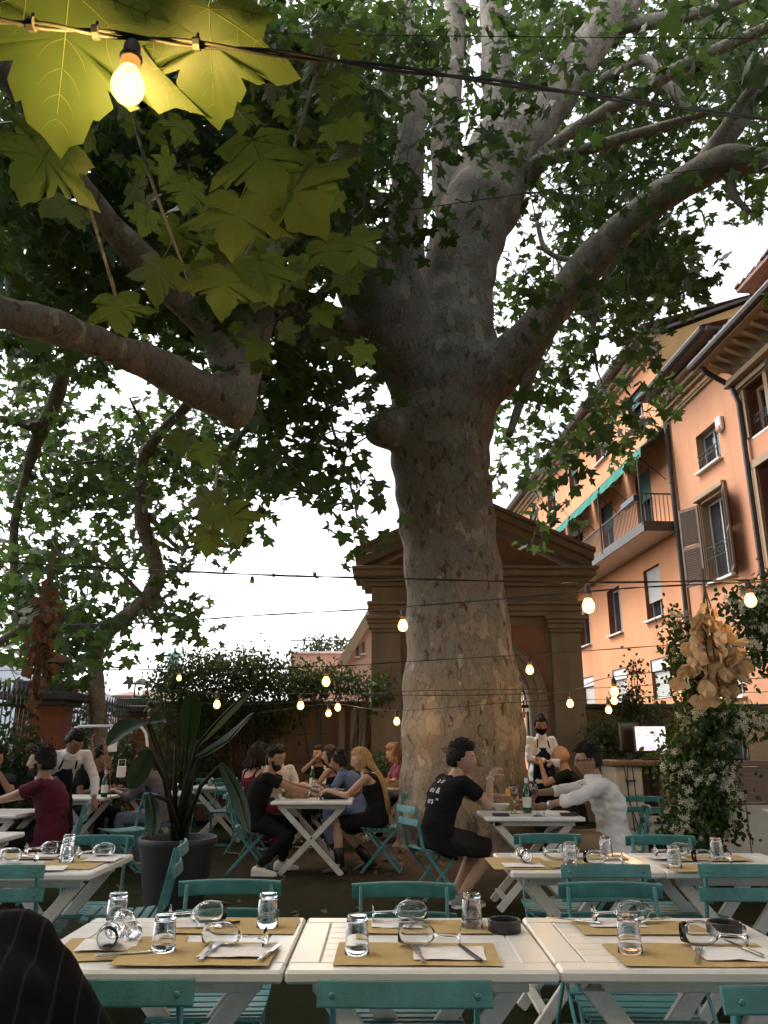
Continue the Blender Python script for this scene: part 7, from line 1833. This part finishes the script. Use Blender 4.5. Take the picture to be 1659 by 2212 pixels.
# --- the couple left of the trunk
e3, k3 = person('bearded man in black t-shirt with arms on the table left of the trunk', (-1.40,9.22,0), -84, dict(lean=14, head=(-30,3), hunch=.05, RH=(.12,.60,.80), RHp=(.9,-.1,-.7), RHc=.4, LH=(-.12,.66,.82), LHp=(-.8,-.1,-.7), LF=(-.12,.28,.09), RF=(.25,.06,.09), RFy=14), dict(skin=SK_A, girth=1.06, top='tee', topm=C_BLK, bot='trousers', botm=C_BLK, shoem=C_SHOE, hair='fade', hairm=H_BLACK, beard=.009, hem=.046, watch='R'))
e4, k4 = person('blonde woman in black sleeveless dress seated left of the trunk', (-.08,9.20,0), 82, dict(lean=14, head=(14,16), hunch=.05, LH=(-.16,.52,.84), LHp=(-.6,-.2,-1), LHc=.6, RH=(.12,.50,.80), LHd=(.1,.8,-.3), LF=(-.20,.36,.09), RF=(.10,.10,.12), RFt=-.3), dict(skin=SK_B, fem=True, top='tank', topm=C_BLK, topn='dress_top', bot='dress', botm=C_BLK, shoem=C_BOOT, boot=True, hair='long', hairm=H_BLOND, hlen=.44))
# --- group behind
V2 = .016
person('woman with dark curly bob and bare shoulders behind the bearded man', (-1.72,10.75,0), -38, dict(lean=8, head=(-10,0), LH=(-.2,.35,.78), RH=(.05,.42,1.12)), dict(skin=SK_B, fem=True, top='tank', topm=C_BUR, topn='camisole', bot='trousers', botm=C_BUR, hair='bob', hairm=H_BLACK, vox=V2))
person('man with white collar facing us behind the curly haired woman', (-1.52,11.75,0), 200, dict(lean=6, head=(10,0), LH=(-.15,.35,.8), RH=(.2,.35,.8)), dict(skin=SK_A, top='rolled', topm=C_WHT, hair='short', hairm=H_BROWN, vox=V2))
person('dark haired woman raising her hand to her mouth at the far table', (-.95,12.45,0), 172, dict(lean=10, head=(-20,0), RH=(.02,.30,1.12), RHp=(.8,.2,-.8), LH=(-.2,.4,.8)), dict(skin=SK_A, fem=True, top='tee', topm=C_BLK, hair='long', hairm=H_BLACK, hlen=.2, vox=V2))
person('woman with long brown hair and black top seen from behind', (-.62,11.15,0), 62, dict(lean=8, head=(20,4), LH=(-.15,.42,.80), RH=(.2,.38,.8)), dict(skin=SK_B, fem=True, top='tank', topm=C_BLK, topn='camisole', bot='trousers', botm=C_BLK, hair='long', hairm=H_BROWN, hlen=.26, vox=V2))
person('person in blue shirt with hair bun bending over the table', (-.30,10.85,0), 70, dict(lean=30, head=(0,14), hunch=.06, LH=(-.15,.5,.78), RH=(.15,.5,.78)), dict(skin=SK_A, fem=True, top='rolled', topm=C_BLU, bot='trousers', botm=C_BLU, hair='bun', hairm=H_BLACK, vox=V2))
person('woman with curly copper hair in pink, half behind the trunk', (.27,12.5,0), 100, dict(lean=8, head=(15,6), LH=(-.1,.4,.82), RH=(.15,.4,.8)), dict(skin=SK_B, fem=True, top='tee', topm=C_PNK, hair='bob', hairm=H_CURL, vox=V2))
# --- right, behind
person('waitress in white shirt, black mask and navy apron beside the gate', (2.21,11.6,0), 190, dict(ph=.92, lean=3, head=(-12,10), RH=(.02,.26,1.10), RHp=(.8,-.3,-.6), LH=(-.05,.28,1.08), LHp=(-.8,-.3,-.6), LF=(-.10,.02,.09), RF=(.10,.0,.09)), dict(skin=SK_A, fem=True, top='long', topm=C_WHT, bot='trousers', botm=C_BLK, apron=True, mask=C_BLK, hair='bun', hairm=H_BLACK, vox=V2))
person('bald man in black with white face mask behind the white shirt man', (2.26,9.95,0), 78, dict(lean=8, head=(4,0), LH=(-.08,.36,1.08), LHp=(-.5,.1,-1), LHc=.8, RH=(.1,.36,1.06), RHp=(.5,.1,-1)), dict(skin=SK_A, top='tee', topm=C_BLK, hair='bald', mask=C_WHT, vox=V2))
# --- left group
person('man in burgundy t-shirt seen from behind at the left table', (-3.02,7.62,0), 96, dict(lean=10, head=(2,0), hunch=.05, LH=(-.10,.58,.80), LHp=(-.8,-.1,-.7), RH=(.15,.55,.82), RHp=(.8,-.1,-.7)), dict(skin=SK_A, girth=1.12, top='tee', topm=C_BUR, bot='trousers', botm=C_BLK, hair='thick', hairm=H_BLACK, beard=.008))
person('man at left edge biting into his food with both hands', (-3.98,8.35,0), -140, dict(lean=6, head=(4,8), LH=(-.03,.20,1.06), LHp=(-.8,.1,-1), LHn=(1,0,.2), LHd=(.4,.1,.8), RH=(.04,.20,1.06), RHp=(.8,.1,-1), RHn=(-1,0,.2), RHd=(-.4,.1,.8)), dict(skin=SK_A, top='tee', topm=C_BLK, hair='short', hairm=H_BLACK))
e_ = slab('sandwich','piece of pale bread held by the man at left edge','food',Vector((-4.08,8.12,1.13)),(.16,.05,.05),mat('bread_pale',(0.55,0.36,0.16),.8,var=.2,scale=20),R(40),.02)
person('waiter in white shirt and navy apron bending over the left tables', (-3.60,9.10,0), 222, dict(ph=.86, lean=42, head=(10,34), level=True, hunch=.05, LH=(-.22,.56,.78), LHp=(-.9,-.2,-.4), RH=(.22,.50,.78), RHp=(.9,-.2,-.4), LF=(-.10,.0,.09), RF=(.10,-.05,.09)), dict(skin=SK_C, top='long', topm=C_WHT, bot='trousers', botm=C_BLK, apron=True, hair='short', hairm=H_BLACK))
person('dark haired diner looking down behind the hoop rack', (-3.78,10.6,0), -120, dict(lean=14, head=(10,20), LH=(-.15,.4,.8), RH=(.15,.4,.8)), dict(skin=SK_C, top='tee', topm=C_BLK, hair='thick', hairm=H_BLACK, vox=V2))
person('person in grey top and washed jeans half hidden by paddle leaves', (-2.60,9.75,0), 88, dict(lean=20, head=(0,6), hunch=.06, LH=(-.1,.5,.80), RH=(.15,.5,.8), LF=(-.12,.42,.09), RF=(.1,.25,.09)), dict(skin=SK_A, top='rolled', topm=C_GRY, bot='trousers', botm=C_JEA, shoem=C_TRA, hair='short', hairm=H_BROWN, vox=V2))
# --- the striped shoulder in front
m, t, p = new_mat('black_pinstripe'); C_STR = m
tc = nd(t,'ShaderNodeTexCoord'); sp3 = nd(t,'ShaderNodeSeparateXYZ'); nz = nd(t,'ShaderNodeTexNoise', Scale=4.0); t.links.new(tc.outputs['Object'], nz.inputs['Vector'])
ad = nd(t,'ShaderNodeMath', operation='MULTIPLY_ADD'); ad.inputs[1].default_value=.012; t.links.new(tc.outputs['Object'], sp3.inputs[0]); t.links.new(nz.outputs['Fac'], ad.inputs[0]); t.links.new(sp3.outputs['X'], ad.inputs[2])
ml = nd(t,'ShaderNodeMath', operation='MULTIPLY'); ml.inputs[1].default_value=32.0; t.links.new(ad.outputs[0], ml.inputs[0]); fr = nd(t,'ShaderNodeMath', operation='FRACT'); t.links.new(ml.outputs[0], fr.inputs[0]); lt = nd(t,'ShaderNodeMath', operation='LESS_THAN'); lt.inputs[1].default_value=.10; t.links.new(fr.outputs[0], lt.inputs[0])
mx = nd(t,'ShaderNodeMix', data_type='RGBA'); mx.inputs[6].default_value=(.005,.005,.006,1); mx.inputs[7].default_value=(.018,.018,.021,1); t.links.new(lt.outputs[0], mx.inputs[0]); t.links.new(mx.outputs[2], p.inputs['Base Color']); p.inputs['Roughness'].default_value=.85; p.inputs['Specular IOR Level'].default_value=.08
person('person in black pinstriped shirt whose shoulder fills the bottom left corner', (-.80,1.40,0), 10, dict(ph=.37, lean=18, side=-7, head=(8,5), hunch=.07, LH=(-.25,.45,.70), RH=(.16,.24,.46), RHp=(1,-.5,.25)), dict(skin=SK_A, girth=1.34, top='long', topm=C_STR, bot='trousers', botm=C_BLK, hair='short', hairm=H_BLACK, vox=.010), sc=1.18)
chair(-.80, 1.38, R(4), 'teal chair under the person in pinstripes')
